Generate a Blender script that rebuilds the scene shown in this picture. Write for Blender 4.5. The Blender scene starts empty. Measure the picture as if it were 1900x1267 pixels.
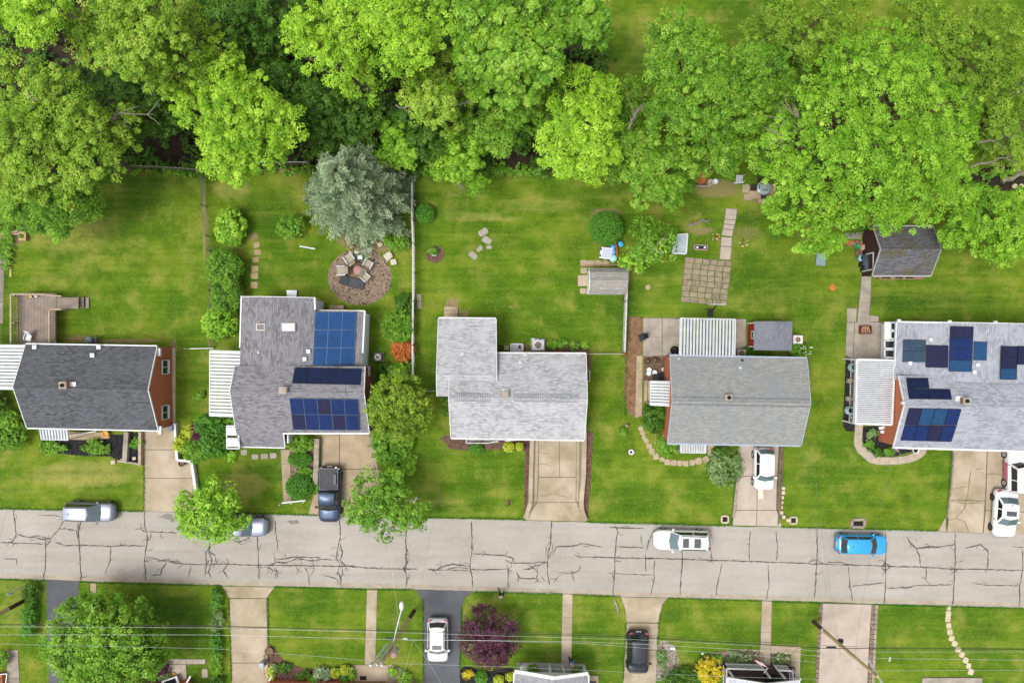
import bpy, math, random
import numpy as np
from mathutils import Vector, Matrix
R = math.radians
S = bpy.context.scene
COL = S.collection
rnd = random.Random(7)
# ------------------------------------------------------------------ camera, sky, sun, exposure
H = 63.333                      # drone height in metres
FPX = 1900 * 24 / 36
cam_d = bpy.data.cameras.new('camera'); cam = bpy.data.objects.new('camera', cam_d); COL.objects.link(cam)
cam.location = (0, 0, H); cam.rotation_euler = (0, 0, 0)
cam_d.lens = 24; cam_d.sensor_width = 36; cam_d.sensor_fit = 'HORIZONTAL'; cam_d.clip_end = 2000; cam_d.clip_start = .5
S.camera = cam
SUN_EL, SUN_AZ = R(66), R(240)       # azimuth clockwise from +Y (top of the picture)
wd = bpy.data.worlds.new('World'); S.world = wd; wd.use_nodes = True
wn = wd.node_tree.nodes; wl = wd.node_tree.links
bg = wn['Background']; sky = wn.new('ShaderNodeTexSky'); sky.sky_type = 'NISHITA'; sky.sun_disc = False
sky.sun_elevation = SUN_EL; sky.sun_rotation = SUN_AZ; sky.dust_density = 4; sky.air_density = 1.2
hs = wn.new('ShaderNodeHueSaturation'); hs.inputs['Saturation'].default_value = .14
wl.new(sky.outputs[0], hs.inputs['Color']); wl.new(hs.outputs[0], bg.inputs[0]); bg.inputs[1].default_value = .145
sd = bpy.data.lights.new('sun', 'SUN'); sun = bpy.data.objects.new('sun', sd); COL.objects.link(sun)
sd.energy = 1.1; sd.angle = R(18); sd.color = (1, .965, .91)
dv = Vector((math.sin(SUN_AZ) * math.cos(SUN_EL), math.cos(SUN_AZ) * math.cos(SUN_EL), math.sin(SUN_EL)))
sun.rotation_euler = dv.to_track_quat('Z', 'Y').to_euler(); sun.location = dv * 80
vs = S.view_settings; vs.view_transform = 'Standard'; vs.look = 'None'; vs.gamma = 1; vs.exposure = 1.0
S.render.engine = 'CYCLES'
S.cycles.max_bounces = 6; S.cycles.diffuse_bounces = 3; S.cycles.transmission_bounces = 4; S.cycles.transparent_max_bounces = 4

# ------------------------------------------------------------------ helpers
def W(px, py, z=0.0):
    """point at height z that stands where the drone photo shows it"""
    k = (H - z) / FPX
    return Vector(((px - 950) * k, (633.5 - py) * k, z))
def M(r_px, z=0.0): return r_px * (H - z) / FPX
def hitplane(px, py, p0, n, off=0.0):
    d = Vector(((px - 950) / FPX, (633.5 - py) / FPX, -1)); o = Vector((0, 0, H))
    q = p0 + n * off
    return o + d * ((q - o).dot(n) / d.dot(n))

def lin(c):
    if isinstance(c, str):
        c = [int(c[i:i + 2], 16) / 255 for i in (0, 2, 4)]
        c = [x / 12.92 if x < .04045 else ((x + .055) / 1.055) ** 2.4 for x in c]
    return (c[0], c[1], c[2], 1)
MATS = {}
def nt_new(name):
    m = bpy.data.materials.new(name); m.use_nodes = True
    n = m.node_tree.nodes; l = m.node_tree.links
    b = n['Principled BSDF']
    MATS[name] = m
    return m, n, l, b
def noise(n, l, vec, scale, detail=3, rough=.6):
    t = n.new('ShaderNodeTexNoise'); t.inputs['Scale'].default_value = scale; t.inputs['Detail'].default_value = detail
    t.inputs['Roughness'].default_value = rough
    if vec is not None: l.new(vec, t.inputs['Vector'])
    return t.outputs['Fac']
def ramp(n, l, fac, stops, interp='LINEAR'):
    r = n.new('ShaderNodeValToRGB'); r.color_ramp.interpolation = interp
    e = r.color_ramp.elements
    while len(e) < len(stops): e.new(.5)
    for i, (p, c) in enumerate(stops):
        e[i].position = p; e[i].color = lin(c) if not isinstance(c, (int, float)) else (c, c, c, 1)
    l.new(fac, r.inputs[0]); return r.outputs[0]
def mix(n, l, fac, a, b, mode='MIX'):
    x = n.new('ShaderNodeMix'); x.data_type = 'RGBA'; x.blend_type = mode
    for sock, v in ((x.inputs[0], fac), (x.inputs[6], a), (x.inputs[7], b)):
        if hasattr(v, 'links'): l.new(v, sock)
        elif isinstance(v, (int, float)): sock.default_value = v
        else: sock.default_value = lin(v)
    return x.outputs[2]
def bump(n, l, b, h, strength=.3, dist=.02):
    x = n.new('ShaderNodeBump'); x.inputs['Strength'].default_value = strength; x.inputs['Distance'].default_value = dist
    l.new(h, x.inputs['Height']); l.new(x.outputs[0], b.inputs['Normal'])
def mat(name, c1, c2=None, scale=3.0, rough=.8, metal=0.0, fine=.25, fscale=30, bmp=.2, spec=.3, lo=.35, hi=.65):
    """surface with two tones spread by noise, and a fine grain"""
    if name in MATS: return MATS[name]
    m, n, l, b = nt_new(name)
    tc = n.new('ShaderNodeTexCoord').outputs['Object']
    if c2 is None: c2 = c1
    f = noise(n, l, tc, scale, 4)
    c = ramp(n, l, f, [(lo, c1), (hi, c2)])
    g = noise(n, l, tc, fscale, 2)
    gg = ramp(n, l, g, [(.3, 1 - fine), (.7, 1.0)])
    c = mix(n, l, 1.0, c, gg, 'MULTIPLY')
    l.new(c, b.inputs['Base Color']); b.inputs['Roughness'].default_value = rough; b.inputs['Metallic'].default_value = metal
    b.inputs['Specular IOR Level'].default_value = spec
    if bmp: bump(n, l, b, g, bmp)
    return m
def paint(name, c, rough=.25, metal=0.0, coat=.6):
    if name in MATS: return MATS[name]
    m, n, l, b = nt_new(name)
    tc = n.new('ShaderNodeTexCoord').outputs['Object']
    f = noise(n, l, tc, 1.3, 3)
    cc = ramp(n, l, f, [(.3, [x * .93 for x in lin(c)[:3]]), (.7, lin(c)[:3])])
    l.new(cc, b.inputs['Base Color']); b.inputs['Roughness'].default_value = rough; b.inputs['Metallic'].default_value = metal
    b.inputs['Coat Weight'].default_value = coat; b.inputs['Coat Roughness'].default_value = .08
    return m
def uvnode(n): return n.new('ShaderNodeUVMap').outputs[0]
def bricks(name, ca, cb, mortar, bw, bh, ms=.01, dirt=None, dirtscale=.6, rough=.9, vary=.35, bias=0.0, streak=None):
    """courses of bricks / shingles / siding in metres on the UV map"""
    m, n, l, b = nt_new(name)
    uv = uvnode(n)
    t = n.new('ShaderNodeTexBrick'); l.new(uv, t.inputs['Vector'])
    t.inputs['Color1'].default_value = lin(ca); t.inputs['Color2'].default_value = lin(cb); t.inputs['Mortar'].default_value = lin(mortar)
    t.inputs['Scale'].default_value = 1; t.inputs['Mortar Size'].default_value = ms; t.inputs['Mortar Smooth'].default_value = .2
    t.inputs['Bias'].default_value = bias; t.inputs['Brick Width'].default_value = bw; t.inputs['Row Height'].default_value = bh
    t.offset = .5; t.squash = 1
    g = noise(n, l, uv, 14, 2); c = mix(n, l, 1.0, t.outputs[0], ramp(n, l, g, [(.3, 1 - vary), (.7, 1.0)]), 'MULTIPLY')
    if dirt:
        d = noise(n, l, uv, dirtscale, 4); c = mix(n, l, ramp(n, l, d, [(.45, 0.0), (.68, .75)]), c, dirt)
    l.new(c, b.inputs['Base Color']); b.inputs['Roughness'].default_value = rough; b.inputs['Specular IOR Level'].default_value = .2
    bump(n, l, b, t.outputs['Fac'], -.3, .02) if ms else None
    return m

class MB:
    def __init__(s): s.v = []; s.f = []
    def add(s, vs, fs):
        o = len(s.v); s.v += [tuple(p) for p in vs]; s.f += [tuple(i + o for i in f) for f in fs]; return s
    def prism(s, poly, z0, z1):
        """poly: list of (x,y[,z]) counter-clockwise or not; walls + caps"""
        n = len(poly); a = sum(poly[i][0] * poly[(i + 1) % n][1] - poly[(i + 1) % n][0] * poly[i][1] for i in range(n))
        if a < 0: poly = poly[::-1]
        vs = [(p[0], p[1], z0) for p in poly] + [(p[0], p[1], z1) for p in poly]
        fs = [tuple(range(n, 2 * n)), tuple(range(n - 1, -1, -1))] + [(i, (i + 1) % n, n + (i + 1) % n, n + i) for i in range(n)]
        return s.add(vs, fs)
    def flat(s, poly, z):
        n = len(poly); a = sum(poly[i][0] * poly[(i + 1) % n][1] - poly[(i + 1) % n][0] * poly[i][1] for i in range(n))
        if a < 0: poly = poly[::-1]
        return s.add([(p[0], p[1], z) for p in poly], [tuple(range(n))])
    def hexa(s, p):
        """p: 8 points, 4 bottom (ccw) + 4 top"""
        return s.add(p, [(3, 2, 1, 0), (4, 5, 6, 7), (0, 1, 5, 4), (1, 2, 6, 5), (2, 3, 7, 6), (3, 0, 4, 7)])
    def box(s, c, d, rz=0.0, bev=0):
        x, y, z = d[0] / 2, d[1] / 2, d[2] / 2; cr, sr = math.cos(rz), math.sin(rz)
        P = []
        for zz in (-z, z):
            for xx, yy in ((-x, -y), (x, -y), (x, y), (-x, y)):
                P.append((c[0] + xx * cr - yy * sr, c[1] + xx * sr + yy * cr, c[2] + zz))
        return s.hexa(P)
    def bar(s, a, b, w, h, up=Vector((0, 0, 1))):
        a = Vector(a); b = Vector(b); d = (b - a).normalized()
        if abs(d.dot(up)) > .98: up = Vector((0, 1, 0))
        t = d.cross(up).normalized(); u = t.cross(d).normalized()
        P = []
        for q in (a, b):
            for i, j in ((-1, -1), (1, -1), (1, 1), (-1, 1)): P.append(q + t * (i * w / 2) + u * (j * h / 2))
        return s.add(P, [(0, 1, 2, 3), (7, 6, 5, 4), (1, 0, 4, 5), (2, 1, 5, 6), (3, 2, 6, 7), (0, 3, 7, 4)])
    def tube(s, pts, r, n=6):
        pts = [Vector(p) for p in pts]; rs = r if isinstance(r, (list, tuple)) else [r] * len(pts)
        o = len(s.v); 
        for i, p in enumerate(pts):
            d = (pts[min(i + 1, len(pts) - 1)] - pts[max(i - 1, 0)])
            d = d.normalized() if d.length > 1e-9 else Vector((0, 0, 1))
            t = d.cross(Vector((0, 0, 1)) if abs(d.z) < .9 else Vector((1, 0, 0))).normalized(); u = t.cross(d)
            for k in range(n):
                a = 2 * math.pi * k / n; s.v.append(tuple(p + (t * math.cos(a) + u * math.sin(a)) * rs[i]))
        for i in range(len(pts) - 1):
            for k in range(n):
                s.f.append((o + i * n + k, o + i * n + (k + 1) % n, o + (i + 1) * n + (k + 1) % n, o + (i + 1) * n + k))
        s.f.append(tuple(o + k for k in range(n))[::-1]); e = o + (len(pts) - 1) * n; s.f.append(tuple(e + k for k in range(n)))
        return s
    def lathe(s, c, prof, n=16, sx=1, sy=1):
        """prof: list of (r,z)"""
        o = len(s.v)
        for r, z in prof:
            for k in range(n):
                a = 2 * math.pi * k / n; s.v.append((c[0] + r * sx * math.cos(a), c[1] + r * sy * math.sin(a), c[2] + z))
        for i in range(len(prof) - 1):
            for k in range(n): s.f.append((o + i * n + k, o + i * n + (k + 1) % n, o + (i + 1) * n + (k + 1) % n, o + (i + 1) * n + k))
        s.f.append(tuple(o + k for k in range(n))[::-1]); e = o + (len(prof) - 1) * n; s.f.append(tuple(e + k for k in range(n)))
        return s
    def ball(s, c, rx, ry, rz, n=10, m=6):
        return s.lathe(c, [(math.sin(math.pi * (i + .02) / (m + .04)) * 1, -rz * math.cos(math.pi * (i + .02) / (m + .04))) for i in range(m + 1)], n, rx, ry)
    def build(s, name, m, parent=None, smooth=False):
        me = bpy.data.meshes.new(name); me.from_pydata(s.v, [], s.f)
        if isinstance(m, (list, tuple)):
            for q in m: me.materials.append(q)
        else: me.materials.append(m)
        uv = me.uv_layers.new(name='UVMap')
        nf = len(me.polygons)
        if nf:
            co = np.empty(len(me.vertices) * 3, 'f'); me.vertices.foreach_get('co', co); co = co.reshape(-1, 3)
            nr = np.empty(nf * 3, 'f'); me.polygons.foreach_get('normal', nr); nr = nr.reshape(-1, 3)
            tot = np.empty(nf, 'i'); me.polygons.foreach_get('loop_total', tot)
            lv = np.empty(len(me.loops), 'i'); me.loops.foreach_get('vertex_index', lv)
            t = np.stack([-nr[:, 1], nr[:, 0], np.zeros(nf)], 1); ln = np.linalg.norm(t, axis=1)
            fl = ln < .02; t[fl] = (1, 0, 0); ln[fl] = 1; t /= ln[:, None]
            bb = np.cross(nr, t); fi = np.repeat(np.arange(nf), tot)
            p = co[lv]; U = np.stack([(p * t[fi]).sum(1), (p * bb[fi]).sum(1)], 1).astype('f')
            uv.data.foreach_set('uv', U.ravel())
        if smooth: me.polygons.foreach_set('use_smooth', [True] * nf)
        o = bpy.data.objects.new(name, me); COL.objects.link(o)
        if parent is not None: attach(o, parent)
        return o
def attach(o, parent):
    o.parent = parent       # meshes are built in world coordinates; only the empties are moved
    o.matrix_parent_inverse = Matrix.Translation(-parent.location) if parent.type == 'EMPTY' else Matrix.Identity(4)
def tag(o, label, cat=None, group=None, kind=None):
    if label: o['label'] = label
    if cat: o['category'] = cat
    if group: o['group'] = group
    if kind: o['kind'] = kind
    return o
def thing(name, label, cat, loc=(0, 0, 0), group=None, kind=None):
    o = bpy.data.objects.new(name, None); o.location = loc; o.empty_display_size = .2; COL.objects.link(o)
    return tag(o, label, cat, group, kind)
def solo(mb, name, m, label, cat, group=None, kind=None, smooth=False):
    return tag(mb.build(name, m, None, smooth), label, cat, group, kind)
def smoothpoly(pts, k=4, closed=True):
    out = []; n = len(pts)
    for i in range(n if closed else n - 1):
        p0, p1, p2, p3 = [pts[j % n] if closed else pts[max(0, min(n - 1, j))] for j in (i - 1, i, i + 1, i + 2)]
        for q in range(k):
            t = q / k
            out.append(tuple(.5 * (2 * p1[c] + (p2[c] - p0[c]) * t + (2 * p0[c] - 5 * p1[c] + 4 * p2[c] - p3[c]) * t * t + (3 * p1[c] - p0[c] - 3 * p2[c] + p3[c]) * t ** 3) for c in (0, 1)))
    if not closed: out.append(tuple(pts[-1][:2]))
    return out
def PX(pts, z=0.0): return [W(x, y, z) for x, y in pts]
def lerp(a, b, t): return a + (b - a) * t
# ------------------------------------------------------------------ materials
white_metal = mat('white_metal', 'b2b4b7', 'a2a5a8', 1.5, .45, 0, .08, 20, 0)
white_trim = mat('white_trim', 'bcbcbb', 'b0b0af', 2, .5, 0, .06, 20, 0)
conc = mat('concrete', '83765f', 'a09380', .45, .9, 0, .14, 60, .12)
conc_old = mat('concrete_old', '897a64', 'a08f76', .7, .9, 0, .22, 40, .2)
conc_grey = mat('concrete_grey', '7d756b', '968d80', .9, .9, 0, .22, 40, .2)
conc_pink = mat('concrete_pale', '938779', 'a2968a', .8, .9, 0, .15, 50, .15)
stone = mat('stone', '7d7366', '9b8f7d', 1.5, .9, 0, .3, 25, .35)
stone_pale = mat('stone_pale', 'a4987f', 'b5a990', 2, .9, 0, .25, 25, .3)
asphalt = mat('asphalt_dark', '45464b', '54555a', .35, .85, 0, .22, 70, .25)
mulch_brown = mat('mulch_brown', '4f372e', '70544a', 2.5, 1, 0, .5, 22, .7)
mulch_black = mat('mulch_black', '17161a', '2a2829', 3, 1, 0, .5, 22, .7)
mulch_chip = mat('mulch_chip', '6b5a4c', '8c7b6c', 4, 1, 0, .5, 16, .7)
soil = mat('soil', '54432f', '786449', 2, 1, 0, .4, 20, .5)
brick_edge = mat('brick_edge', '5a463c', '8a776b', 6, .95, 0, .3, 30, .4)
tar = mat('tar', '3b3733', '4a453f', 2, .9, 0, .2, 40, 0)
wood_deck = mat('wood_deck', '766a61', '86796e', 1.2, .85, 0, .2, 30, .2)
wood_rail = mat('wood_rail', '8a7a68', '9a8a77', 2, .85, 0, .2, 30, .2)
wood_brown = mat('wood_brown', '6b5238', '8b7150', 3, .85, 0, .25, 30, .3)
dark_metal = mat('dark_metal', '1c1d20', '26272a', 2, .45, .3, .1, 20, 0)
grey_metal = mat('grey_metal', '85898c', '9a9ea0', 2, .4, .6, .1, 20, 0)
black_plastic = mat('black_plastic', '15161a', '212327', 2, .4, 0, .1, 20, 0)
pale_plastic = mat('pale_plastic', 'c3c6cc', 'b4b8c0', 3, .5, 0, .1, 20, 0)
rubber = mat('rubber', '131313', '1e1e1e', 3, .9, 0, .2, 20, 0)
terracotta = mat('terracotta', 'a3582f', 'b56a3d', 3, .85, 0, .2, 20, .1)
blue_plastic = mat('blue_plastic', '2f86b4', '3e9cc6', 3, .4, 0, .1, 20, 0)
teal_plastic = mat('teal_plastic', '8cc5bd', 'a0d4cc', 3, .4, 0, .1, 20, 0)
red_paint = mat('red_paint', '7d2a22', '8d352b', 2, .7, 0, .15, 20, .1)

def lawn_material():
    m, n, l, b = nt_new('lawn')
    tc = n.new('ShaderNodeTexCoord').outputs['Object']
    at = n.new('ShaderNodeAttribute'); at.attribute_name = 'ground'; sp = n.new('ShaderNodeSeparateColor'); l.new(at.outputs['Color'], sp.inputs[0])
    big = noise(n, l, tc, .11, 5, .62); mid = noise(n, l, tc, .8, 5, .65); fin = noise(n, l, tc, 5.5, 4, .7); ff = noise(n, l, tc, 24, 3, .7)
    c = ramp(n, l, big, [(.34, '436613'), (.5, '597818'), (.66, '758722')])
    c = mix(n, l, ramp(n, l, mid, [(.45, 0.0), (.7, .6)]), c, '3f6612')
    m2 = noise(n, l, tc, .42, 4, .6); c = mix(n, l, ramp(n, l, m2, [(.5, 0.0), (.7, .8)]), c, '8f9140'); c = mix(n, l, ramp(n, l, m2, [(.28, .75), (.46, 0.0)]), c, '34560f')
    dry = n.new('ShaderNodeMath'); dry.operation = 'MULTIPLY_ADD'; l.new(mid, dry.inputs[0]); dry.inputs[1].default_value = -.9; l.new(sp.outputs[1], dry.inputs[2])
    c = mix(n, l, ramp(n, l, dry.outputs[0], [(0.0, 0.0), (.5, .8)]), c, 'a09a54')
    lush = n.new('ShaderNodeMath'); lush.operation = 'MULTIPLY'; l.new(mid, lush.inputs[0]); l.new(sp.outputs[2], lush.inputs[1])
    c = mix(n, l, ramp(n, l, lush.outputs[0], [(.1, 0.0), (.55, .9)]), c, '2c5312')
    # mowing lines and single pale / dark tufts
    wv = n.new('ShaderNodeTexWave'); wv.bands_direction = 'Y'; wv.inputs['Scale'].default_value = .62; wv.inputs['Distortion'].default_value = 3.5; wv.inputs['Detail'].default_value = 3
    l.new(tc, wv.inputs[0]); mp = n.new('ShaderNodeMapping'); mp.inputs['Scale'].default_value = (.09, .95, 1); mp.inputs['Rotation'].default_value = (0, 0, .02); l.new(tc, mp.inputs[0]); sk = noise(n, l, mp.outputs[0], 1.0, 4, .6)
    c = mix(n, l, ramp(n, l, sk, [(.3, .38), (.5, 0.0)]), c, '39560f'); c = mix(n, l, ramp(n, l, sk, [(.5, 0.0), (.72, .35)]), c, '8f953a'); c = mix(n, l, .03, c, ramp(n, l, wv.outputs[1], [(.2, '33500e'), (.8, '88992c')]))
    c = mix(n, l, ramp(n, l, fin, [(.52, 0.0), (.78, .5)]), c, '98a544')
    c = mix(n, l, ramp(n, l, fin, [(.22, .5), (.45, 0.0)]), c, '2f4e0d')
    c = mix(n, l, 1.0, c, ramp(n, l, ff, [(.3, .55), (.68, 1.0)]), 'MULTIPLY')
    v = n.new('ShaderNodeTexVoronoi'); v.inputs['Scale'].default_value = .9; l.new(tc, v.inputs['Vector'])
    c = mix(n, l, ramp(n, l, v.outputs['Distance'], [(.035, .45), (.055, 0.0)]), c, 'a8a56a')
    so = n.new('ShaderNodeMath'); so.operation = 'MULTIPLY_ADD'; l.new(fin, so.inputs[0]); so.inputs[1].default_value = -1.0; l.new(sp.outputs[0], so.inputs[2])
    c = mix(n, l, ramp(n, l, so.outputs[0], [(-.05, 0.0), (.25, .95)]), c, mix(n, l, mid, '6b5840', '94835f'))
    l.new(c, b.inputs['Base Color']); b.inputs['Roughness'].default_value = .95; b.inputs['Specular IOR Level'].default_value = .1
    ad = n.new('ShaderNodeMath'); l.new(fin, ad.inputs[0]); l.new(ff, ad.inputs[1]); bump(n, l, b, ad.outputs[0], .8, .09)
    return m
def road_material():
    m, n, l, b = nt_new('road')
    tc = n.new('ShaderNodeTexCoord').outputs['Object']
    mp = n.new('ShaderNodeMapping'); mp.inputs['Scale'].default_value = (.12, 1.1, 1); l.new(tc, mp.inputs[0])
    st = noise(n, l, mp.outputs[0], 1.2, 5, .6); big = noise(n, l, tc, .16, 4); g = noise(n, l, tc, 45, 3, .7); mid = noise(n, l, tc, 2.2, 4)
    c = ramp(n, l, big, [(.35, '8e8981'), (.65, '9a958d')])
    c = mix(n, l, ramp(n, l, st, [(.4, 0.0), (.75, .5)]), c, '7f7a71')
    c = mix(n, l, ramp(n, l, mid, [(.5, 0.0), (.8, .5)]), c, 'a29c91')
    c = mix(n, l, 1.0, c, ramp(n, l, g, [(.3, .78), (.7, 1.0)]), 'MULTIPLY')
    l.new(c, b.inputs['Base Color']); b.inputs['Roughness'].default_value = .9; b.inputs['Specular IOR Level'].default_value = .2; bump(n, l, b, g, .15)
    return m
lawn = lawn_material(); road_m = road_material()
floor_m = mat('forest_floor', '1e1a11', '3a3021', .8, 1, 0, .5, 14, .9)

# ------------------------------------------------------------------ ground sheet
SPOTS = [  # px, py, rx, ry, kind (0 soil, 1 dry, 2 lush), amount
 (130,430,110,60,1,.7),(200,470,120,50,1,.5),(300,400,60,40,1,.5),(250,340,90,22,2,.9),(120,520,90,30,1,.5),(150,630,45,10,0,.8),(240,633,75,8,0,.9),(322,650,9,30,0,.8),(60,655,20,60,0,.5),
 (430,350,50,25,1,.8),(500,390,60,40,2,.7),(690,450,60,25,0,.9),(560,490,40,25,1,.4),(470,440,14,12,0,.8),(540,315,40,16,0,.7),(660,445,45,18,0,.8),(455,490,12,40,0,.5),
 (840,570,16,20,0,1.1),(862,585,10,12,0,.9),(950,568,7,6,0,.8),(880,565,8,6,0,.7),(905,535,5,4,0,.6),(990,535,5,4,0,.6),(900,405,90,10,1,.8),(1000,380,4,40,0,.5),(1030,370,4,40,0,.6),(1000,380,120,20,1,.6),(1075,405,26,36,0,.42),(1125,395,40,14,0,.7),(840,380,60,40,1,.5),(930,510,100,40,1,.35),(1060,570,70,40,1,.4),(810,620,16,60,2,.5),(800,700,14,40,0,.4),
 (1310,385,45,30,0,.4),(1385,432,40,22,0,.6),(1300,428,38,10,0,.75),(1330,350,60,25,0,.7),(1290,415,28,30,1,.7),(1420,360,40,22,0,1.0),(1390,405,30,16,2,.9),(1290,390,40,12,2,.8),(1320,555,8,20,0,.8),(1160,560,40,60,2,.7),(1420,520,90,60,2,.5),(1510,560,60,60,1,.3),(1700,560,150,20,2,.8),
 (1540,700,40,80,1,.45),(1490,640,60,60,2,.4),(1160,720,18,60,2,.5),(1150,880,40,60,1,.4),(1250,920,80,40,1,.4),(1270,880,40,30,2,.4),(1180,930,70,30,2,.4),(1480,900,30,60,1,.35),(1620,920,90,40,2,.3),
 (150,880,120,30,1,.9),(60,890,50,40,1,.5),(240,930,40,14,0,.5),(450,900,60,30,1,.8),(850,905,60,25,1,.3),(820,930,50,14,1,.7),(780,870,20,40,2,.4),(600,980,10,10,1,.1),
 (1200,60,60,40,1,.6),(1180,90,30,30,0,.5),(1190,40,30,25,0,.45),(1240,30,20,20,0,.4),(1190,130,60,40,2,.7),
 (330,1130,90,30,2,.9),(260,1100,60,14,2,.7),(360,1180,50,40,2,.9),(30,1130,40,60,1,.6),(580,1160,80,50,1,.4),(545,1120,50,20,2,.6),(740,1110,30,14,0,.5),(735,1160,30,40,2,.7),(905,1115,50,14,1,.6),(975,1150,50,30,1,.5),(1000,1200,60,20,2,.6),(1110,1160,40,40,2,.4),(1130,1220,30,30,1,.4),(1310,1150,70,25,1,.5),(1250,1130,40,30,2,.5),(1300,1185,70,15,0,.4),(1250,1230,20,20,2,.4),(1480,1160,40,40,2,.5),(1700,1180,60,50,1,.3),(1840,1180,60,40,1,.4),
 (820,320,50,6,0,.8),(950,322,110,7,0,.6),(1060,325,40,8,0,.6),(380,420,7,90,0,.85),(400,600,9,60,0,.6),(1880,330,60,26,0,.9),(1790,360,40,14,0,.6),(20,440,30,20,0,.9),(28,480,12,40,0,.5)]
def ground():
    fx = np.concatenate([[-420, -250, -150, -90], np.arange(-56, 56.01, .45), [90, 150, 250, 420]])
    fy = np.concatenate([[-420, -250, -150, -80], np.arange(-40, 40.01, .45), [80, 150, 250, 420]])
    X, Y = np.meshgrid(fx, fy); nx, ny = len(fx), len(fy)
    A = np.zeros((ny, nx, 4), 'f'); A[..., 3] = 1
    px = X * 20 + 950; py = 633.5 - Y * 20
    for (cx, cy, rx, ry, k, a) in SPOTS:
        d = ((px - cx) / rx) ** 2 + ((py - cy) / ry) ** 2
        A[..., k] = np.maximum(A[..., k], a * np.clip(1.25 - d * .85, 0, 1))
    V = np.stack([X, Y, np.zeros_like(X)], -1).reshape(-1, 3)
    ix = np.arange(nx * ny).reshape(ny, nx)
    F = np.stack([ix[:-1, :-1], ix[:-1, 1:], ix[1:, 1:], ix[1:, :-1]], -1).reshape(-1, 4)
    me = bpy.data.meshes.new('ground'); me.from_pydata(V.tolist(), [], F.tolist()); me.materials.append(lawn)
    c = me.color_attributes.new('ground', 'FLOAT_COLOR', 'POINT'); c.data.foreach_set('color', A.reshape(-1))
    o = bpy.data.objects.new('ground', me); COL.objects.link(o)
    tag(o, 'mown green lawns and field grass around the houses', None, None, 'structure')
ground()
def sheet(name, pts, z, m, label, smooth=0, kind='structure', cat=None, thick=0):
    p = smoothpoly(pts, smooth) if smooth else pts
    mb = MB(); q = PX(p)
    mb.prism(q, -.05, z) if thick else mb.flat(q, z)
    return solo(mb, name, m, label, cat, None, kind)
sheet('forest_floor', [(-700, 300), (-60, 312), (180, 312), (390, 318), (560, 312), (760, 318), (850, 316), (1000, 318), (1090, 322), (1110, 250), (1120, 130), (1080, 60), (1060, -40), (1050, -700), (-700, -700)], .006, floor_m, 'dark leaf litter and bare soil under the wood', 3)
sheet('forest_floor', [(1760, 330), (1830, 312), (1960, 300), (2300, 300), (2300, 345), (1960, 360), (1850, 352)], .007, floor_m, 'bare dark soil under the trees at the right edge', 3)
RT = [(-900, 922), (0, 944), (270, 949), (590, 956), (840, 962), (1090, 969), (1360, 976), (1755, 985), (1900, 988), (2800, 1010)]
RB = [(-900, 1046), (0, 1073), (400, 1085), (780, 1093), (1160, 1106), (1520, 1116), (1900, 1127), (2800, 1152)]
def dense(L, w):
    out = []
    for (a, b) in zip(L, L[1:]):
        n = max(1, int(abs(b[0] - a[0]) / 14)) if -100 < b[0] and a[0] < 2000 else 1
        for i in range(n): t = i / n; out.append((a[0] + (b[0] - a[0]) * t, a[1] + (b[1] - a[1]) * t + rnd.uniform(-w, w)))
    return out + [L[-1]]
road = solo(MB().flat(PX(dense(RT, .9) + dense(RB, .9)[::-1]), .010), 'road', road_m, 'pale worn street with tar sealed cracks crossing the picture', None, None, 'structure')
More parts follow.
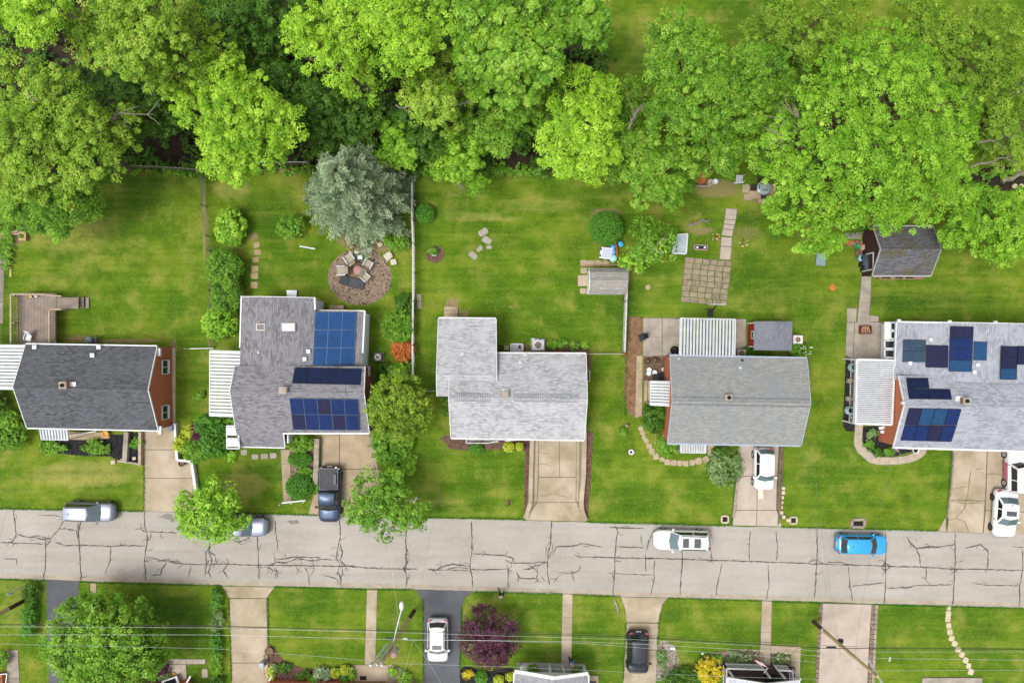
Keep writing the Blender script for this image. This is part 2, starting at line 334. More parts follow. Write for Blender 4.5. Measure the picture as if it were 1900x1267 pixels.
# gutters: slightly different strip along the lower edge of the street
gut = MB().flat(PX([(x, y - 9) for x, y in RB] + [(x, y - 1.5) for x, y in RB][::-1]), .0145); gut.build('gutter_strip', mat('gutter', '8a7f70', '9a9080', .8, .9, 0, .25, 30, .1), road)
CR = [[(25,944),(27,965),(29,985),(31,992),(23,1005),(7,1007)],[(33,992),(55,996),(80,1000),(95,998),(110,980),(118,965),(121,957)],[(70,955),(100,956),(121,960)],[(0,1006),(30,1007),(85,1009)],[(50,996),(70,993),(92,1000)],[(85,998),(85,1030),(84,1050),(80,1075)],[(95,998),(90,1008),(86,1012)],[(112,981),(125,981),(138,983)],
[(150,967),(146,985),(147,1010),(149,1045),(151,1070),(148,1078)],[(146,968),(142,985),(146,1005)],[(103,1006),(125,1012),(147,1011),(200,1013),(222,1012),(270,1012)],[(205,1013),(204,1040),(195,1065)],[(8,1036),(30,1037),(32,1048)],
[(268,948),(268,975),(272,985),(274,1000),(270,1020),(268,1040),(270,1060),(270,1078)],[(262,970),(262,982),(272,987)],[(282,988),(278,1000),(273,1004)],[(275,985),(300,987),(330,988)],[(272,1032),(300,1040),(330,1045),(380,1047),(420,1046),(480,1048),(560,1049),(640,1050),(700,1054),(755,1055),(775,1055)],[(310,1043),(300,1055),(298,1066),(280,1066)],[(315,1042),(330,1040),(340,1047),(328,1054)],[(354,1048),(350,1072)],[(292,1041),(310,1038),(325,1042)],
[(390,1000),(388,1025),(393,1040),(387,1060),(391,1072)],[(391,1012),(381,1025),(383,1045),(380,1068)],[(384,1020),(400,1030),(402,1045),(390,1048)],[(420,1035),(424,1045),(414,1058),(424,1072)],[(430,1000),(440,1005),(455,1002),(461,996)],[(477,990),(478,1010),(480,1047),(481,1075)],[(478,1022),(486,1008)],[(510,965),(513,1000),(516,1020)],[(507,1025),(511,1044),(500,1049)],[(511,1038),(530,1036),(548,1033),(595,1034)],[(511,1042),(530,1044),(545,1038),(560,1037),(580,1040),(596,1037),(618,1038)],[(545,1045),(553,1056),(560,1062)],[(580,1040),(583,1055),(576,1068)],[(490,1050),(505,1056),(513,1058),(510,1072)],[(510,1052),(516,1062),(514,1072)],[(565,1050),(572,1062),(574,1086)],[(600,1066),(625,1074),(615,1070)],
[(630,955),(631,1000),(627,1015),(624,1035),(630,1045)],[(631,1008),(635,1025),(632,1040),(640,1048),(660,1050)],[(630,1045),(627,1060),(633,1074),(632,1086)],[(634,1048),(636,1062),(630,1074)],[(675,1052),(681,1056)],[(755,965),(753,1000),(754,1030),(752,1055),(755,1075),(754,1090)],[(757,1018),(751,1030),(756,1044),(748,1054),(754,1064)],[(792,1055),(806,1058),(822,1052)],[(810,1058),(818,1050),(840,1046),(860,1048),(872,1052)],[(818,1046),(819,1040)],[(830,1056),(850,1051),(870,1055)],[(800,1056),(872,1058)],
[(875,967),(876,1020),(872,1050),(876,1070),(877,1090)],[(876,1026),(900,1028),(935,1030),(950,1034),(955,1044)],[(872,1056),(900,1057),(942,1055),(950,1058)],[(937,1038),(945,1044),(990,1044),(1015,1041)],[(940,1045),(943,1055),(943,1090)],[(958,1060),(965,1072),(995,1073),(998,1062),(990,1054),(970,1056)],[(962,1065),(961,1080)],[(1000,1072),(993,1080)],[(1003,1068),(1012,1078)],[(985,1052),(1000,1048),(1016,1042)],
[(1024,965),(1022,1002),(1016,1035),(1016,1065),(1020,1085)],[(1022,1003),(1013,1015),(1013,1030)],[(1024,1005),(1026,1020),(1016,1035)],[(1032,1014),(1025,1030)],[(1030,1014),(1065,1012),(1080,1008),(1117,1014)],[(1066,1028),(1075,1033),(1100,1033),(1143,1034),(1215,1036)],[(1035,1062),(1062,1063),(1074,1058),(1077,1048)],[(1020,1072),(1032,1074),(1041,1064)],[(1061,1063),(1066,1077)],
[(1140,975),(1146,985),(1143,1010),(1141,1040),(1140,1065),(1138,1090),(1138,1103)],[(1143,1014),(1195,1016)],[(1141,1064),(1210,1066)],[(1141,1058),(1135,1064),(1139,1074)],[(1212,985),(1205,1000),(1199,1022)],[(1198,1028),(1198,1060)],[(1214,1038),(1213,1080),(1207,1105)],[(1265,1020),(1266,1040),(1262,1095),(1262,1103)],
[(1200,1035),(1300,1038),(1390,1041),(1480,1044),(1515,1046),(1600,1048),(1640,1050),(1720,1052),(1770,1055),(1830,1056),(1900,1058)],[(1319,1018),(1321,1038),(1314,1042)],[(1340,1045),(1330,1090),(1329,1105)],[(1392,985),(1390,1010),(1390,1042)],[(1440,985),(1443,1020),(1441,1040)],[(1425,1045),(1427,1085),(1422,1112)],[(1516,980),(1516,1040),(1514,1065),(1511,1110)],[(1500,1044),(1514,1038),(1530,1046)],[(1535,1042),(1560,1043),(1580,1048)],
[(1643,985),(1645,1010),(1643,1040),(1643,1080),(1641,1120)],[(1574,1050),(1577,1085),(1582,1115)],[(1580,1087),(1620,1083),(1640,1080)],[(1635,1052),(1643,1058),(1652,1052),(1643,1044),(1635,1052)],[(1682,995),(1690,1008),(1700,1017),(1706,1030),(1708,1050)],[(1700,1017),(1720,1015),(1740,1015),(1772,1010)],[(1705,1016),(1725,1013),(1745,1014)],[(1762,1011),(1771,1022)],[(1772,988),(1772,1040),(1770,1080),(1768,1122)],[(1764,1050),(1772,1058),(1780,1054)],[(1645,1090),(1680,1090),(1700,1086),(1768,1084)],[(1718,1054),(1718,1075),(1726,1085)],[(1790,1017),(1820,1010),(1833,1022),(1833,1055)],[(1876,1013),(1900,1015)],[(1898,1020),(1897,1060),(1892,1090),(1892,1125)],[(1805,1081),(1830,1085),(1890,1086)],[(1130,978),(1170,980),(1196,980)]]
def crack(pts, w, z, parent, m=None, jit=.7):
    P = []
    for a, b in zip(pts, pts[1:]):
        n = max(2, int(math.dist(a, b) / 5))
        for i in range(n):
            t = i / n; j = jit if i else .3
            P.append(W(a[0] + (b[0] - a[0]) * t + rnd.uniform(-j, j), a[1] + (b[1] - a[1]) * t + rnd.uniform(-j, j), z))
    P.append(W(*pts[-1], z)); mb = MB(); L = []; Rr = []
    for i, p in enumerate(P):
        d = P[min(i + 1, len(P) - 1)] - P[max(0, i - 1)]; t = Vector((-d.y, d.x, 0)).normalized()
        ww = w * rnd.uniform(.45, 1.25) * (.4 if i in (0, len(P) - 1) else 1); L.append(p + t * ww / 2); Rr.append(p - t * ww / 2)
    n = len(P); mb.add(L + Rr, [(i, n + i, n + i + 1, i + 1) for i in range(n - 1)])
    return mb.build('crack_seal', m or tar, parent)
for i, c in enumerate(CR):
    crack(c, .10 if len(c) > 3 else .08, .016 + .0015 * (i % 3), road)
    for q in c[1:-1]:                      # side cracks leaving the bends
        for _ in range(rnd.choice((0, 1, 1, 2))):
            a_ = rnd.uniform(0, 6.28); L_ = rnd.uniform(6, 17); m_ = (q[0] + L_ * .5 * math.cos(a_ + .4), q[1] + L_ * .5 * math.sin(a_ + .4)); e_ = (q[0] + L_ * math.cos(a_), q[1] + L_ * math.sin(a_) * .8)
            if np.interp(e_[0], [p[0] for p in RT], [p[1] for p in RT]) + 3 < e_[1] < np.interp(e_[0], [p[0] for p in RB], [p[1] for p in RB]) - 3: crack([q, m_, e_], .05, .0205 + .0005 * (i % 3), road)
# dark patches where the tar pooled or the surface broke
for (x, y, a, b) in [(1190, 1000, 3, 10), (800, 1056, 9, 2.2), (1155, 978, 22, 3), (545, 968, 14, 5), (310, 958, 16, 6), (320, 964, 6, 6), (985, 1053, 8, 3), (1700, 1001, 3, 2)]:
    p = [(x + a * math.cos(t) * rnd.uniform(.5, 1.1), y + b * math.sin(t) * rnd.uniform(.5, 1.1)) for t in np.linspace(0, 6.28, 13)[:-1]]
    MB().flat(PX(p), .0125 + rnd.random() * .001).build('tar_patch', mat('tar_worn', '6f6860', '7e776d', 2, .9, 0, .3, 30, 0), road)

# ------------------------------------------------------------------ driveways and walks: slabs as pieces
def slabs(name, label, polys, m, z=.035, piece='slab', inset=.012, group=None):
    e = thing(name, label, None, W(*polys[0][0]), group, 'structure')
    for i, p in enumerate(polys):
        q = PX(p); c = sum(q, Vector()) / len(q); MB().flat([c + (v - c) * (1 + .05 / max(.3, (v - c).length)) for v in q], .016 + .0007 * (i % 8)).build('joint_bed', mat('joint', '4e483d', '5d564a', 3), e)
        c = sum(q, Vector()) / len(q)
        q = [v + (c - v).normalized() * inset for v in q]
        MB().prism(q, -.04, z + rnd.uniform(-.004, .004)).build(piece, m, e)
    return e
def ladder(a0, a1, b0, b1, ys, jit=0):
    """quads between a left edge a0->a1 and a right edge b0->b1 cut at fractions ys"""
    out = []
    for t, u in zip(ys, ys[1:]):
        f = lambda p, q, s: (p[0] + (q[0] - p[0]) * s + rnd.uniform(-jit, jit), p[1] + (q[1] - p[1]) * s + rnd.uniform(-jit, jit))
        out.append([f(a0, a1, t), f(b0, b1, t), f(b0, b1, u), f(a0, a1, u)])
    return out
slabs('driveway', 'beige concrete driveway beside the brick gable house', [[(268,783),(328,780),(333,833.5),(268,833.5)],[(268,834.5),(333,834.5),(335,853),(358,856),(362,886.5),(268,886.5)],[(268,887.5),(362,887.5),(368,918),(374,951),(267,948)]], conc)
d2 = slabs('driveway', 'stained tan concrete driveway under the dark pickup truck', [[(597,806),(629.4,806),(629.4,869.4),(596,869.4)],[(630.6,806),(686,806),(702,869.4),(630.6,869.4)],[(596,870.6),(629.4,870.6),(629.4,956),(572,954),(583,915),(594,912)],[(630.6,870.6),(705,870.6),(716,958),(630.6,957)]], conc_old)
d3 = slabs('driveway', 'wide tan concrete driveway between low block walls', [[(1000,812),(1037.6,812),(1037.6,884.5),(1000,884.5)],[(1038.4,812),(1069,812),(1069,884.5),(1038.4,884.5)],[(1000,885.5),(1069,885.5),(1068,931),(997,931)],[(997,932),(1070,932),(1077,950),(1084,967),(974,964),(988,945)],[(990,812),(999,812),(996.4,930),(989,931)],[(1070,812),(1075,812),(1073,930),(1069.5,930)]], conc)
MB().flat(PX([(986,812),(1081,812),(1077,932),(1083,962),(976,960),(986,932)]), .0135).build('gravel_base', mat('drive_base', '6f6656', '7d7462', 3), d3)
d4 = slabs('driveway', 'pale concrete driveway under the small white hatchback', [[(1371,822),(1405,822),(1404.6,882.5),(1369,882.5)],[(1406,822),(1445,822),(1443,882.5),(1405.6,882.5)],[(1369,883.5),(1404.6,883.5),(1404,945.5),(1366,945.5)],[(1405.4,883.5),(1443,883.5),(1441,945.5),(1404.8,945.5)],[(1366,946.5),(1403.8,946.5),(1403,975),(1357,974)],[(1404.6,946.5),(1441,946.5),(1450,976),(1403.8,975)]], conc_pink)
MB().prism(PX([(1406.5,908),(1416,908),(1416,925),(1406.5,925)]), .03, .041).build('patch', mat('patch', 'bdb3a3', 'c5bbab', 2), d4)
d5 = slabs('driveway', 'cracked tan concrete driveway with white vehicles on it', [[(1768,826),(1831,828),(1827.4,928.4),(1763,926)],[(1763,927),(1827,929.6),(1823,988),(1757,986)],[(1832.4,828),(1990,832),(1990,952),(1828.6,946)],[(1828.4,947.2),(1990,953.2),(1990,995),(1824.4,988.5)],[(1740,985),(1755,958),(1756,986)]], conc)
for c in [[(1802,870),(1798,900),(1795,920),(1788,945),(1775,960),(1757,965)],[(1768,907),(1795,902)],[(1795,934),(1812,932),(1826,933)],[(1764,929),(1795,934),(1788,945)],[(1775,961),(1790,968),(1797,986)],[(1810,870),(1818,869),(1828,870)],[(1830,878),(1858,880)],[(1833,947),(1858,945)]]: crack(c, .06, .043, d5, mat('weed_joint', '4a4a30', '5a5338', 4))
for c in [[(1000,920),(1020,917),(1036,917),(1055,923),(1068,927)],[(1000,838),(1020,842)],[(1000,860),(1020,862)]]: crack(c, .035, .043, d3, None, .4)
sheet('driveway', [(86,1074.5),(147,1077.5),(144,1110),(146,1200),(148,1320),(92,1320),(88,1150)], .03, asphalt, 'dark asphalt driveway beside the round tree at lower left', thick=1)
slabs('driveway', 'flared concrete driveway left of the square lawn', [[(413,1087),(509,1089),(494,1109),(426,1108)],[(426,1110),(494,1110),(496,1163.5),(427,1163.5)],[(427,1164.5),(496,1164.5),(497,1228.5),(430,1228.5)],[(430,1229.5),(497,1229.5),(500,1330),(432,1330)]], conc)
sheet('driveway', [(771,1093),(880,1096),(862,1108),(857,1122),(855,1180),(852,1320),(786,1320),(786,1180),(786,1120),(780,1106)], .031, asphalt, 'dark asphalt driveway under the white crossover', thick=1)
slabs('driveway', 'narrow concrete driveway under the black car', [[(1152,1107),(1238,1109),(1229,1120),(1224,1140),(1223,1154.5),(1162,1153.5),(1160,1130)],[(1162,1155),(1222.5,1156),(1219,1204.5),(1159,1204.5)],[(1159,1205.5),(1219,1205.5),(1214,1330),(1154,1330)]], conc)
slabs('driveway', 'pale concrete driveway with brick edging beneath the leaning pole', [[(1527,1119),(1617,1121),(1612,1200),(1606,1330),(1516,1330),(1521,1200)]], conc_pink)
for side, (a, b), nm in ((0, ((1523.5, 1119), (1511, 1330)), 'left'), (1, ((1620, 1121), (1610, 1330)), 'right')):
    e = thing('brick_edging', 'row of dark edging bricks on the %s side of the pale driveway' % nm, None, W(*a), 'brick edging of the pale driveway', 'structure'); n = 23
    for i in range(n):
        p = W(*[lerp(a[k], b[k], (i + .5) / n) for k in (0, 1)]); MB().box((p.x, p.y, .04), (.27 + rnd.uniform(-.03, .03), .40, .1 + rnd.uniform(-.02, .02)), rnd.uniform(-.06, .06)).build('brick', brick_edge, e)
        if side: MB().box((p.x + .3, p.y, .05), (.24, .41, .08), rnd.uniform(-.08, .08)).build('brick', stone, e)
slabs('walkway', 'straight concrete walk left of the leaning lamp pole', ladder((681,1094),(677,1232),(700,1094),(696.5,1232),[0,.25,.51,.76,1]) + [[(655,1232.8),(720,1232.8),(720,1263),(655,1263)]], conc)
MB().prism(PX([(668,1253),(680,1253),(680,1260.5),(668,1260.5)]), .03, .06).build('doormat', rubber, COL.objects['walkway'])
slabs('walkway', 'straight concrete walk leading to the porch with white posts', ladder((1044,1101),(1041,1232),(1062.5,1102),(1060,1232),[0,.16,.33,.49,.66,.83,1]), conc)
slabs('walkway', 'concrete walk branching round the square flower bed', ladder((1413.5,1114),(1409.5,1240),(1432,1115),(1429,1240),[0,.17,.31,.46,.61,.8,1]) + ladder((1430.5,1197),(1485.5,1197.5),(1430.5,1212),(1467.5,1212.5),[0,.5,1]) + ladder((1468,1213),(1466,1290),(1485.5,1198),(1483,1290),[0,.45,.75,1]), conc)
slabs('walkway', 'short concrete walk beside clipped bushes at the handrail', ladder((521,834),(526,930),(538,834),(541,932),[0,.28,.5,.76,1]), conc_old)
slabs('walkway', 'grey concrete walk from the mossy shed to the patio', ladder((1599,510),(1590,602),(1617,510),(1612,602),[0,.2,.36,.55,.75,1]), conc_grey)
slabs('patio', 'stained grey concrete patio with a rusty fire box', [[(1586,598),(1640,598),(1640,668),(1583,668)],[(1571,572),(1589.5,572),(1588,597.5),(1572,597.5)],[(1571,598.5),(1585,598.5),(1582,668),(1569,658)],[(1613,585),(1630,587),(1630,597),(1612.5,597)]], conc_grey, .028)
slabs('walkway', 'pale slab walk running up the back yard to the garden', [[(1347,387),(1367.5,388),(1365,408),(1344.5,406.5)],[(1344.5,407.5),(1365,409),(1363,417),(1343,415.5)],[(1343,416.5),(1362.5,418),(1361,426),(1341,424.5)],[(1341,425.5),(1360,427),(1358.5,439),(1339,436.5)],[(1338.5,440),(1358,441),(1357,457.4),(1337,456.4)],[(1337,457.6),(1357,458.6),(1355,482),(1335,481)]], conc_pink)
# square paver patio
def pavers():
    e = thing('patio', 'square patio of mossy grey pavers in the back yard', None, W(1310, 522), None, 'structure')
    UL, UR, LR, LL = (1271, 477), (1358, 485), (1348, 568), (1262, 560); nc, nr = 6, 8
    MB().flat(PX([UL, UR, LR, LL]), .012).build('moss_bed', mat('moss', '3c5218', '55651f', 6, 1, 0, .4, 20, .5), e)
    cw = [0, .19, .36, .52, .67, .84, 1]
    for j in range(nr):
        off = rnd.uniform(-.025, .025)
        for i in range(nc):
            def P(u, v):
                a = [lerp(UL[k], UR[k], u) for k in (0, 1)]; b = [lerp(LL[k], LR[k], u) for k in (0, 1)]
                return tuple(lerp(a[k], b[k], v) + rnd.uniform(-.35, .35) for k in (0, 1))
            u0, u1 = cw[i] + (off if i else 0) + .009, cw[i + 1] + (off if i < nc - 1 else 0) - .009; v0, v1 = j / nr + .008, (j + 1) / nr - .008
            MB().prism(PX([P(u0, v0), P(u1, v0), P(u1, v1), P(u0, v1)]), 0, .035 + rnd.uniform(-.008, .008)).build('paver', mat('paver%d' % rnd.randint(0, 2), ['776a58', '83755f', '6f6453'][rnd.randint(0, 2)], '918371', 2, .95, 0, .35, 22, .3), e)
pavers()
slabs('patio', 'cracked grey slab patio beside the white slatted cover', ladder((1193,590),(1193,662),(1228,590),(1228,660),[0,.5,1]) + ladder((1229,590),(1229,660),(1264,591),(1264,660),[0,.48,1]) + [[(1364,592),(1384,592),(1384,661),(1364,660)]], conc_grey, .03)
slabs('walkway', 'narrow strip of old pavers beside the brick path', ladder((1181,660),(1178,775),(1192,660),(1191,772),[0,.13,.26,.39,.52,.66,.8,1]), conc_old, .03, 'paver')
def brickpath():
    e = thing('brick_path', 'mossy brick path along the side of the grey roofed house', None, W(1175, 680), None, 'structure'); mb = MB()
    MB().flat(PX([(1166,588),(1191,588),(1190,658),(1180,662),(1178,772),(1165,768),(1158,735),(1160,650)]), .011).build('path_bed', soil, e)
    for r in range(46):
        y = 590 + r * 3.95; xl = 1169 - (y - 590) * .1 if y < 700 else 1158 + max(0, (y - 745)) * .3; xr = 1192 if y < 658 else 1180
        x = xl + (r % 2) * 3
        while x < xr - 4:
            p = W(x + 3, y); MB.box(mb, (p.x, p.y, .02 + rnd.uniform(-.006, .006)), (.29, .17, .03), rnd.uniform(-.05, .05)); x += 6.6
    tag(mb.build('path_bricks', mat('path_brick', '6e4f3a', '8a6a4e', 2, .95, 0, .4, 20, .3), e), None, None, None, 'stuff')
brickpath()
def stones(name, label, L, m, s=(.55, .5), z=.04, piece='stone'):
    e = thing(name, label, None, W(*L[0][:2]), None, 'structure')
    for q in L:
        x, y = q[:2]; a = q[2] if len(q) > 2 else rnd.uniform(-.2, .2); k = q[3] if len(q) > 3 else 1; p = W(x, y); c, sn = math.cos(a), math.sin(a)
        P = [(p.x + (u * s[0] * c - v * s[1] * sn) * k * rnd.uniform(.42, .54), p.y + (u * s[0] * sn + v * s[1] * c) * k * rnd.uniform(.42, .54)) for u, v in ((-1, -1), (0, -1.12), (1, -1), (1.1, 0), (1, 1), (0, 1.1), (-1, 1), (-1.1, 0))]
        MB().prism(P, -.02, z + rnd.uniform(-.01, .01)).build(piece, m, e)
stones('stepping_stones', 'line of tan stepping stones beside the tall hedge', [(478,468),(474,482),(473,499,0,1.1),(473,512,0,1.1),(472,529,0,1.1),(476,455)], mat('stone_tan', '8a7a55', '9a8a68', 3, .95, 0, .3, 20, .3), (.6, .5))
stones('stepping_stones', 'loose grey slabs lying on the open back lawn', [(896,431,.5,1.2),(903,446,-.5,1.2),(907,459,0,.7),(890,462,.7,.85),(878,474,-.7,1.1)], mat('slab_grey', '8a8378', '9a9388', 3, .95, 0, .3, 20, .3), (.7, .45))
stones('stepping_stones', 'arc of stepping stones in front of the awning', [(1195,812,.6,.8),(1199,818,.5,.8),(1204,827,.2,.95),(1209,837,.1),(1217,847,.3),(1228,852,-.3,.8),(1238,857,0),(1250,858,0),(1261,859,0),(1272,859.5,0),(1284,858,0),(1296,855,.2,1.1),(1309,852,.5,1.1),(1319,838,0,1.1),(1319,828,0,1.1),(1192,803,.8,.8),(1189,795,.9,.8)], mat('stone_step', '8f8168', 'a6987e', 2, .95, 0, .3, 20, .3), (.52, .5))
stones('stepping_stones', 'winding path of pale stepping stones across the lower right lawn', [(1760,1127,0,.8),(1759,1138,0,1),(1758.5,1148,0,1),(1760,1160,.1,1),(1762,1172,.1,1),(1765.5,1183,-.2,1),(1771,1193.5,-.4,1),(1778,1204.5,-.5,1),(1784.5,1213.5,-.5,1),(1791.5,1224,-.4,1),(1797,1234.5,-.3,1),(1801,1245.5,-.3,1.1)], stone_pale, (.46, .5))
stones('stepping_stones', 'square concrete slabs in the grass below the house with solar panels', [(453,839,0,.9),(473.5,847,0),(491,846,0),(507,845,.1)], conc_grey, (.62, .5))
slabs('walkway', 'row of pink paving slabs by the lower left porch', ladder((296,1221.5),(381,1222.5),(297,1231),(381,1231),[0,.14,.29,.43,.57,.72,.86,1]) + [[(309,1231.6),(345,1232),(347,1262),(312,1262)],[(375,1240),(385,1240),(386,1256),(375,1256)]], conc_pink)
slabs('walkway', 'weathered concrete walk in the lower left corner', ladder((14,1206),(12,1330),(33.5,1205),(40,1330),[0,.09,.24,.42,1]), conc_grey)
slabs('walkway', 'short concrete path stub at the street beside the round tree', [[(168,1081),(179,1081),(179,1100),(168,1100)]], conc_old)
slabs('porch_slab', 'grey concrete slab at the bottom edge by the stepping stones', [[(1710,1256),(1821,1256),(1821,1330),(1710,1330)],[(1846,1265),(1856,1265),(1856,1330),(1846,1330)]], conc_grey, .12)
slabs('walkway', 'pale paver path curving round the dark front flower bed', [[(x0,y0),(x1,y1),(x2,y2),(x3,y3)] for (x0,y0),(x1,y1),(x2,y2),(x3,y3) in (lambda O, I: [(O[i], I[i], I[i+1], O[i+1]) for i in range(len(O)-1)])(
  [(1586,786),(1585,806),(1584,824),(1590,838),(1601,848),(1613,858),(1628,862),(1648,862),(1668,861),(1688,858),(1704,852),(1715,844),(1722,830)], [(1601,786),(1600,804),(1599,818),(1604,829),(1611,836),(1622,844),(1634,847.5),(1650,848),(1664,847.5),(1682,845),(1694,840),(1703,834),(1708,826)])], mat('paver_tan', '8d857c', 'a3947c', 1.6, .9, 0, .2, 22, .2), .05, 'paver')
# mulch beds
def bed(pts, m, label, chips=0, cm=None, sm=3):
    e = sheet('garden_bed', pts, .022, m, label, sm)
    if chips:
        q = PX(smoothpoly(pts, sm)); xs = [p.x for p in q]; ys = [p.y for p in q]; mb = MB(); k = 0
        while k < chips:
            x, y = rnd.uniform(min(xs), max(xs)), rnd.uniform(min(ys), max(ys)); ins = False
            for i in range(len(q)):
                a, b = q[i], q[i - 1]
                if (a.y > y) != (b.y > y) and x < (b.x - a.x) * (y - a.y) / (b.y - a.y) + a.x: ins = not ins
            k += 1
            if ins:
                mb.box((x, y, .03), (rnd.uniform(.08, .22), rnd.uniform(.03, .08), .03), rnd.uniform(0, 3.1))
        if mb.v: tag(mb.build('mulch_chips', cm or m, e), None, None, None, 'stuff')
    return e
chipl = mat('chip_light', '877462', 'a38e7b', 8, 1, 0, .3, 20, 0); chipb = mat('chip_brown', '5e443a', '836659', 8, 1, 0, .3, 20, 0); chipk = mat('chip_black', '201f22', '3a393c', 8, 1, 0, .3, 20, 0)
bed([(668 + 59 * math.cos(a), 514 + 52 * math.sin(a)) for a in np.linspace(0, 6.28, 17)[:-1]], mulch_chip, 'round wood chip circle with garden chairs', 2600, chipl)
bed([(78,808),(236,806),(236,858),(222,856),(205,846),(160,846),(120,842),(78,840)], mulch_black, 'black mulch bed under the front eave of the brick gable house', 900, chipk, 1)
bed([(241,803),(262,803),(262,860),(240,858)], mulch_black, 'narrow black mulch strip between two low concrete walls', 200, chipk, 1)
bed([(826,808),(828,822),(838,833),(880,834),(920,833),(976,836),(985,815),(985,808)], mulch_brown, 'brown mulch bed along the front of the pale grey house', 700, chipb, 2)
bed([(974,816),(985,816),(984,930),(976,948),(972,957),(974,880)], mulch_brown, 'brown mulch strip left of the block walled driveway', 400, chipb, 1)
bed([(1086,800),(1101,800),(1097,880),(1092,940),(1090,966),(1084,950),(1083,880)], mulch_brown, 'brown mulch strip right of the block walled driveway', 400, chipb, 1)
bed([(1000,636),(1010,632),(1080,635),(1094,640),(1095,690),(1088,692),(1086,658),(1000,658)], mulch_brown, 'brown mulch bed behind the pale grey house', 500, chipb, 1)
bed([(807 + 17 * math.cos(a), 472 + 16 * math.sin(a)) for a in np.linspace(0, 6.28, 13)[:-1]], mulch_brown, 'small round mulch bed in the middle back lawn', 200, chipb)
bed([(1600,792),(1655,790),(1700,826),(1704,830),(1690,838),(1660,846),(1635,846),(1612,835),(1601,820)], mulch_black, 'dark mulch bed inside the curved paver path', 500, chipk, 1)
bed([(1569,664),(1590,664),(1588,800),(1570,800),(1564,790)], mulch_black, 'dark gravel bed beside the white pergola', 300, chipk, 1)
bed([(855,1240),(880,1238),(900,1246),(950,1238),(958,1270),(850,1290)], mulch_black, 'black mulch bed at the bottom beside the asphalt driveway', 300, chipk)
bed([(495,1195),(510,1203),(525,1222),(560,1238),(610,1240),(650,1235),(654,1262),(500,1270)], mulch_brown, 'brown planting bed along the brick front at the bottom', 700, chipb)
bed([(720,1234),(740,1238),(760,1252),(770,1275),(720,1275)], conc_grey, 'grey gravel bed beside the concrete landing', 200, chipl)
bed([(1222,1195),(1236,1190),(1252,1200),(1258,1240),(1218,1262)], mulch_chip, 'gravel strip beside the black car driveway', 400, mat('gravel', '8f8a83', 'a8a49c', 9))
bed([(1295,1235),(1312,1214),(1345,1207),(1410,1206),(1410,1240),(1340,1245)], mulch_chip, 'ornamental bed left of the branching walk', 500, chipb)
bed([(1430,1214),(1467,1214),(1466,1238),(1430,1238)], mulch_chip, 'small square flower bed between the walks', 200, chipb, 1)
bed([(538,826),(588,826),(592,900),(575,912),(545,912),(541,880)], mulch_chip, 'shrub bed left of the stained driveway', 400, chipb, 1)
bed([(1195,660),(1234,660),(1234,706),(1194,706)], soil, 'bare planting patch beside the small white canopy', 250, chipb, 1)
# ------------------------------------------------------------------ houses
def shingle(name, a, b, gap, dirt=None, ds=.5, vary=.3, bw=.36, bh=.155, ms=.012):
    return bricks(name, a, b, gap, bw, bh, ms, dirt, ds, .95, vary)
sh_dark = shingle('shingle_charcoal', '414245', '5c5d62', '323336', '4e4f53', .4)
sh_mauve = shingle('shingle_mauve', '626166', '858488', '4d4c50', '706f73', .7, .38)
sh_pale = shingle('shingle_pale', '858688', 'aaaaac', '6a6b6d', '9a9a9c', .6, .28)
sh_sage = shingle('shingle_sage', '757672', '888985', '61625f', '6d6f75', .3, .22)
sh_blue = shingle('shingle_bluegrey', '7b7e86', '999ca3', '64676f', '8a8d94', .5, .28)
sh_shed = shingle('shingle_moss', '55555a', '6e6e72', '36363a', '4a4222', .5, .55)
sh_gamb = shingle('shingle_gambrel', '85827c', '9b9892', '62605b', '76736d', .8, .35)
sh_slate = shingle('shingle_slate', '5e6069', '70727a', '4c4e57', '65666d', .6, .15)
brick_red = bricks('brick_red', '9c482a', 'b55d38', '9a745c', .22, .075, .012, None, 1, .9, .25)
brick_dark = bricks('brick_dark', '6a3a2c', '7d4835', '6a5a50', .22, .075, .012, None, 1, .9, .3)
siding = bricks('siding', 'cdced0', 'c4c6c9', 'a9abae', 3.6, .16, .008, None, 1, .6, .06)
siding_red = bricks('siding_red', '7d2b22', '872f26', '5c1e18', 3.6, .15, .008, None, 1, .7, .1)
siding_dark = bricks('siding_brown', '33211d', '3d2823', '241714', .2, 3.0, .01, None, 1, .8, .15)
glass = paint('window_glass', '1a2126', .08, 0, .3)
def solar_mat(name, a, b, line):
    m, n, l, bs = nt_new(name); uv = uvnode(n)
    t = n.new('ShaderNodeTexBrick'); l.new(uv, t.inputs['Vector']); t.offset = 0
    for k, c in (('Color1', a), ('Color2', b), ('Mortar', line)): t.inputs[k].default_value = lin(c)
    t.inputs['Scale'].default_value = 1; t.inputs['Brick Width'].default_value = .21; t.inputs['Row Height'].default_value = .21; t.inputs['Mortar Size'].default_value = .006
    f = noise(n, l, uv, .5, 2); c = mix(n, l, ramp(n, l, f, [(.4, 0.0), (.65, .6)]), t.outputs[0], b)
    l.new(c, bs.inputs['Base Color']); bs.inputs['Roughness'].default_value = .3; bs.inputs['Specular IOR Level'].default_value = .12
    return m
sol_blue = solar_mat('solar_blue', '122f54', '163a66', '244a70'); sol_shaded = solar_mat('solar_shaded', '0b1226', '101b38', '18213c')  # second one paints in the shade and dark reflections of north-slope panels
sol_navy = solar_mat('solar_navy', '0e1a3e', '13244e', '1c2f58'); sol_mix = [sol_navy, solar_mat('solar_plum', '16172b', '1c1e38', '262944'), solar_mat('solar_steel', '16304e', '1b3a5a', '264764'), solar_mat('solar_slate', '22303f', '2b3c4c', '33424f')]
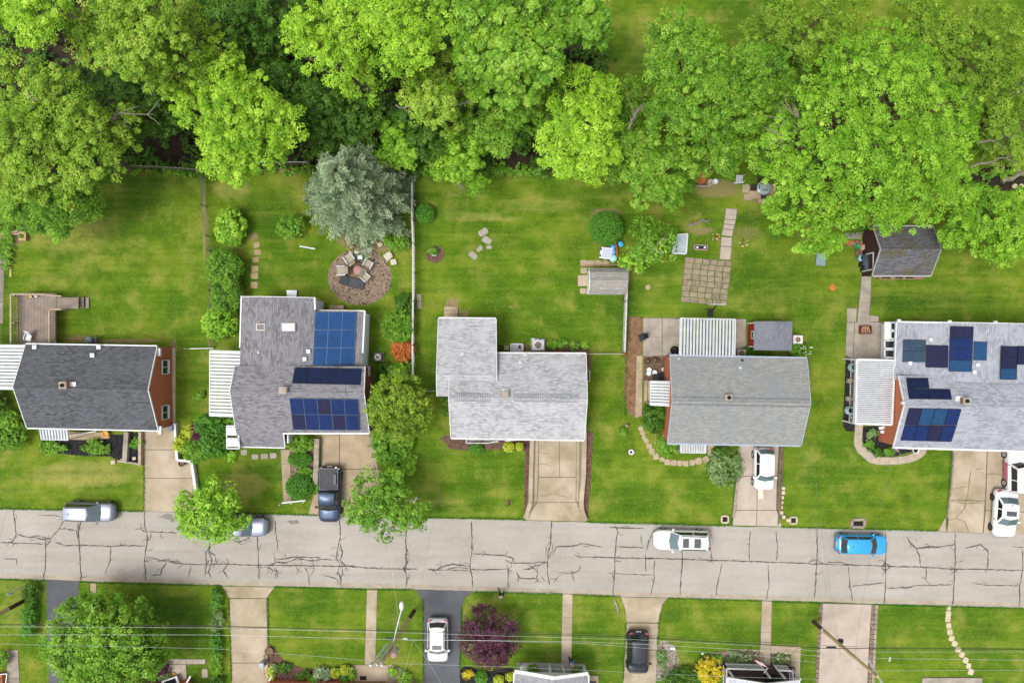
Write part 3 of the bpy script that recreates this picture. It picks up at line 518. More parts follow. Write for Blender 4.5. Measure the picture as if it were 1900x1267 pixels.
frame_m = mat('solar_frame', '4a5a74', '5a6a84', 3, .35, .7, .05, 20, 0); frame_k = mat('solar_frame_black', '14161c', '1c1e24', 3, .4, .4, .05, 20, 0)

def roof_plane(e, e0, e1, r1, r0, m, course=.155, name='roof_slope'):
    """courses of shingles rising from the eave e0-e1 to the ridge r0-r1"""
    n = max(3, int((r0 - e0).length / course)); nr = (e1 - e0).cross(r0 - e0).normalized(); mb = MB()
    if nr.z < 0: nr = -nr
    for i in range(n):
        v0, v1 = i / n, (i + 1) / n
        a, b, c, d = lerp(e0, r0, v0), lerp(e1, r1, v0), lerp(e1, r1, v1), lerp(e0, r0, v1)
        mb.add([a + nr * .020, b + nr * .020, c + nr * .004, d + nr * .004, a - nr * .01, b - nr * .01], [(0, 1, 2, 3), (4, 5, 1, 0)])
    # deck underneath
    mb.hexa([e0 - nr * .12, e1 - nr * .12, r1 - nr * .12, r0 - nr * .12, e0 - nr * .006, e1 - nr * .006, r1 - nr * .006, r0 - nr * .006])
    o = mb.build(name, m, e)
    return o, (e0, nr)
def ridge_caps(e, a, b, m, s=.3):
    mb = MB(); n = int((b - a).length / s); d = (b - a).normalized(); t = d.cross(Vector((0, 0, 1))).normalized()
    for i in range(n):
        p, q = lerp(a, b, i / n), lerp(a, b, (i + 1.05) / n); u = Vector((0, 0, .035)); lo = Vector((0, 0, .055))
        P = [p + t * .16 - lo, p + u + u * .4, p - t * .16 - lo, q + t * .16 - lo, q + u, q - t * .16 - lo]
        mb.add(P, [(0, 1, 4, 3), (1, 2, 5, 4), (0, 2, 1)])
    return tag(mb.build('ridge_cap', m, e), None, None, None, 'stuff')
def gable(e, q, ze, zr, m, wall, axis='x', f=.5, inset=.18, trim=white_trim, walls=True, caps=True, cut=None, gutter=True, zl=None, rakes=(1, 1)):
    """q = UL,UR,LR,LL roof corners in the photo at eave height; zl = other eave height"""
    z2 = ze if zl is None else zl
    if axis == 'x': A, B, C, D = W(*q[0], ze), W(*q[1], ze), W(*q[2], z2), W(*q[3], z2)
    else: A, B, C, D = W(*q[1], ze), W(*q[2], ze), W(*q[3], z2), W(*q[0], z2)     # A-B is the right-hand eave, C-D the left
    L, Rr = lerp(A, D, f), lerp(B, C, f); L.z = Rr.z = zr
    oN, pN = roof_plane(e, B, A, L, Rr, m); oS, pS = roof_plane(e, D, C, Rr, L, m)
    if caps: ridge_caps(e, L, Rr, m)
    if gutter:
        for a, b in ((A, B), (D, C)):
            o = Vector((0, 0, -.06)); out = ((a + b) / 2 - (L + Rr) / 2); out.z = 0; out = out.normalized() * .06
            MB().bar(a + o + out, b + o + out, .13, .12).build('gutter', trim, e)
    for a, b in [(A, L), (D, L)] * rakes[0] + [(B, Rr), (C, Rr)] * rakes[1]:
        out = (L - Rr).normalized() * (.03 if b is L else -.03); MB().bar(a + out + Vector((0, 0, -.05)), b + out + Vector((0, 0, -.05)), .06, .16).build('rake_trim', trim, e)
    if walls:
        c = (A + B + C + D) / 4; w = []
        for p in (A, B, C, D):
            d = p - c; d.z = 0; w.append(Vector((p.x - math.copysign(inset, d.x), p.y - math.copysign(inset, d.y), 0)))
        a, b, cc, d = w; top = [Vector((p.x, p.y, z - .1)) for p, z in zip(w, (ze, ze, z2, z2))]
        g1, g2 = lerp(a, d, f), lerp(b, cc, f); g1.z = g2.z = zr - .12
        MB().add([a, b, cc, d] + top + [g1, g2], [(0, 1, 5, 4), (2, 3, 7, 6), (1, 2, 6, 9, 5), (3, 0, 4, 8, 7)]).build('wall', wall, e)
    return dict(N=pN, S=pS, A=A, B=B, C=C, D=D, L=L, R=Rr)
def panel_grid(e, q, cols, rows, plane, mats, fm=frame_m, off=.1):
    """solar panels: q = UL,UR,LR,LL in the photo, laid on the roof plane"""
    P = [hitplane(x, y, plane[0], plane[1], off) for x, y in q]; nr = plane[1]; k = 0
    for j in range(rows):
        for i in range(cols):
            def pt(u, v): return lerp(lerp(P[0], P[1], u), lerp(P[3], P[2], u), v)
            g = .012; c4 = [pt((i) / cols, (j + 1) / rows), pt((i + 1) / cols, (j + 1) / rows), pt((i + 1) / cols, j / rows), pt(i / cols, j / rows)]
            cc = sum(c4, Vector()) / 4; c4 = [p + (cc - p).normalized() * g for p in c4]
            m = mats[k % len(mats)] if isinstance(mats, list) else mats; k += 1
            o = MB().hexa([p - nr * .04 for p in c4] + c4).build('solar_panel', m, e)
            fb = MB()
            for a, b in zip(c4, c4[1:] + c4[:1]): fb.bar(lerp(a, cc, .012) + nr * .004, lerp(b, cc, .012) + nr * .004, .02, .03, nr)
            fb.build('frame', fm, o)
def vent(e, px, py, plane, m=white_metal, r=.07, h=.28, hole=True):
    p = hitplane(px, py, *plane); o = MB().lathe((p.x, p.y, p.z - .05), [(r * 2.2, 0), (r * 2.2, .07), (r, .09), (r, h), (r * .75, h), (r * .75, h - .06)], 10).build('roof_vent', m, e)
    MB().lathe((p.x, p.y, p.z + h - .14), [(r * .74, 0), (r * .74, .02)], 8).build('opening', rubber, o)
def hood(e, px, py, plane, m=white_metal, d=.35):
    p = hitplane(px, py, *plane); MB().box((p.x, p.y, p.z + .06), (d, d, .14)).box((p.x, p.y, p.z + .16), (d * 1.15, d * 1.15, .05)).build('roof_vent', m, e)
def chimney(e, px, py, plane, m, w=.6, d=.6, h=.8, flue=True, flash=None):
    p = hitplane(px, py, *plane); o = MB().box((p.x, p.y, p.z + h / 2 - .3), (w, d, h + .6)).build('chimney', m, e)
    MB().box((p.x, p.y, p.z + h + .04), (w + .1, d + .1, .08)).build('chimney_cap', conc_grey, o)
    if flue: MB().lathe((p.x, p.y, p.z + h + .08), [(.16, 0), (.16, .12), (.12, .12), (.12, .02)], 10).build('flue', rubber, o)
    if flash: MB().box((p.x + flash[0], p.y + flash[1], p.z + .04), (flash[2], flash[3], .06)).build('flashing', white_metal, o)
def window(e, p, q, z0, z1, out=.03, panes=2, m=white_trim):
    """window in the wall line p-q (ground points), z0..z1"""
    p, q = Vector(p), Vector(q); d = (q - p).normalized(); n = Vector((d.y, -d.x, 0)); z = Vector((0, 0, 1)); f = MB()
    a, b = p + n * out, q + n * out
    for u, v in (((a + z * z0), (b + z * z0)), ((a + z * z1), (b + z * z1)), ((a + z * z0), (a + z * z1)), ((b + z * z0), (b + z * z1))): f.bar(u, v, .09, .08)
    for i in range(1, panes): c = lerp(a, b, i / panes); f.bar(c + z * z0, c + z * z1, .06, .06)
    o = f.build('window', m, e); MB().hexa([a + z * z0 - n * .04, b + z * z0 - n * .04, b + z * z0, a + z * z0, a + z * z1 - n * .04, b + z * z1 - n * .04, b + z * z1, a + z * z1]).build('pane', glass, o)
    MB().bar(a + z * (z0 - .06) + n * .06, b + z * (z0 - .06) + n * .06, .16, .06).build('sill', m, o)
def ribs(name, label, q, z0, z1, n, m, along='x', group=None, posts=True, gap=.12, lip=True, pieces='roof_panel', thick=.1):
    """ribbed patio cover: q = UL,UR,LR,LL; ribs run left-right ('x') or up-down ('y'); z0 at the left/top edge, z1 at the right/bottom edge"""
    e = thing(name, label, 'patio cover' if 'awning' not in name else 'awning', W(*q[0]), group)
    if along == 'x': A, B, C, D = W(*q[0], z0), W(*q[1], z1), W(*q[2], z1), W(*q[3], z0)      # ribs A->B
    else: A, B, C, D = W(*q[0], z0), W(*q[3], z1), W(*q[2], z1), W(*q[1], z0)
    for i in range(n):
        t0, t1 = i / n, (i + 1 - gap) / n; a, b, c, d = lerp(A, D, t0), lerp(B, C, t0), lerp(B, C, t1), lerp(A, D, t1)
        u = Vector((0, 0, thick)); r0, r1 = lerp(a, d, .28), lerp(b, c, .28); mb = MB()
        k = [lerp(a, d, .05), lerp(b, c, .05), lerp(b, c, .95), lerp(a, d, .95)]
        if along == 'y': k = k[::-1]; 
        if (k[1] - k[0]).cross(k[2] - k[0]).z < 0: k = k[::-1]
        mb.hexa([p - u * .4 for p in k] + k)
        mb.bar(r0 + u * .5, r1 + u * .5, max(.05, (d - a).length * .32), thick)
        mb.build(pieces, m, e)
    fb = MB(); dz = Vector((0, 0, -.04))
    for a, b in ((A, B), (B, C), (C, D), (D, A)): fb.bar(a + dz, b + dz, .1, .14)
    if lip: fb.build('edge_beam', m, e)
    if posts:
        c4 = (A + B + C + D) / 4
        for p in (A, B, C, D):
            g = lerp(p, c4, .05); MB().tube([(g.x, g.y, 0), (g.x, g.y, g.z - .1)], .045, 8).build('post', m, e)
    return e


def fronts(e, g, inset, wins, garage=None):
    """windows and a panelled garage door in the street wall"""
    P = lambda u: Vector((*lerp(g['D'], g['C'], u)[:2], 0)) + Vector((0, inset, 0))
    for u0, u1 in wins: window(e, P(u0), P(u1), .9, 2.1, .05, 2)
    if garage:
        a, b = P(garage[0]) - Vector((0, .04, 0)), P(garage[1]) - Vector((0, .04, 0)); o = MB().bar(a + Vector((0, 0, 1.05)), b + Vector((0, 0, 1.05)), .08, 2.1).build('garage_door', white_trim, e)
        for k in range(4):
            for i in range(4): p, q = lerp(a, b, (i + .1) / 4), lerp(a, b, (i + .9) / 4); z = Vector((0, -.045, .3 + k * .5)); MB().bar(p + z, q + z, .03, .34).build('panel', siding, o)
# ---- H1: dark roof, brick gable on the right
e = thing('house', 'long house with charcoal shingle roof and a brick gable end', 'house', W(170, 720))
g1 = gable(e, [(48, 639), (291, 643), (293, 798), (50, 793)], 2.9, 4.5, sh_dark, brick_red, inset=.06)
chimney(e, 124, 714, g1['N'], brick_red, .55, .5, .5, True, (.55, -.05, .55, .62))
for x, y in ((66, 644), (185, 644), (173, 659)): hood(e, x, y, g1['N'], white_metal, .32)
B, C = g1['B'], g1['C']; xw = B.x - .06
for yy in (681, 765):
    c = W(294, yy, 1.6).y; window(e, (xw, c - .62, 0), (xw, c + .62, 0), 1.1, 2.1, .13, 2)
for p in (g1['B'], g1['C']): MB().box((p.x + .12, p.y + (.0 if p is g1['C'] else -.5), 2.75), (.3, .7, .25)).build('gutter_return', white_trim, e)
MB().box((xw + .17, (B.y + C.y) / 2, .06), (.3, abs(B.y - C.y) - .3, .12)).build('foundation_strip', stone_pale, e)
fronts(e, g1, .06, [(.36, .46), (.62, .74)])
ribs('patio_cover', 'white ribbed metal patio cover at the left edge of the picture', [(-40, 640), (47, 640.5), (28, 722), (-60, 721)], 2.5, 2.75, 13, white_metal, 'x', None)
ribs('awning', 'small white ribbed awning over the front porch of the charcoal roofed house', [(74, 795), (124, 796), (126, 816), (77, 815)], 2.7, 2.35, 9, white_metal, 'y', None)

# ---- H2: mauve roof with three solar arrays
e = thing('house', 'grey shingled house with blue solar panels and two skylights', 'house', W(560, 700))
g2 = gable(e, [(436, 679), (677, 680), (685, 804), (438, 800)], 3.8, 4.5, sh_mauve, brick_dark, f=.37, inset=.1, zl=2.7, gutter=False)
pN2, pS2 = g2['N'], g2['S']
# front porch extension of the south slope
a, b = hitplane(438, 800, *pS2), hitplane(525, 802, *pS2); dd = (a - g2['L']).normalized() * 1.6
roof_plane(e, a + dd, b + dd, b, a, sh_mauve)
MB().bar(a + dd + Vector((0, -.05, -.06)), b + dd + Vector((0, -.05, -.06)), .12, .14).build('fascia', white_trim, e)
MB().bar(b + Vector((.04, 0, -.04)), b + dd + Vector((.04, 0, -.04)), .08, .16).build('fascia', white_trim, e)
MB().bar(hitplane(525, 804, *pS2), g2['C'], .14, .14).build('gutter', white_trim, e)
MB().prism([(a.x + .2, a.y), (b.x - .2, b.y), (b.x - .2, b.y + dd.y * .75), (a.x + .2, a.y + dd.y * .75)], 0, 1.9).build('porch_wall', brick_dark, e)
MB().box((b.x + .25, b.y - .6, 1.1), (.12, .9, 2.1)).build('porch_door', white_trim, e)
gn = gable(e, [(449, 551), (585, 553), (580, 690), (445, 690)], 3.42, 4.0, sh_mauve, siding, axis='y', f=.55, inset=.12, walls=False, gutter=False, zl=3.45, rakes=(1, 0))
E0 = W(449, 550, 3.45)
ge = lerp(gn['A'], gn['B'], .185)
_, pE2 = roof_plane(e, W(672, 690, 2.7), W(677, 577, 2.7), ge, gn['B'], sh_mauve)
wp = [W(453, 555, 3.4), W(582, 556, 3.4), W(582, 581, 3), W(675, 581, 2.7), W(671, 690, 2.7), W(450, 690, 3.4)]
MB().prism([(p.x, p.y) for p in wp], 0, 2.55).build('wall', siding, e)
MB().bar(E0 + Vector((-.03, .05, 0)), W(446, 645, 3.45) + Vector((-.03, 0, 0)), .12, .16).build('gutter', white_trim, e)
MB().bar(W(677, 577, 2.7), W(673, 655, 2.7), .14, .14).build('gutter', white_trim, e); MB().bar(W(586, 576, 2.72), W(677, 577, 2.7), .12, .16).build('fascia', white_trim, e)
MB().bar(W(585, 552, 3.2), W(586, 575, 3.2), .14, .5).build('fascia', white_trim, e)
panel_grid(e, [(585, 579), (661, 579), (656, 678), (580, 678)], 3, 3, pE2, sol_blue, frame_m, .14)
panel_grid(e, [(547, 681.5), (671, 684), (668, 714), (542, 711)], 5, 1, pN2, sol_shaded, frame_k, .12)
panel_grid(e, [(537, 739), (664, 741), (668, 798), (544, 797)], 5, 2, pS2, [sol_navy, sol_navy, sol_mix[1]], frame_m, .12)
chimney(e, 528, 723, pN2, mat('chimney_white', 'b9b3a8', 'c8c2b6', 3), .55, .5, .45, False)
for x, y, k in ((484, 607, 0), (536, 607, 1)):
    pl = gn['S'] if k == 0 else gn['N']; p = hitplane(x, y, *pl); w = (.75, .6) if k == 0 else (1.15, .7)
    o = MB().box((p.x, p.y, p.z + .06), (w[0], w[1], .16)).build('skylight', mat('skylight_frame', 'b3a79f', 'c2b6ae', 3), e)
    MB().box((p.x, p.y, p.z + .145), (w[0] - .16, w[1] - .14, .03)).build('pane', glass if k == 0 else pale_plastic, o)
vent(e, 480, 653, gn['S']); hood(e, 573, 652, gn['N'], white_metal, .3); hood(e, 566, 666, gn['N'], white_metal, .3)
MB().box((W(691, 690).x, W(691, 690).y, 1.6), (.08, 1.2, .9)).build('window', white_trim, e)
MB().tube([hitplane(640, 715, *pN2), g2['R'] + Vector((-1.6, 0, .12)), hitplane(645, 741, *pS2)], .03, 6).build('conduit', grey_metal, e)
fronts(e, g2, .1, [], (.62, .94))
ribs('patio_cover', 'white ribbed metal carport roof on the left of the solar roofed house', [(389.5, 650.5), (447, 652), (445, 773), (389, 771)], 2.4, 2.65, 19, white_metal, 'x')
ribs('awning', 'small white framed awning left of the front porch', [(420.5, 790), (442, 790), (444, 832), (421, 832)], 2.4, 2.5, 2, white_metal, 'x')

# ---- H3: pale grey roof in the centre
e = thing('house', 'pale grey shingled house with dark ridge vents at the picture centre', 'house', W(950, 735))
g3 = gable(e, [(835, 655.5), (1087, 656.5), (1084, 816), (837, 812)], 2.8, 4.5, sh_pale, brick_dark, inset=.2)
g3b = gable(e, [(814, 590.5), (920, 591.5), (922, 736), (811, 735)], 2.7, 4.0, sh_pale, siding, f=.72, inset=.2, zl=3.5, gutter=False)
MB().bar(g3b['A'] + Vector((0, .05, -.05)), g3b['B'] + Vector((0, .05, -.05)), .12, .12).build('gutter', white_trim, e)
for x0, x1 in ((849, 912), (956, 1072)):
    u = lambda x: lerp(g3['L'], g3['R'], (x - 838) / 250) + Vector((0, 0, .02)); n = int((x1 - x0) / 4)
    mb = MB()
    for s in (-.32, .32): mb.bar(u(x0) + Vector((0, s, -.13)), u(x1) + Vector((0, s, -.13)), .04, .06)
    for i in range(n + 1): p = u(x0 + (x1 - x0) * i / n); mb.bar(p + Vector((0, -.32, -.13)), p + Vector((0, 0, .045)), .03, .03); mb.bar(p + Vector((0, 0, .045)), p + Vector((0, .32, -.13)), .03, .03)
    tag(mb.build('ridge_vent', mat('ridge_vent', '6a6c70', '7a7c80', 3), e), None, None, None, 'stuff')
vent(e, 859, 658, g3b['N'], r=.09); vent(e, 975, 659, g3['N'], r=.09); vent(e, 966, 674, g3['N'], r=.09)
hood(e, 905, 686, g3['N'], mat('vent_dark', '3d3f45', '4a4c52', 3), .32)
chimney(e, 938, 731, g3['N'], mat('chimney_dark', '46484e', '54565c', 3), .42, .5, .35, False, (0, .35, .5, .2))
mb = MB()
for a, b in (((865, 822), (905, 822)), ((905, 822), (924, 818)), ((865, 822), (865, 813)), ((868, 815), (924, 815))):
    for z in (.15, .5, .9): mb.bar(W(*a, z), W(*b, z), .07, .06)
o = mb.build('porch_railing', white_trim, e)
for x in (865, 878, 891, 905, 915, 924): MB().bar(W(x, 822 if x < 906 else 819, 0), W(x, 822 if x < 906 else 819, .98), .08, .08).build('post', white_trim, o)
MB().bar(W(937, 818, .9), W(968, 815, .9), .08, .08).build('handrail', white_trim, e)
MB().prism(PX([(866, 812), (925, 812), (925, 820), (905, 821.5), (866, 821.5)]), 0, .12).build('porch_slab', conc_grey, e)
e3 = e
slabs('back_steps', 'concrete back steps behind the pale grey house', [[(824, 569), (850, 569), (850, 576), (824, 576)], [(824, 576.5), (850, 576.5), (850, 583), (824, 583)], [(824, 583.5), (850, 583.5), (850, 596), (824, 596)]], conc_old, .16)

fronts(e3, g3, .2, [(.16, .34), (.42, .52)], (.66, .94))
# ---- H4: sage roof
e = thing('house', 'red brick house with weathered grey green shingle roof', 'house', W(1370, 745))
g4 = gable(e, [(1243.5, 660), (1497, 665), (1486, 826), (1239, 822)], 2.8, 4.15, sh_sage, brick_red, inset=.12, trim=mat('gutter_blue', '7d8a98', '8d9aa6', 3, .5, 0, .08, 20, 0))
for z, dy in ((.05, -.3), (.05, .3)):
    MB().bar(g4['L'] + Vector((0, dy, -.07)), g4['R'] + Vector((0, dy, -.07)), .09, .05).build('ridge_flashing', mat('vent_grey', '5a5c5e', '6c6e70', 3), e)
chimney(e, 1350, 737, g4['N'], mat('chimney_tan', '8a7f70', 'a09585', 3), .5, .45, .3, True)
vent(e, 1260, 666, g4['N'], r=.05); vent(e, 1377, 669, g4['N'], rubber, .06); vent(e, 1374, 683, g4['N'], r=.07)
fronts(e, g4, .12, [(.3, .42)], (.55, .82))
xl = g4['A'].x + .12
MB().box((xl - .03, W(0, 740).y, .5), (.3, 7.4, .5)).build('foundation', brick_dark, e)
def slatted(label):
    e = ribs('patio_cover', label, [(1262.5, 590.5), (1364.5, 592.5), (1363, 663), (1261, 660)], 2.45, 2.75, 17, white_metal, 'y', None, True, .26, True)
slatted('white slatted patio cover behind the grey green roofed house')
ribs('awning', 'white ribbed door canopy on the left side of the brick house', [(1207, 707), (1245, 708), (1243, 753), (1206.5, 751)], 2.2, 2.45, 8, white_metal, 'x')
ribs('awning', 'white ribbed awning over the front door of the grey green roofed house', [(1263, 820), (1310, 822), (1309, 840), (1263, 839)], 2.6, 2.25, 10, white_metal, 'y')
slabs('side_steps', 'weathered concrete side steps under the small canopy', [[(1195, 706), (1200.5, 706), (1200, 744), (1194.5, 744)]], conc_old, .18); 
st = COL.objects['side_steps']
for x0, x1, z in ((1201, 1206.5, .36), (1207, 1232, .54)): MB().prism(PX([(x0, 706), (x1, 706), (x1, 744), (x0, 744)]), 0, z).build('slab', conc_old, st)

# ---- H5: blue grey roof, right edge
e = thing('house', 'large blue grey shingled house with dark solar panels at the right edge', 'house', W(1800, 740))
g5 = gable(e, [(1668, 697), (2190, 705), (2180, 843), (1658, 829)], 3.3, 4.3, sh_blue, brick_red, f=.39, inset=.12, zl=2.75, gutter=False)
g5n = gable(e, [(1664, 597), (2060, 606), (2050, 712), (1660, 705)], 2.75, 4.25, sh_blue, siding, axis='y', f=.535, inset=.15, gutter=False, rakes=(1, 0))
MB().bar(W(1656, 830, 2.7), W(2100, 843, 2.7), .16, .16).build('gutter', white_trim, e)
MB().bar(W(1664, 597, 2.7), W(1661, 680, 2.7), .2, .14).build('gutter', white_trim, e); MB().bar(W(1664, 597, 2.72), W(1850, 601, 4.0), .12, .16).build('fascia', white_trim, e)
for x, y in ((1668, 595), (1762, 597), (1847, 598)): MB().box(tuple(W(x, y, 2.9 + (x - 1664) / 180)), (.3, .25, .12)).build('roof_bracket', white_metal, e)
wS, wN, wW = g5['S'], g5['N'], g5n['S']
panel_grid(e, [(1676, 630), (1718, 630.5), (1716.5, 672), (1674.5, 671.5)], 1, 2, wW, [sol_mix[3], sol_mix[3]], frame_k)
panel_grid(e, [(1718.5, 640), (1760, 641), (1759, 682.5), (1717, 681.5)], 1, 2, wW, [sol_mix[1], sol_mix[1]], frame_k)
panel_grid(e, [(1763, 605), (1806.5, 606), (1803.5, 690), (1760, 689)], 1, 4, wW, [sol_mix[1], sol_mix[0], sol_mix[0], sol_mix[2]], frame_k)
panel_grid(e, [(1807, 633.5), (1831.5, 634), (1830.5, 669), (1806, 668.5)], 1, 1, wW, [sol_mix[2]], frame_k)
wE = g5n['N']
panel_grid(e, [(1858, 642), (1888, 642.5), (1886.5, 704.5), (1856, 704)], 1, 3, wE, [sol_mix[1], sol_mix[1], sol_mix[2]], frame_k)
panel_grid(e, [(1889, 642), (1919, 642.5), (1918, 677), (1888, 676.5)], 1, 1, wE, [sol_mix[1]], frame_k)
panel_grid(e, [(1682, 701), (1722, 701.5), (1724.5, 720), (1684, 720)], 1, 1, wN, [sol_shaded], frame_k, .12)
panel_grid(e, [(1684, 720.5), (1763, 722), (1766.5, 741), (1687, 740)], 2, 1, wN, [sol_shaded], frame_k, .12)
panel_grid(e, [(1687, 757), (1784, 759), (1775, 789), (1679, 788)], 4, 1, wS, [sol_mix[1], sol_mix[2], sol_mix[2], sol_mix[0]], frame_k, .12)
panel_grid(e, [(1679, 789), (1775, 790), (1765, 819.5), (1671, 817)], 4, 1, wS, [sol_mix[0], sol_navy, sol_mix[1], sol_mix[0]], frame_k, .12)
chimney(e, 1786, 743, wN, mat('chimney_brown', '6e5648', '7d6453', 3), .55, .5, .5, True, (-.3, 0, .7, .8))
for x, y in ((1725, 630), (1687, 674), (1812, 677), (1806, 690)): hood(e, x, y, wW, white_metal, .28)
mb = MB(); p0 = hitplane(1845, 603, *wW); 
A5 = g5['A']; xw = A5.x + .12
MB().lathe(tuple(W(1674, 747, 4.2)), [(.16, 0), (.16, .2), (.1, .26)], 10).build('roof_vent', white_metal, e)
MB().prism(PX([(1655, 812), (1672, 812), (1672, 826), (1657, 826)]), 0, 2.4).build('front_wall', stone_pale, e)
MB().prism(PX([(1630, 790), (1658, 788), (1656, 822), (1644, 822), (1642, 806), (1630, 804)]), 0, .5).build('brick_porch', brick_red, e)
fronts(e, g5, .12, [(.06, .14)], (.24, .44))
# sun porch on the back left
e = thing('sun_porch', 'white framed glass enclosure at the back of the blue grey house', 'porch', W(1650, 630))
fr = MB(); 
MB().prism(PX([(1641, 597), (1661, 597), (1659, 664), (1640, 663)]), 0, 2.0).build('wall', siding, e)
for y0, y1, x0 in ((599, 612, 1652), (615, 628, 1652), (632, 646, 1641), (649, 663, 1641)):
    z = 2.15
    o = MB().prism(PX([(x0, y0), (1662, y0), (1662, y1), (x0, y1)], z), 2.12, 2.16).build('pane', glass, e)
    mb = MB(); c4 = PX([(x0, y0), (1662, y0), (1662, y1), (x0, y1)], z)
    for a, b in zip(c4, c4[1:] + c4[:1]): mb.bar(a + Vector((0, 0, .03)), b + Vector((0, 0, .03)), .1, .08)
    mb.build('frame', white_trim, o)
MB().prism(PX([(1641, 597), (1651.5, 597), (1651.5, 630), (1640.5, 630)], 2.1), 2.02, 2.14).build('roof_panel', white_trim, e)
# pergola
e = thing('pergola', 'white louvred pergola beside the brick gable at the right', 'pergola', W(1620, 730))
A, B, C, D = W(1590, 667, 2.5), W(1660, 668.5, 2.6), W(1655, 788, 2.6), W(1588, 786, 2.5); n = 34
for i in range(n):
    t = (i + .5) / n; a, b = lerp(A, D, t), lerp(B, C, t); MB().bar(a, b, .11, .06).build('slat', white_metal, e)
for a, b in ((A, B), (B, C), (C, D), (D, A)): MB().bar(a + Vector((0, 0, -.07)), b + Vector((0, 0, -.07)), .16, .2).build('beam', white_trim, e)
for p in (A, B, C, D): MB().bar((p.x, p.y, 0), (p.x, p.y, p.z - .15), .12, .12).build('post', white_trim, e)
a, d = W(1587, 668, .9), W(1583, 786, .9)
MB().bar(a, d, .09, .07).build('rail', white_trim, e); MB().bar(a - Vector((0, 0, .75)), d - Vector((0, 0, .75)), .07, .06).build('rail', white_trim, e)
for i in range(34): p = lerp(a, d, (i + .5) / 34); MB().bar(p - Vector((0, 0, .75)), p, .05, .04).build('baluster', white_trim, e)
for i, y in enumerate((670, 700, 733, 762, 786)): p = W(1584.5, y); MB().bar(p, p + Vector((0, 0, 1.05)), .1, .1).build('post', white_trim, e)
MB().prism(PX([(1589, 668), (1657, 668), (1655, 787), (1587, 787)]), 0, .02).build('floor', mat('pergola_floor', '4b4540', '5a544d', 2), e)

# ---- bottom row
e = thing('house', 'house at the bottom edge with a grey porch gable and white posts', 'house', W(1025, 1290))
gp = gable(e, [(955, 1247), (1091, 1251), (1090, 1420), (950, 1420)], 2.7, 3.7, shingle('shingle_grey', '77777a', '929295', '606063', '85858a', .6, .4), siding, axis='y', f=.47, walls=False)
A, D, L = gp['A'], gp['D'], gp['L']
a, d, l = [p + Vector((0, .06, -.08)) for p in (A, D, L)]
MB().add([d, a, l, d + Vector((0, -.1, 0)), a + Vector((0, -.1, 0)), l + Vector((0, -.1, 0))], [(0, 1, 2), (5, 4, 3), (0, 3, 4, 1), (1, 4, 5, 2), (2, 5, 3, 0)]).build('gable_face', white_trim, e)
for a, b in ((D, L), (L, A)): MB().bar(a + Vector((0, .12, 0)), b + Vector((0, .12, 0)), .3, .1).build('rake_board', white_trim, e)
MB().prism(PX([(960, 1227.5), (1085, 1231), (1084, 1330), (958, 1330)]), 0, .16).build('porch_floor', mat('porch_grey', '8d8f87', '9a9c94', 1, .8, 0, .1, 30, 0), e)
for x in (962, 1019, 1083): p = W(x, 1229.5 + (x - 962) * .025); MB().box((p.x, p.y - .1, 1.3), (.24, .24, 2.4)).build('porch_post', white_trim, e)
MB().prism([(p.x, p.y) for p in PX([(958, 1262), (1084, 1266), (1080, 1420), (955, 1420)])], .16, 2.5).build('wall', siding, e)
MB().prism(PX([(1090, 1252), (1110, 1252), (1110, 1330), (1090, 1330)]), 0, .12).build('side_slab', conc_old, e)
MB().prism(PX([(1093, 1262), (1106, 1262), (1106, 1268), (1093, 1268)]), .1, .14).build('doormat', dark_metal, e)

e = thing('house', 'house at the bottom edge with white railed dark deck and flag', 'house', W(1410, 1290))
dk = mat('deck_dark', '3a2f2a', '463a33', 1.5, .7, 0, .2, 30, .1)
fl = MB().prism(PX([(1343, 1233), (1475, 1238), (1474, 1340), (1340, 1340)], .6), .4, .6).build('deck_floor', dk, e)
def railing(e, p0, p1, z, h, n, m=white_trim, name='railing'):
    a, b = W(*p0, z), W(*p1, z); u = Vector((0, 0, h)); o = MB().bar(a + u, b + u, .12, .08).bar(a + Vector((0, 0, .1)), b + Vector((0, 0, .1)), .09, .07).build(name, m, e)
    for i in range(n + 1): p = lerp(a, b, i / n); MB().bar(p, p + u, .05 if 0 < i < n else .12, .05 if 0 < i < n else .12).build('baluster', m, o)
railing(e, (1342, 1230), (1410, 1232), .6, 1.0, 24); railing(e, (1436, 1233), (1462, 1234.5), .6, 1.0, 10); railing(e, (1342, 1230), (1341, 1300), .6, 1.0, 14); railing(e, (1462, 1234.5), (1470, 1300), .6, 1.0, 14)
for x, y in ((1410, 1232), (1436, 1233), (1344, 1231), (1464, 1235)): p = W(x, y); MB().bar(p, p + Vector((0, 0, 2.5)), .15, .15).build('porch_post', white_trim, e)
g7 = gable(e, [(1350, 1257), (1482, 1262), (1480, 1440), (1345, 1440)], 2.7, 3.6, shingle('shingle_pale2', '9a9ca3', 'b5b6bb', '80828a', 'a9aab0', .6, .4), siding, axis='y', f=.5, walls=False)
p = W(1425, 1250); MB().box((p.x, p.y, 1.0), (1.2, .5, .8)).build('bench', black_plastic, e)
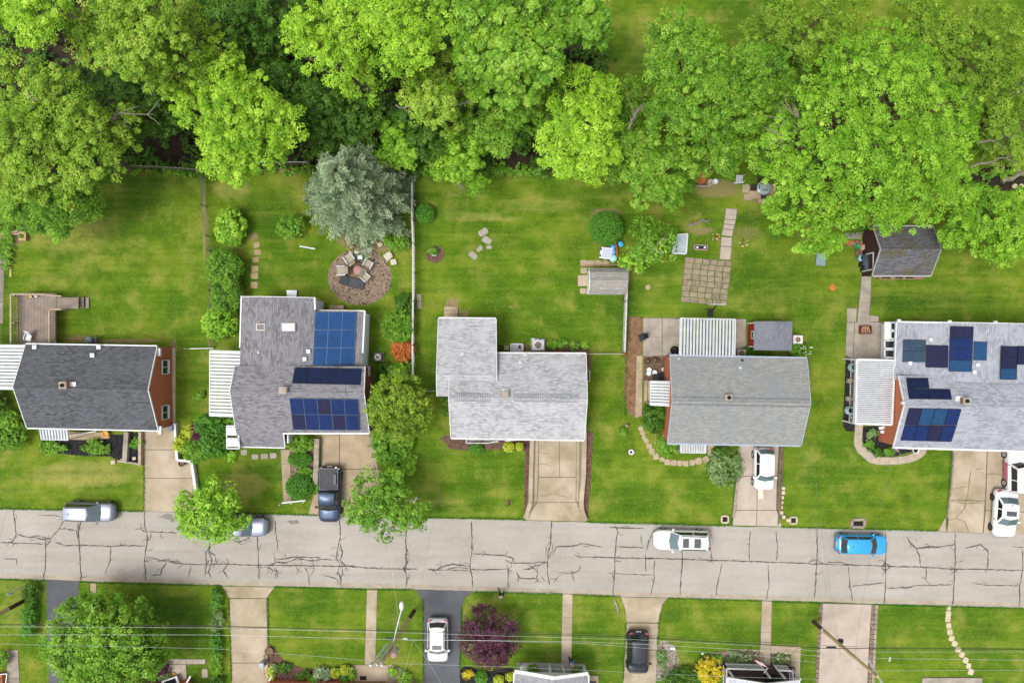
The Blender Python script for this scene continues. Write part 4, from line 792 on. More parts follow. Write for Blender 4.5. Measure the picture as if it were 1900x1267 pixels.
# flag on the post of the deck
e = thing('flag', 'striped flag on a white staff in front of the dark deck', 'flag', W(1418, 1236, 1.4))
def flag(e, c, ax, up, w, h, n=13):
    c, ax, up = Vector(c), Vector(ax).normalized(), Vector(up).normalized(); nn = ax.cross(up)
    def pt(u, v): return c + ax * (u * w) + up * (v * h) + nn * (.09 * math.sin(u * 7 + v * 2))
    for i in range(n):
        mb = MB(); V = []
        for k in range(9): V += [pt(k / 8, i / n), pt(k / 8, (i + 1) / n)]
        mb.add(V, [(2 * k, 2 * k + 2, 2 * k + 3, 2 * k + 1) for k in range(8)])
        mb.build('stripe', mat('flag_red', '8a2230', '962a38', 3) if i % 2 == 0 else mat('flag_white', 'd2d0cc', 'c4c2be', 3), e)
    mb = MB(); V = []
    for k in range(5): V += [pt(k / 8 * .9, 6 / n) + nn * .012, pt(k / 8 * .9, 1) + nn * .012]
    mb.add(V, [(2 * k, 2 * k + 2, 2 * k + 3, 2 * k + 1) for k in range(4)]); o = mb.build('canton', mat('flag_blue', '1f2f5c', '26386a', 3), e)
    sb = MB()
    for r in range(4):
        for q in range(5): p = pt((q + .5) / 5 * .44, 6 / n + (r + .5) / 4 * 7 / n) + nn * .03; sb.add([p + ax * .03, p + up * .03, p - ax * .03, p - up * .03], [(0, 1, 2, 3)])
    tag(sb.build('stars', mat('flag_white', 'd2d0cc'), o), None, None, None, 'stuff')
a, b = W(1417, 1248, 2.1), W(1424, 1239, 2.9); MB().bar(a, b, .05, .05).build('staff', white_trim, e); flag(e, b, (-.95, .45, -.35), (.3, .1, .55), 1.25, .7)
e = thing('flag', 'striped flag hanging from the front eave of the blue grey house', 'flag', W(1662, 832))
a, b = W(1660, 829, 1.9), W(1668, 838, 2.2); MB().bar(a, b, .03, .03).build('staff', white_trim, e); flag(e, W(1657, 829, 1.8), (.8, -.45, -.15), (.1, -.5, .5), .75, .45)

e = thing('house', 'brick house front at the bottom beside the concrete landing', 'house', W(600, 1290))
MB().prism(PX([(500, 1262), (770, 1266), (770, 1500), (500, 1500)]), 0, 2.7).build('wall', brick_red, e)
MB().prism(PX([(499, 1259.5), (655, 1261), (655, 1268), (499, 1268)]), 0, .5).build('foundation', brick_red, e)
MB().bar(W(497, 1266, .2), W(505, 1253, .9), .14, .08).build('downspout', white_trim, e)
e = thing('house', 'brick porch corner with metal rail in the lower left corner', 'house', W(-20, 1290))
MB().prism(PX([(-200, 1245), (13, 1246), (15, 1400), (-200, 1400)]), 0, .6).build('brick_porch', brick_red, e)
for i in range(7): p = W(10 - i * 1.2 + 2, 1250 + i * 3); MB().bar(p + Vector((0, 0, .6)), p + Vector((0, 0, 1.5)), .04, .04).build('baluster', dark_metal, e)
MB().bar(W(13, 1249, 1.5), W(10, 1275, 1.5), .07, .06).build('rail', grey_metal, e); MB().bar(W(13, 1249, 1.4), W(-5, 1251, 1.4), .07, .06).build('rail', grey_metal, e)
e = thing('house', 'brick porch with white framed skylight behind the lower left tree', 'house', W(330, 1290))
MB().prism(PX([(200, 1268), (400, 1268), (400, 1500), (200, 1500)]), 0, 2.6).build('wall', brick_dark, e)
MB().prism(PX([(262, 1262), (309, 1258), (312, 1300), (262, 1300)]), 0, .3).build('porch_floor', mat('porch_maroon', '4a2a26', '5a332d', 2), e)
o = MB().box((W(321, 1260).x, W(321, 1260).y, .45), (1.5, .7, .12), .35).build('cellar_door', white_trim, e); MB().box((W(321, 1260).x, W(321, 1260).y, .52), (1.1, .45, .05), .35).build('pane', glass, o)
MB().prism(PX([(336, 1262), (352, 1257), (360, 1275), (338, 1285)]), 0, .9).build('brick_pier', brick_red, e); MB().bar(W(344, 1270, 1.0), W(354, 1253, 1.1), .14, .1).build('handrail', white_trim, e)

# ------------------------------------------------------------------ sheds
def gambrel(label, q, ze, zk, zr, m, wall):
    e = thing('garden_shed', label, 'shed', W(*q[3]))
    A, B, C, D = [W(*p, ze) for p in q]; L, Rr = lerp(A, D, .5), lerp(B, C, .5); L.z = Rr.z = zr
    k = lambda a, d, f: Vector((*lerp(a, d, f)[:2], zk))
    a1, b1, c1, d1 = k(A, D, .18), k(B, C, .18), k(A, D, .82), k(B, C, .82)
    roof_plane(e, B, A, a1, b1, m); roof_plane(e, b1, a1, L, Rr, m); roof_plane(e, D, C, d1, c1, m); roof_plane(e, c1, d1, Rr, L, m); ridge_caps(e, L, Rr, m)
    i = .08; z0 = lambda p, dx, dy: Vector((p.x + dx, p.y + dy, 0))
    a, b, c, d = z0(A, i, -i), z0(B, -i, -i), z0(C, -i, i), z0(D, i, i); up = lambda p, z: Vector((p.x, p.y, z))
    MB().add([a, b, c, d, up(a, ze), up(b, ze), up(c, ze), up(d, ze), up(z0(a1, i, 0), zk), up(L, zr - .05) + Vector((i, 0, 0)), up(z0(c1, i, 0), zk), up(z0(b1, -i, 0), zk), up(Rr, zr - .05) - Vector((i, 0, 0)), up(z0(d1, -i, 0), zk)],
      [(0, 1, 5, 4), (2, 3, 7, 6), (3, 0, 4, 8, 9, 10, 7), (1, 2, 6, 13, 12, 11, 5)]).build('wall', wall, e)
    MB().box((A.x + .02, (A.y + D.y) / 2, 1.0), (.06, 1.3, 1.9)).build('door', white_trim, e)
    MB().bar(A, a1, .08, .1).bar(a1, L, .08, .1).bar(L, c1, .08, .1).bar(c1, D, .08, .1).build('rake_trim', white_trim, e)
gambrel('small garden shed with grey gambrel roof in the middle back yard', [(1093, 497), (1163, 498), (1161, 546), (1091, 545.5)], 1.8, 2.4, 2.75, sh_gamb, siding)
stones('shed_pavers', 'tan pavers around the gambrel roofed shed', [(1083,488,0,1),(1096,488,0,1),(1110,488.5,0,1),(1124,489,0,1),(1083,502,0,1),(1082,540,0,1)], mat('paver_warm', '93836c', 'a6957c', 2, .9, 0, .25, 22, .2), (.6, .5), .05, 'paver')
slabs('shed_ramp', 'tan wooden ramp at the door of the gambrel shed', ladder((1072,511),(1072,531),(1090,511),(1090,531),[0,.2,.4,.6,.8,1]), mat('ramp_wood', '9c8c76', 'aa9a83', 2, .9, 0, .2, 22, .2), .09, 'plank')
e = thing('garden_shed', 'brown shed with a mossy grey shingle roof among the trees', 'shed', W(1660, 515))
gs = gable(e, [(1621, 420), (1731, 421), (1727, 511), (1619, 511)], 2.1, 3.4, sh_shed, siding_dark, inset=.1, trim=mat('shed_trim', '8d8d8a', '9d9d9a', 3))
xs = gs['A'].x + .1
mb = MB(); c = W(0, 489).y
for a, b in (((xs - .06, c - .75, 0.1), (xs - .06, c - .75, 2)), ((xs - .06, c + .75, .1), (xs - .06, c + .75, 2)), ((xs - .06, c - .75, 2), (xs - .06, c + .75, 2))): mb.bar(a, b, .1, .1)
mb.build('door_frame', white_trim, e); MB().box((xs - .03, c, 1.0), (.05, 1.4, 1.9)).build('door', siding_dark, e)
for y, x0, x1 in ((520, 1625, 1730),):
    o = MB().prism(PX([(1626, 508), (1712, 508), (1712, 519), (1626, 519)]), 0, .22).build('planter_box', wood_brown, e)
    for a, b in ((1634, 1650), (1658, 1672), (1678, 1692)): MB().prism(PX([(a, 511), (b, 511), (b, 517), (a, 517)]), .2, .235).build('soil', mulch_black, o)
e = thing('garden_shed', 'little red shed with slate grey roof behind the brick house', 'shed', W(1430, 625))
q = [W(1400, 596, 2.1), W(1470, 596.5, 2.1), W(1469, 650.5, 2.1), W(1398.5, 649.5, 2.1)]
c1, c2 = lerp(q[0], q[1], .5), lerp(q[3], q[2], .5); c1.z = c2.z = 2.5
roof_plane(e, q[0], q[3], c2, c1, sh_slate); roof_plane(e, q[2], q[1], c1, c2, sh_slate)
f = PX([(1388, 598), (1449, 598), (1448, 645), (1387, 644)])
MB().prism([(p.x, p.y) for p in f], 0, 2.12).build('wall', siding_red, e)
for y in (600, 643): p = W(1387.5, y); MB().box((p.x, p.y, 1.0), (.1, .12, 2.0)).build('corner_board', white_trim, e)
p = f[0]; window(e, (p.x, W(0, 628).y, 0), (p.x, W(0, 615).y, 0), 1.1, 1.7, -.05, 1)

# ------------------------------------------------------------------ deck of the first house
e = thing('deck', 'raised grey brown timber deck with railings and steps', 'deck', W(75, 640)); zd = .75
mb = MB(); p0, p1 = W(35, 548, zd), W(104, 640, zd); n = 26
for i in range(n):
    x = lerp(p0.x, p1.x, (i + .5) / n); mb.box((x, (p0.y + p1.y) / 2 + .1, zd - .02), ((p1.x - p0.x) / n - .02, abs(p1.y - p0.y) + .2, .05))
tag(mb.build('deck_boards', wood_deck, e), None, None, None, 'stuff')
mb = MB(); q0, q1 = W(104, 552, zd), W(145, 573, zd); n = 8
for i in range(n): mb.box(((q0.x + q1.x) / 2, lerp(q0.y, q1.y, (i + .5) / n), zd - .06), (q1.x - q0.x, abs(q1.y - q0.y) / n - .02, .05))
tag(mb.build('landing_boards', wood_deck, e), None, None, None, 'stuff')
for i, x in enumerate((149, 156, 163)): MB().box((W(x, 562).x, W(x, 562).y, .5 - i * .2), (.32, 1.0, .06)).build('step', wood_deck, e)
def rail2(p, q, n, h=.95, bal=True):
    a, b = W(*p, zd), W(*q, zd); u = Vector((0, 0, h)); MB().bar(a + u, b + u, .14, .06).build('rail', wood_rail, e); MB().bar(a + Vector((0, 0, .1)), b + Vector((0, 0, .1)), .06, .08).build('rail', wood_rail, e)
    for i in range(n + 1): c = lerp(a, b, i / n); MB().bar(c - Vector((0, 0, .1)), c + u, .06, .06).build('baluster', wood_rail, e)
rail2((34, 547), (34, 640), 24); rail2((34, 547), (98, 548), 2, .95); rail2((104, 577), (104, 640), 17); rail2((99, 549), (126, 551), 1); rail2((105, 575), (126, 575), 1)
for x, y in ((36, 549), (36, 600), (102, 580), (102, 640), (36, 640)): p = W(x, y); MB().bar(p, p + Vector((0, 0, zd)), .14, .14).build('deck_post', wood_rail, e)
# ------------------------------------------------------------------ vegetation
def leaf_mat(name, dark, mid, light, trans=.22):
    if name in MATS: return MATS[name]
    m, n, l, b = nt_new(name)
    at = n.new('ShaderNodeAttribute'); at.attribute_name = 'tint'
    c = ramp(n, l, at.outputs['Fac'], [(0.05, dark), (.5, mid), (.95, light)])
    d = n.new('ShaderNodeBsdfDiffuse'); t = n.new('ShaderNodeBsdfTranslucent'); g = n.new('ShaderNodeBsdfGlossy'); g.inputs['Roughness'].default_value = .45
    l.new(c, d.inputs[0]); l.new(mix(n, l, .35, c, light), t.inputs[0]); g.inputs[0].default_value = (.9, .95, .85, 1)
    x = n.new('ShaderNodeMixShader'); x.inputs[0].default_value = trans; l.new(d.outputs[0], x.inputs[1]); l.new(t.outputs[0], x.inputs[2])
    y = n.new('ShaderNodeMixShader'); y.inputs[0].default_value = .015; l.new(x.outputs[0], y.inputs[1]); l.new(g.outputs[0], y.inputs[2])
    l.new(y.outputs[0], n['Material Output'].inputs[0]); n.remove(b)
    return m
LM = dict(
 lime=leaf_mat('leaf_lime', '497610', '7fa822', 'aacb46'), olive=leaf_mat('leaf_olive', '456611', '6f9422', 'a3b648'),
 mid=leaf_mat('leaf_mid', '335c0d', '5b871c', '8fae3e'), dark=leaf_mat('leaf_dark', '223f0c', '3c6215', '60852a'),
 fresh=leaf_mat('leaf_fresh', '3b690d', '6b9a1f', 'a0c244'), yard=leaf_mat('leaf_yard', '355e0f', '58841d', '8aad3c'),
 blue=leaf_mat('leaf_spruce', '43573a', '71845f', 'a6b492', .12), purple=leaf_mat('leaf_purple', '2c1320', '4e2539', '704057'),
 yellow=leaf_mat('leaf_yellow', '8a7d10', 'b5a41c', 'd2c33c'), chartreuse=leaf_mat('leaf_chartreuse', '75851a', '9aa826', 'bcc64a'), orange=leaf_mat('leaf_orange', '7d3f18', 'a85c28', 'c07a3c'),
 tan=leaf_mat('leaf_tan', '5e4d30', '80704a', 'a0926a', .1), meadow=leaf_mat('leaf_meadow', '3f5e10', '64861e', '8fa638'), dolive=leaf_mat('leaf_dolive', '3d5a0c', '63801a', '90a536'), sage=leaf_mat('leaf_sage', '41592c', '627c44', '8a9f68', .2), clip=leaf_mat('leaf_clip', '2f5a14', '467a1e', '639530', .25))
bark = mat('bark', '4d4237', '6a5d4f', 3, .95, 0, .35, 18, .6); bark_pale = mat('bark_pale', '6d655a', '857c70', 3, .95, 0, .3, 18, .5)

def leaf_object(name, C, N, size, tint, m, parent, rng, asp=.75, sag=0):
    n = len(C); r = rng.normal(size=(n, 3)); N = N / (np.linalg.norm(N, axis=1)[:, None] + 1e-9)
    T = np.cross(N, r); T /= np.linalg.norm(T, axis=1)[:, None] + 1e-9; B = np.cross(N, T)
    s = size[:, None]; V = np.empty((n, 3, 3), 'f')      # one pointed leaf = one triangle
    V[:, 0] = C - T * s * .62; V[:, 1] = C + T * s * .38 - B * s * .62 * asp; V[:, 2] = C + T * s * .38 + B * s * .62 * asp
    me = bpy.data.meshes.new(name); me.vertices.add(3 * n); me.vertices.foreach_set('co', V.reshape(-1))
    me.loops.add(3 * n); me.loops.foreach_set('vertex_index', np.arange(3 * n, dtype='i'))
    me.polygons.add(n); me.polygons.foreach_set('loop_start', np.arange(0, 3 * n, 3, dtype='i'))
    me.update(calc_edges=True); me.materials.append(m)
    a = me.attributes.new('tint', 'FLOAT', 'FACE'); a.data.foreach_set('value', np.clip(tint, 0, 1).astype('f'))
    o = bpy.data.objects.new(name, me); COL.objects.link(o)
    if parent is not None: attach(o, parent)
    return o
def unit(rng, n, zmin=-.4):
    z = rng.uniform(zmin, 1, n); a = rng.uniform(0, 2 * math.pi, n); r = np.sqrt(1 - z * z); return np.stack([r * np.cos(a), r * np.sin(a), z], 1)
def foliage(blobs, rng, dens=2.2, cr=.5, per=16, leaf=.3, inner=.3, flat=.55, zmin=-.35, holes=0):
    """leaf positions for a crown of ellipsoid blobs (cx,cy,cz,rx,ry,rz): sprays of leaves on and inside each blob"""
    Cs, Ns, Ss, Ts = [], [], [], []
    for (cx, cy, cz, rx, ry, rz) in blobs:
        n = max(5, int(dens * 2.6 * math.pi * (rx * ry + rx * rz + ry * rz) / 3)); u = unit(rng, n, zmin)
        if holes:
            hd = unit(rng, int(3 + rx * 1.2), -.1); u = u[(u @ hd.T).max(1) < math.cos(holes / math.sqrt(max(rx, .6)))]; n = len(u)
            if n < 2: continue
        k = np.where(rng.random(n) < inner, rng.uniform(.3, .7, n), 1.08 - .42 * rng.random(n) ** 1.7)
        c = np.array([cx, cy, cz]) + u * k[:, None] * np.array([rx, ry, rz]); bt = rng.normal(.5, .06)
        m = n * per; ci = np.repeat(np.arange(n), per); v = unit(rng, m, -.25); q = cr * rng.uniform(.35, 1.65, n)[ci] * rng.uniform(.5, 1.0, m)
        p = c[ci] + v * (q[:, None] * np.array([1, 1, flat])); nn = v * .7 + np.array([0, 0, .8]) + u[ci] * .35 + rng.normal(size=(m, 3)) * .38
        t = bt + rng.normal(0, .13, n)[ci] + rng.normal(0, .12, m)
        Cs.append(p); Ns.append(nn); Ss.append(leaf * rng.uniform(.65, 1.3, m)); Ts.append(t)
    return np.concatenate(Cs), np.concatenate(Ns), np.concatenate(Ss), np.concatenate(Ts)
def limb(mb, a, b, r0, r1, rng, n=4, bend=.12):
    a, b = Vector(a), Vector(b); L = (b - a).length; P = []
    for i in range(n + 1):
        t = i / n; j = 0 if i in (0, n) else bend * L
        P.append(lerp(a, b, t) + Vector((rng.normal() * j * .5, rng.normal() * j * .5, math.sin(t * math.pi) * L * .06)))
    mb.tube(P, [r0 + (r1 - r0) * i / n for i in range(n + 1)], 6); return P
def tree(label, blobs, z, kind, seed, dens=2.5, cr=.37, per=62, leaf=.135, holes=.46, base=None, group=None, name='tree', rz=.62, bare=0, brk=None, inner=.3, zvar=1.6, flat=.55, trunk_r=None, split=True, dome=None):
    """blobs: (px,py,r_px[,dz]) as the photo shows them; z: height of the crown's middle"""
    rng = np.random.default_rng(seed); B = []; dome = dome if dome is not None else .3 * z
    mx, my = np.mean([q[0] for q in blobs]), np.mean([q[1] for q in blobs]); mr = max(math.hypot(q[0] - mx, q[1] - my) for q in blobs) + 1e-6
    for q in blobs:
        zz = z + dome * (.45 - (math.hypot(q[0] - mx, q[1] - my) / mr) ** 1.6) + (q[3] if len(q) > 3 else rng.uniform(-zvar, zvar)); p = W(q[0], q[1], zz); r = M(q[2], zz)
        B.append((p.x, p.y, zz, r, r, r * rz + .3))
        if split and r > 1.0:          # uneven outline: boughs sticking out of the lobe
            for k in range(int(4 + r * 1.6)):
                a = rng.uniform(0, 6.28); d = rng.uniform(.55, .98) * r; s = r * rng.uniform(.22, .42); B.append((p.x + d * math.cos(a), p.y + d * math.sin(a), zz + rng.uniform(-.75, .35) * r * rz, s, s, s * rng.uniform(.5, .9)))
    n0 = len(blobs); cx = np.mean([b[0] for b in B[:: 1]]); cy = np.mean([b[1] for b in B]); bp = W(*base) if base else Vector((cx, cy, 0))
    e = thing(name, label, 'tree' if name != 'shrub' else 'shrub', bp, group)
    C, N, Sz, T = foliage(B, rng, dens, cr, per, leaf, inner, flat, -.35, holes)
    leaf_object('crown', C, N, Sz, T, LM[kind], e, rng)
    mb = MB(); R0 = trunk_r or (.10 + .022 * z + .02 * max(b[3] for b in B)); fork = Vector((lerp(bp.x, cx, .5), lerp(bp.y, cy, .5), z * .42))
    limb(mb, (bp.x, bp.y, -.1), fork, R0, R0 * .72, rng, 4, .03)
    for b in B:
        if b[3] < .8: continue
        P = limb(mb, fork, (b[0], b[1], b[2] - b[5] * .2), R0 * .5, R0 * .12, rng, 4, .07)
        for k in range(3): u = unit(rng, 1, -.1)[0]; limb(mb, P[2 + (k % 2)], (b[0] + u[0] * b[3] * .85, b[1] + u[1] * b[3] * .85, b[2] + u[2] * b[5] * .8), R0 * .2, R0 * .05, rng, 3, .08)
    mb.build('trunk', bark, e)
    if bare:
        for (x, y, x2, y2, zz) in bare:
            mb = MB()
            P = limb(mb, W(x, y, zz), W(x2, y2, zz + .6), .07, .02, rng, 5, .08)
            for k in range(6): v = W(x2, y2, zz + .6) - W(x, y, zz); a = rng.uniform(-1, 1); i = rng.integers(1, 5); d = Vector((v.x * math.cos(a) - v.y * math.sin(a), v.x * math.sin(a) + v.y * math.cos(a), rng.normal() * .4)) * rng.uniform(.25, .5); limb(mb, P[i], P[i] + d, .04, .012, rng, 3, .1)
            mb.build('bare_branch', bark_pale, e)
    return e
def ground_blobs(L): return L
# ---- woodland along the top
tree('broad olive green tree filling the left edge of the wood', [(40,170,60),(100,190,62),(55,260,70),(140,250,58),(25,320,55),(110,320,60),(165,300,50),(205,265,38),(225,225,32)], 10, 'olive', 1, bare=[(190,215,285,212,9),(50,165,60,190,12)])
tree('yellow olive tree with tan new leaves at the top left', [(190,40,55),(240,80,55),(290,60,55),(330,105,48),(270,125,42),(205,110,42),(350,40,45),(165,75,36),(240,20,45)], 12, 'olive', 2)
tree('lime green tree in the top left corner', [(15,25,45),(60,40,42),(40,0,45),(90,15,36),(70,65,25)], 14, 'lime', 3)
tree('large bright lime maple leaning over the back fence', [(415,100,34),(400,145,48),(440,185,60),(375,190,48),(335,182,32),(480,225,55),(530,235,38),(430,240,58),(400,275,36),(425,305,38),(465,265,52),(505,265,38)], 9, 'lime', 4, zvar=1.1, base=(450,300))
tree('lime green tree with branches arching to the right at top centre', [(560,55,34),(610,45,42),(650,75,40),(590,100,40),(630,120,38),(665,150,30),(545,85,22),(690,165,20),(660,25,40)], 12, 'lime', 5, base=(700,225), zvar=1.1)
tree('tall lime maple at the top edge beside the dark gap', [(720,30,46),(780,15,46),(815,60,34),(755,75,40),(725,105,34),(770,105,30),(710,0,40)], 13, 'lime', 6, zvar=1.1)
tree('oval bright lime maple at the back of the middle lawn', [(1070,165,44),(1110,190,40),(1050,215,42),(1095,235,46),(1040,260,38),(1075,280,44),(1115,285,32),(1025,285,26),(1095,312,28),(1055,305,30),(1125,160,22)], 10, 'lime', 7, zvar=1.0, base=(1100,330))
tree('yellowish slender tree between the lime maples', [(790,150,40),(830,140,40),(865,160,32),(800,195,40),(825,225,30),(770,180,28)], 10, 'olive', 8, bare=[(735,195,775,205,8),(850,195,870,188,9)])
tree('open mid green tree at the top right of centre', [(880,45,46),(930,85,55),(985,55,50),(1035,35,46),(960,140,50),(915,150,42),(1005,105,42),(1085,30,40),(1105,65,28),(960,20,40),(880,110,36)], 12, 'mid', 9, leaf=.28)
tree('mid green tree tucked left of the oval lime maple', [(985,190,36),(1000,220,32),(1020,180,30),(945,205,32),(900,225,34),(880,255,34),(930,250,34)], 7, 'mid', 10)
tree('small fresh green sapling above the blue spruce', [(730,240,26),(745,268,32),(722,290,24),(758,285,22)], 5, 'fresh', 11, leaf=.18)
tree('small bushy tree drooping over the middle back lawn', [(838,275,32),(868,290,32),(850,315,26),(900,340,18),(885,350,14),(820,300,24)], 5, 'fresh', 12, dens=2.2, bare=[(855,325,854,360,2.5)])
tree('green tree at the wood edge right of the field', [(1250,60,46),(1290,105,55),(1240,130,42),(1330,150,55),(1385,130,44),(1300,195,58),(1250,215,45),(1360,215,55),(1405,180,34)], 10, 'mid', 13, bare=[(1165,240,1185,200,10)])
tree('leafy tree behind the round clipped bush', [(1185,290,44),(1235,310,50),(1155,315,30),(1280,285,44),(1205,355,34),(1165,265,36),(1245,355,30)], 7, 'mid', 14)
tree('broad leafy tree behind the garden seats', [(1330,260,46),(1380,255,42),(1300,300,24),(1350,292,30),(1400,285,28)], 7, 'mid', 41)
tree('huge dense tree with tufted leaf clusters at the right', [(1640,105,58),(1585,125,58),(1695,135,50),(1525,165,45),(1640,180,75,2),(1560,225,65,1.5),(1720,225,64,1),(1480,255,48),(1600,280,75,2.5),(1700,300,75,1.5),(1765,260,46),(1530,320,64,1),(1620,350,65,1),(1700,370,56),(1765,335,44),(1470,325,46),(1560,385,46),(1455,395,40,-1),(1500,430,34,-1),(1425,285,32),(1775,190,38),(1540,430,34,-1),(1650,400,30)], 10, 'fresh', 15, dens=2.1, cr=.35, per=62, leaf=.125, base=(1560,360), bare=[(1500,250,1420,215,10),(1490,270,1425,245,10),(1500,240,1450,190,10)], zvar=1.0, flat=.95)
tree('airy olive tree behind the huge tufted tree', [(1500,60,52),(1560,40,50),(1450,40,45),(1415,75,40),(1530,95,34)], 6, 'meadow', 16, dens=2.2)
tree('open green tree in the top right corner', [(1745,60,50),(1800,90,55),(1760,125,42),(1850,60,50),(1690,30,36),(1850,115,40)], 6, 'meadow', 17, dens=2.2)
tree('green tree on the right edge above the dark soil', [(1850,165,50),(1885,230,50),(1835,240,36),(1885,140,45),(1825,195,30),(1880,280,34)], 6, 'meadow', 18, dens=1.8, bare=[(1815,265,1890,250,7),(1800,310,1880,290,6)])
tree('light green tree beside the mossy shed', [(1830,395,46),(1870,425,46),(1790,425,34),(1850,455,38),(1800,380,32),(1890,380,36),(1885,455,30),(1765,440,22)], 5, 'fresh', 19, base=(1880,420))
tree('rounded dense tree overhanging the left back lawn', [(60,375,52),(120,365,48),(90,410,36),(35,395,44),(155,380,30),(105,425,24),(170,350,22)], 5, 'yard', 20)
# darker trees of the second layer
for i, (lab, bl, zz) in enumerate([
 ('dark green tree behind the lime maple by the fence', [(500,140,50),(545,170,50),(520,200,40),(480,110,36),(580,190,40)], 6),
 ('dark tree under the arching lime branches', [(610,210,50),(650,240,44),(590,250,40),(680,210,36),(600,175,34)], 5),
 ('dark tree in the gap at the top of the wood', [(690,75,40),(700,120,38),(680,160,34),(840,20,30)], 6),
 ('dark tree behind the yellowish slender tree', [(770,225,36),(790,260,36),(750,200,30),(830,255,36)], 4.5),
 ('dark green tree at the top left of the wood', [(420,30,48),(460,60,45),(490,30,45),(390,70,36),(520,70,36)], 7),
 ('low dark tree between the two olive trees', [(180,150,44),(220,170,40),(270,170,44),(300,210,40),(250,220,36)], 5),
 ('dark tree left of the oval lime maple', [(930,210,40),(900,190,34),(870,215,30),(960,240,30)], 4),
 ('dark tree at the top edge left of the lime maples', [(560,10,40),(520,0,40),(480,-10,40)], 7),
 ('dark leafy tree behind the dense back yard trees', [(1160,190,40),(1190,240,40),(1150,230,34)], 5),
 ('shaded tree between the field edge trees', [(1420,170,40),(1440,130,40),(1400,110,36),(1470,200,36)], 6)]):
    tree(lab, bl, zz, 'dark' if i < 8 else 'mid', 60 + i, dens=2.2, group='darker trees of the wood')
# undergrowth of the wood: one mass
rng = np.random.default_rng(99); B = []
def inpoly(x, y, poly):
    r = False
    for i in range(len(poly)):
        a, b = poly[i], poly[i - 1]
        if (a[1] > y) != (b[1] > y) and x < (b[0] - a[0]) * (y - a[1]) / (b[1] - a[1]) + a[0]: r = not r
    return r
WOOD = [(-40,-60),(1100,-60),(1110,60),(1130,140),(1120,250),(1100,318),(760,314),(560,306),(390,312),(170,312),(-40,305)]
GAPS = [(430,100,60,40),(700,190,40,40),(280,275,40,25),(960,300,60,18),(130,85,40,25),(20,80,30,30),(255,135,25,20),(560,270,30,20),(500,45,30,25),(840,30,30,25)]
while len(B) < 620:
    x, y = rng.uniform(-40, 1130), rng.uniform(-60, 316)
    if not inpoly(x, y, WOOD): continue
    if any(((x - a) / c) ** 2 + ((y - b) / d) ** 2 < 1 for a, b, c, d in GAPS) and rng.random() < .8: continue
    p = W(x, y); r = rng.uniform(.5, 1.3); B.append((p.x, p.y, .3, r, r, r * rng.uniform(.5, .9)))
C, N, Sz, T = foliage(B, rng, 1.5, .35, 8, .3, .2, .5, 0)
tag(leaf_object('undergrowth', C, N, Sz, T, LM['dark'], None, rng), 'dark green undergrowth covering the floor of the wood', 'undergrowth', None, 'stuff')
B = []
while len(B) < 260:
    x, y = rng.uniform(1120, 1960), rng.uniform(90, 330)
    if 1270 < x < 1450 and y > 300: continue
    if y > 150 or x > 1330:
        p = W(x, y); r = rng.uniform(.5, 1.2); B.append((p.x, p.y, .3, r, r, r * rng.uniform(.5, .9)))
C, N, Sz, T = foliage(B, rng, 1.4, .35, 8, .3, .2, .5, 0)
tag(leaf_object('undergrowth', C, N, Sz, T, LM['mid'], None, rng), 'green scrub below the trees on the right', 'undergrowth', None, 'stuff')
B = []
for k in range(150):
    t = rng.random(); x = lerp(560, 1110, t) if k % 3 else lerp(180, 560, t); p = W(x, 315 + rng.normal() * 4); r = rng.uniform(.25, .6); B.append((p.x, p.y, .1, r, r, r * .7))
C, N, Sz, T = foliage(B, rng, 3, .2, 8, .18, .2, .5, 0)
tag(leaf_object('ivy', C, N, Sz, T, LM['yard'], None, rng), 'low ivy and weeds along the edge of the wood', 'ground cover', None, 'stuff')
# fallen trunks and bare stems
for lab, a, b, za, zb, r in [('pale fallen trunk lying under the olive tree', (195,222), (275,208), 2, 3.2, .16), ('leaning brown trunk rising from the dark gap', (695,240), (655,170), .5, 7, .16), ('grey log on the ground at the right edge', (1858,337), (1910,318), .2, .4, .28), ('second leaning trunk in the dark gap at the top', (470,85), (425,15), .3, 7, .16), ('bare grey stem standing above the field edge trees', (1163,238), (1190,195), 6, 8.2, .12)]:
    mb = MB(); P = limb(mb, W(*a, za), W(*b, zb), r, r * .5, rng, 6, .05); limb(mb, P[3], P[3] + Vector((1.2, .9, .8)), r * .4, r * .1, rng, 3); limb(mb, P[4], P[4] + Vector((-.8, 1.0, .6)), r * .3, r * .1, rng, 3)
    solo(mb, 'fallen_trunk', bark_pale if 'grey' in lab or 'pale' in lab else bark, lab, 'trunk', 'bare trunks in the wood')

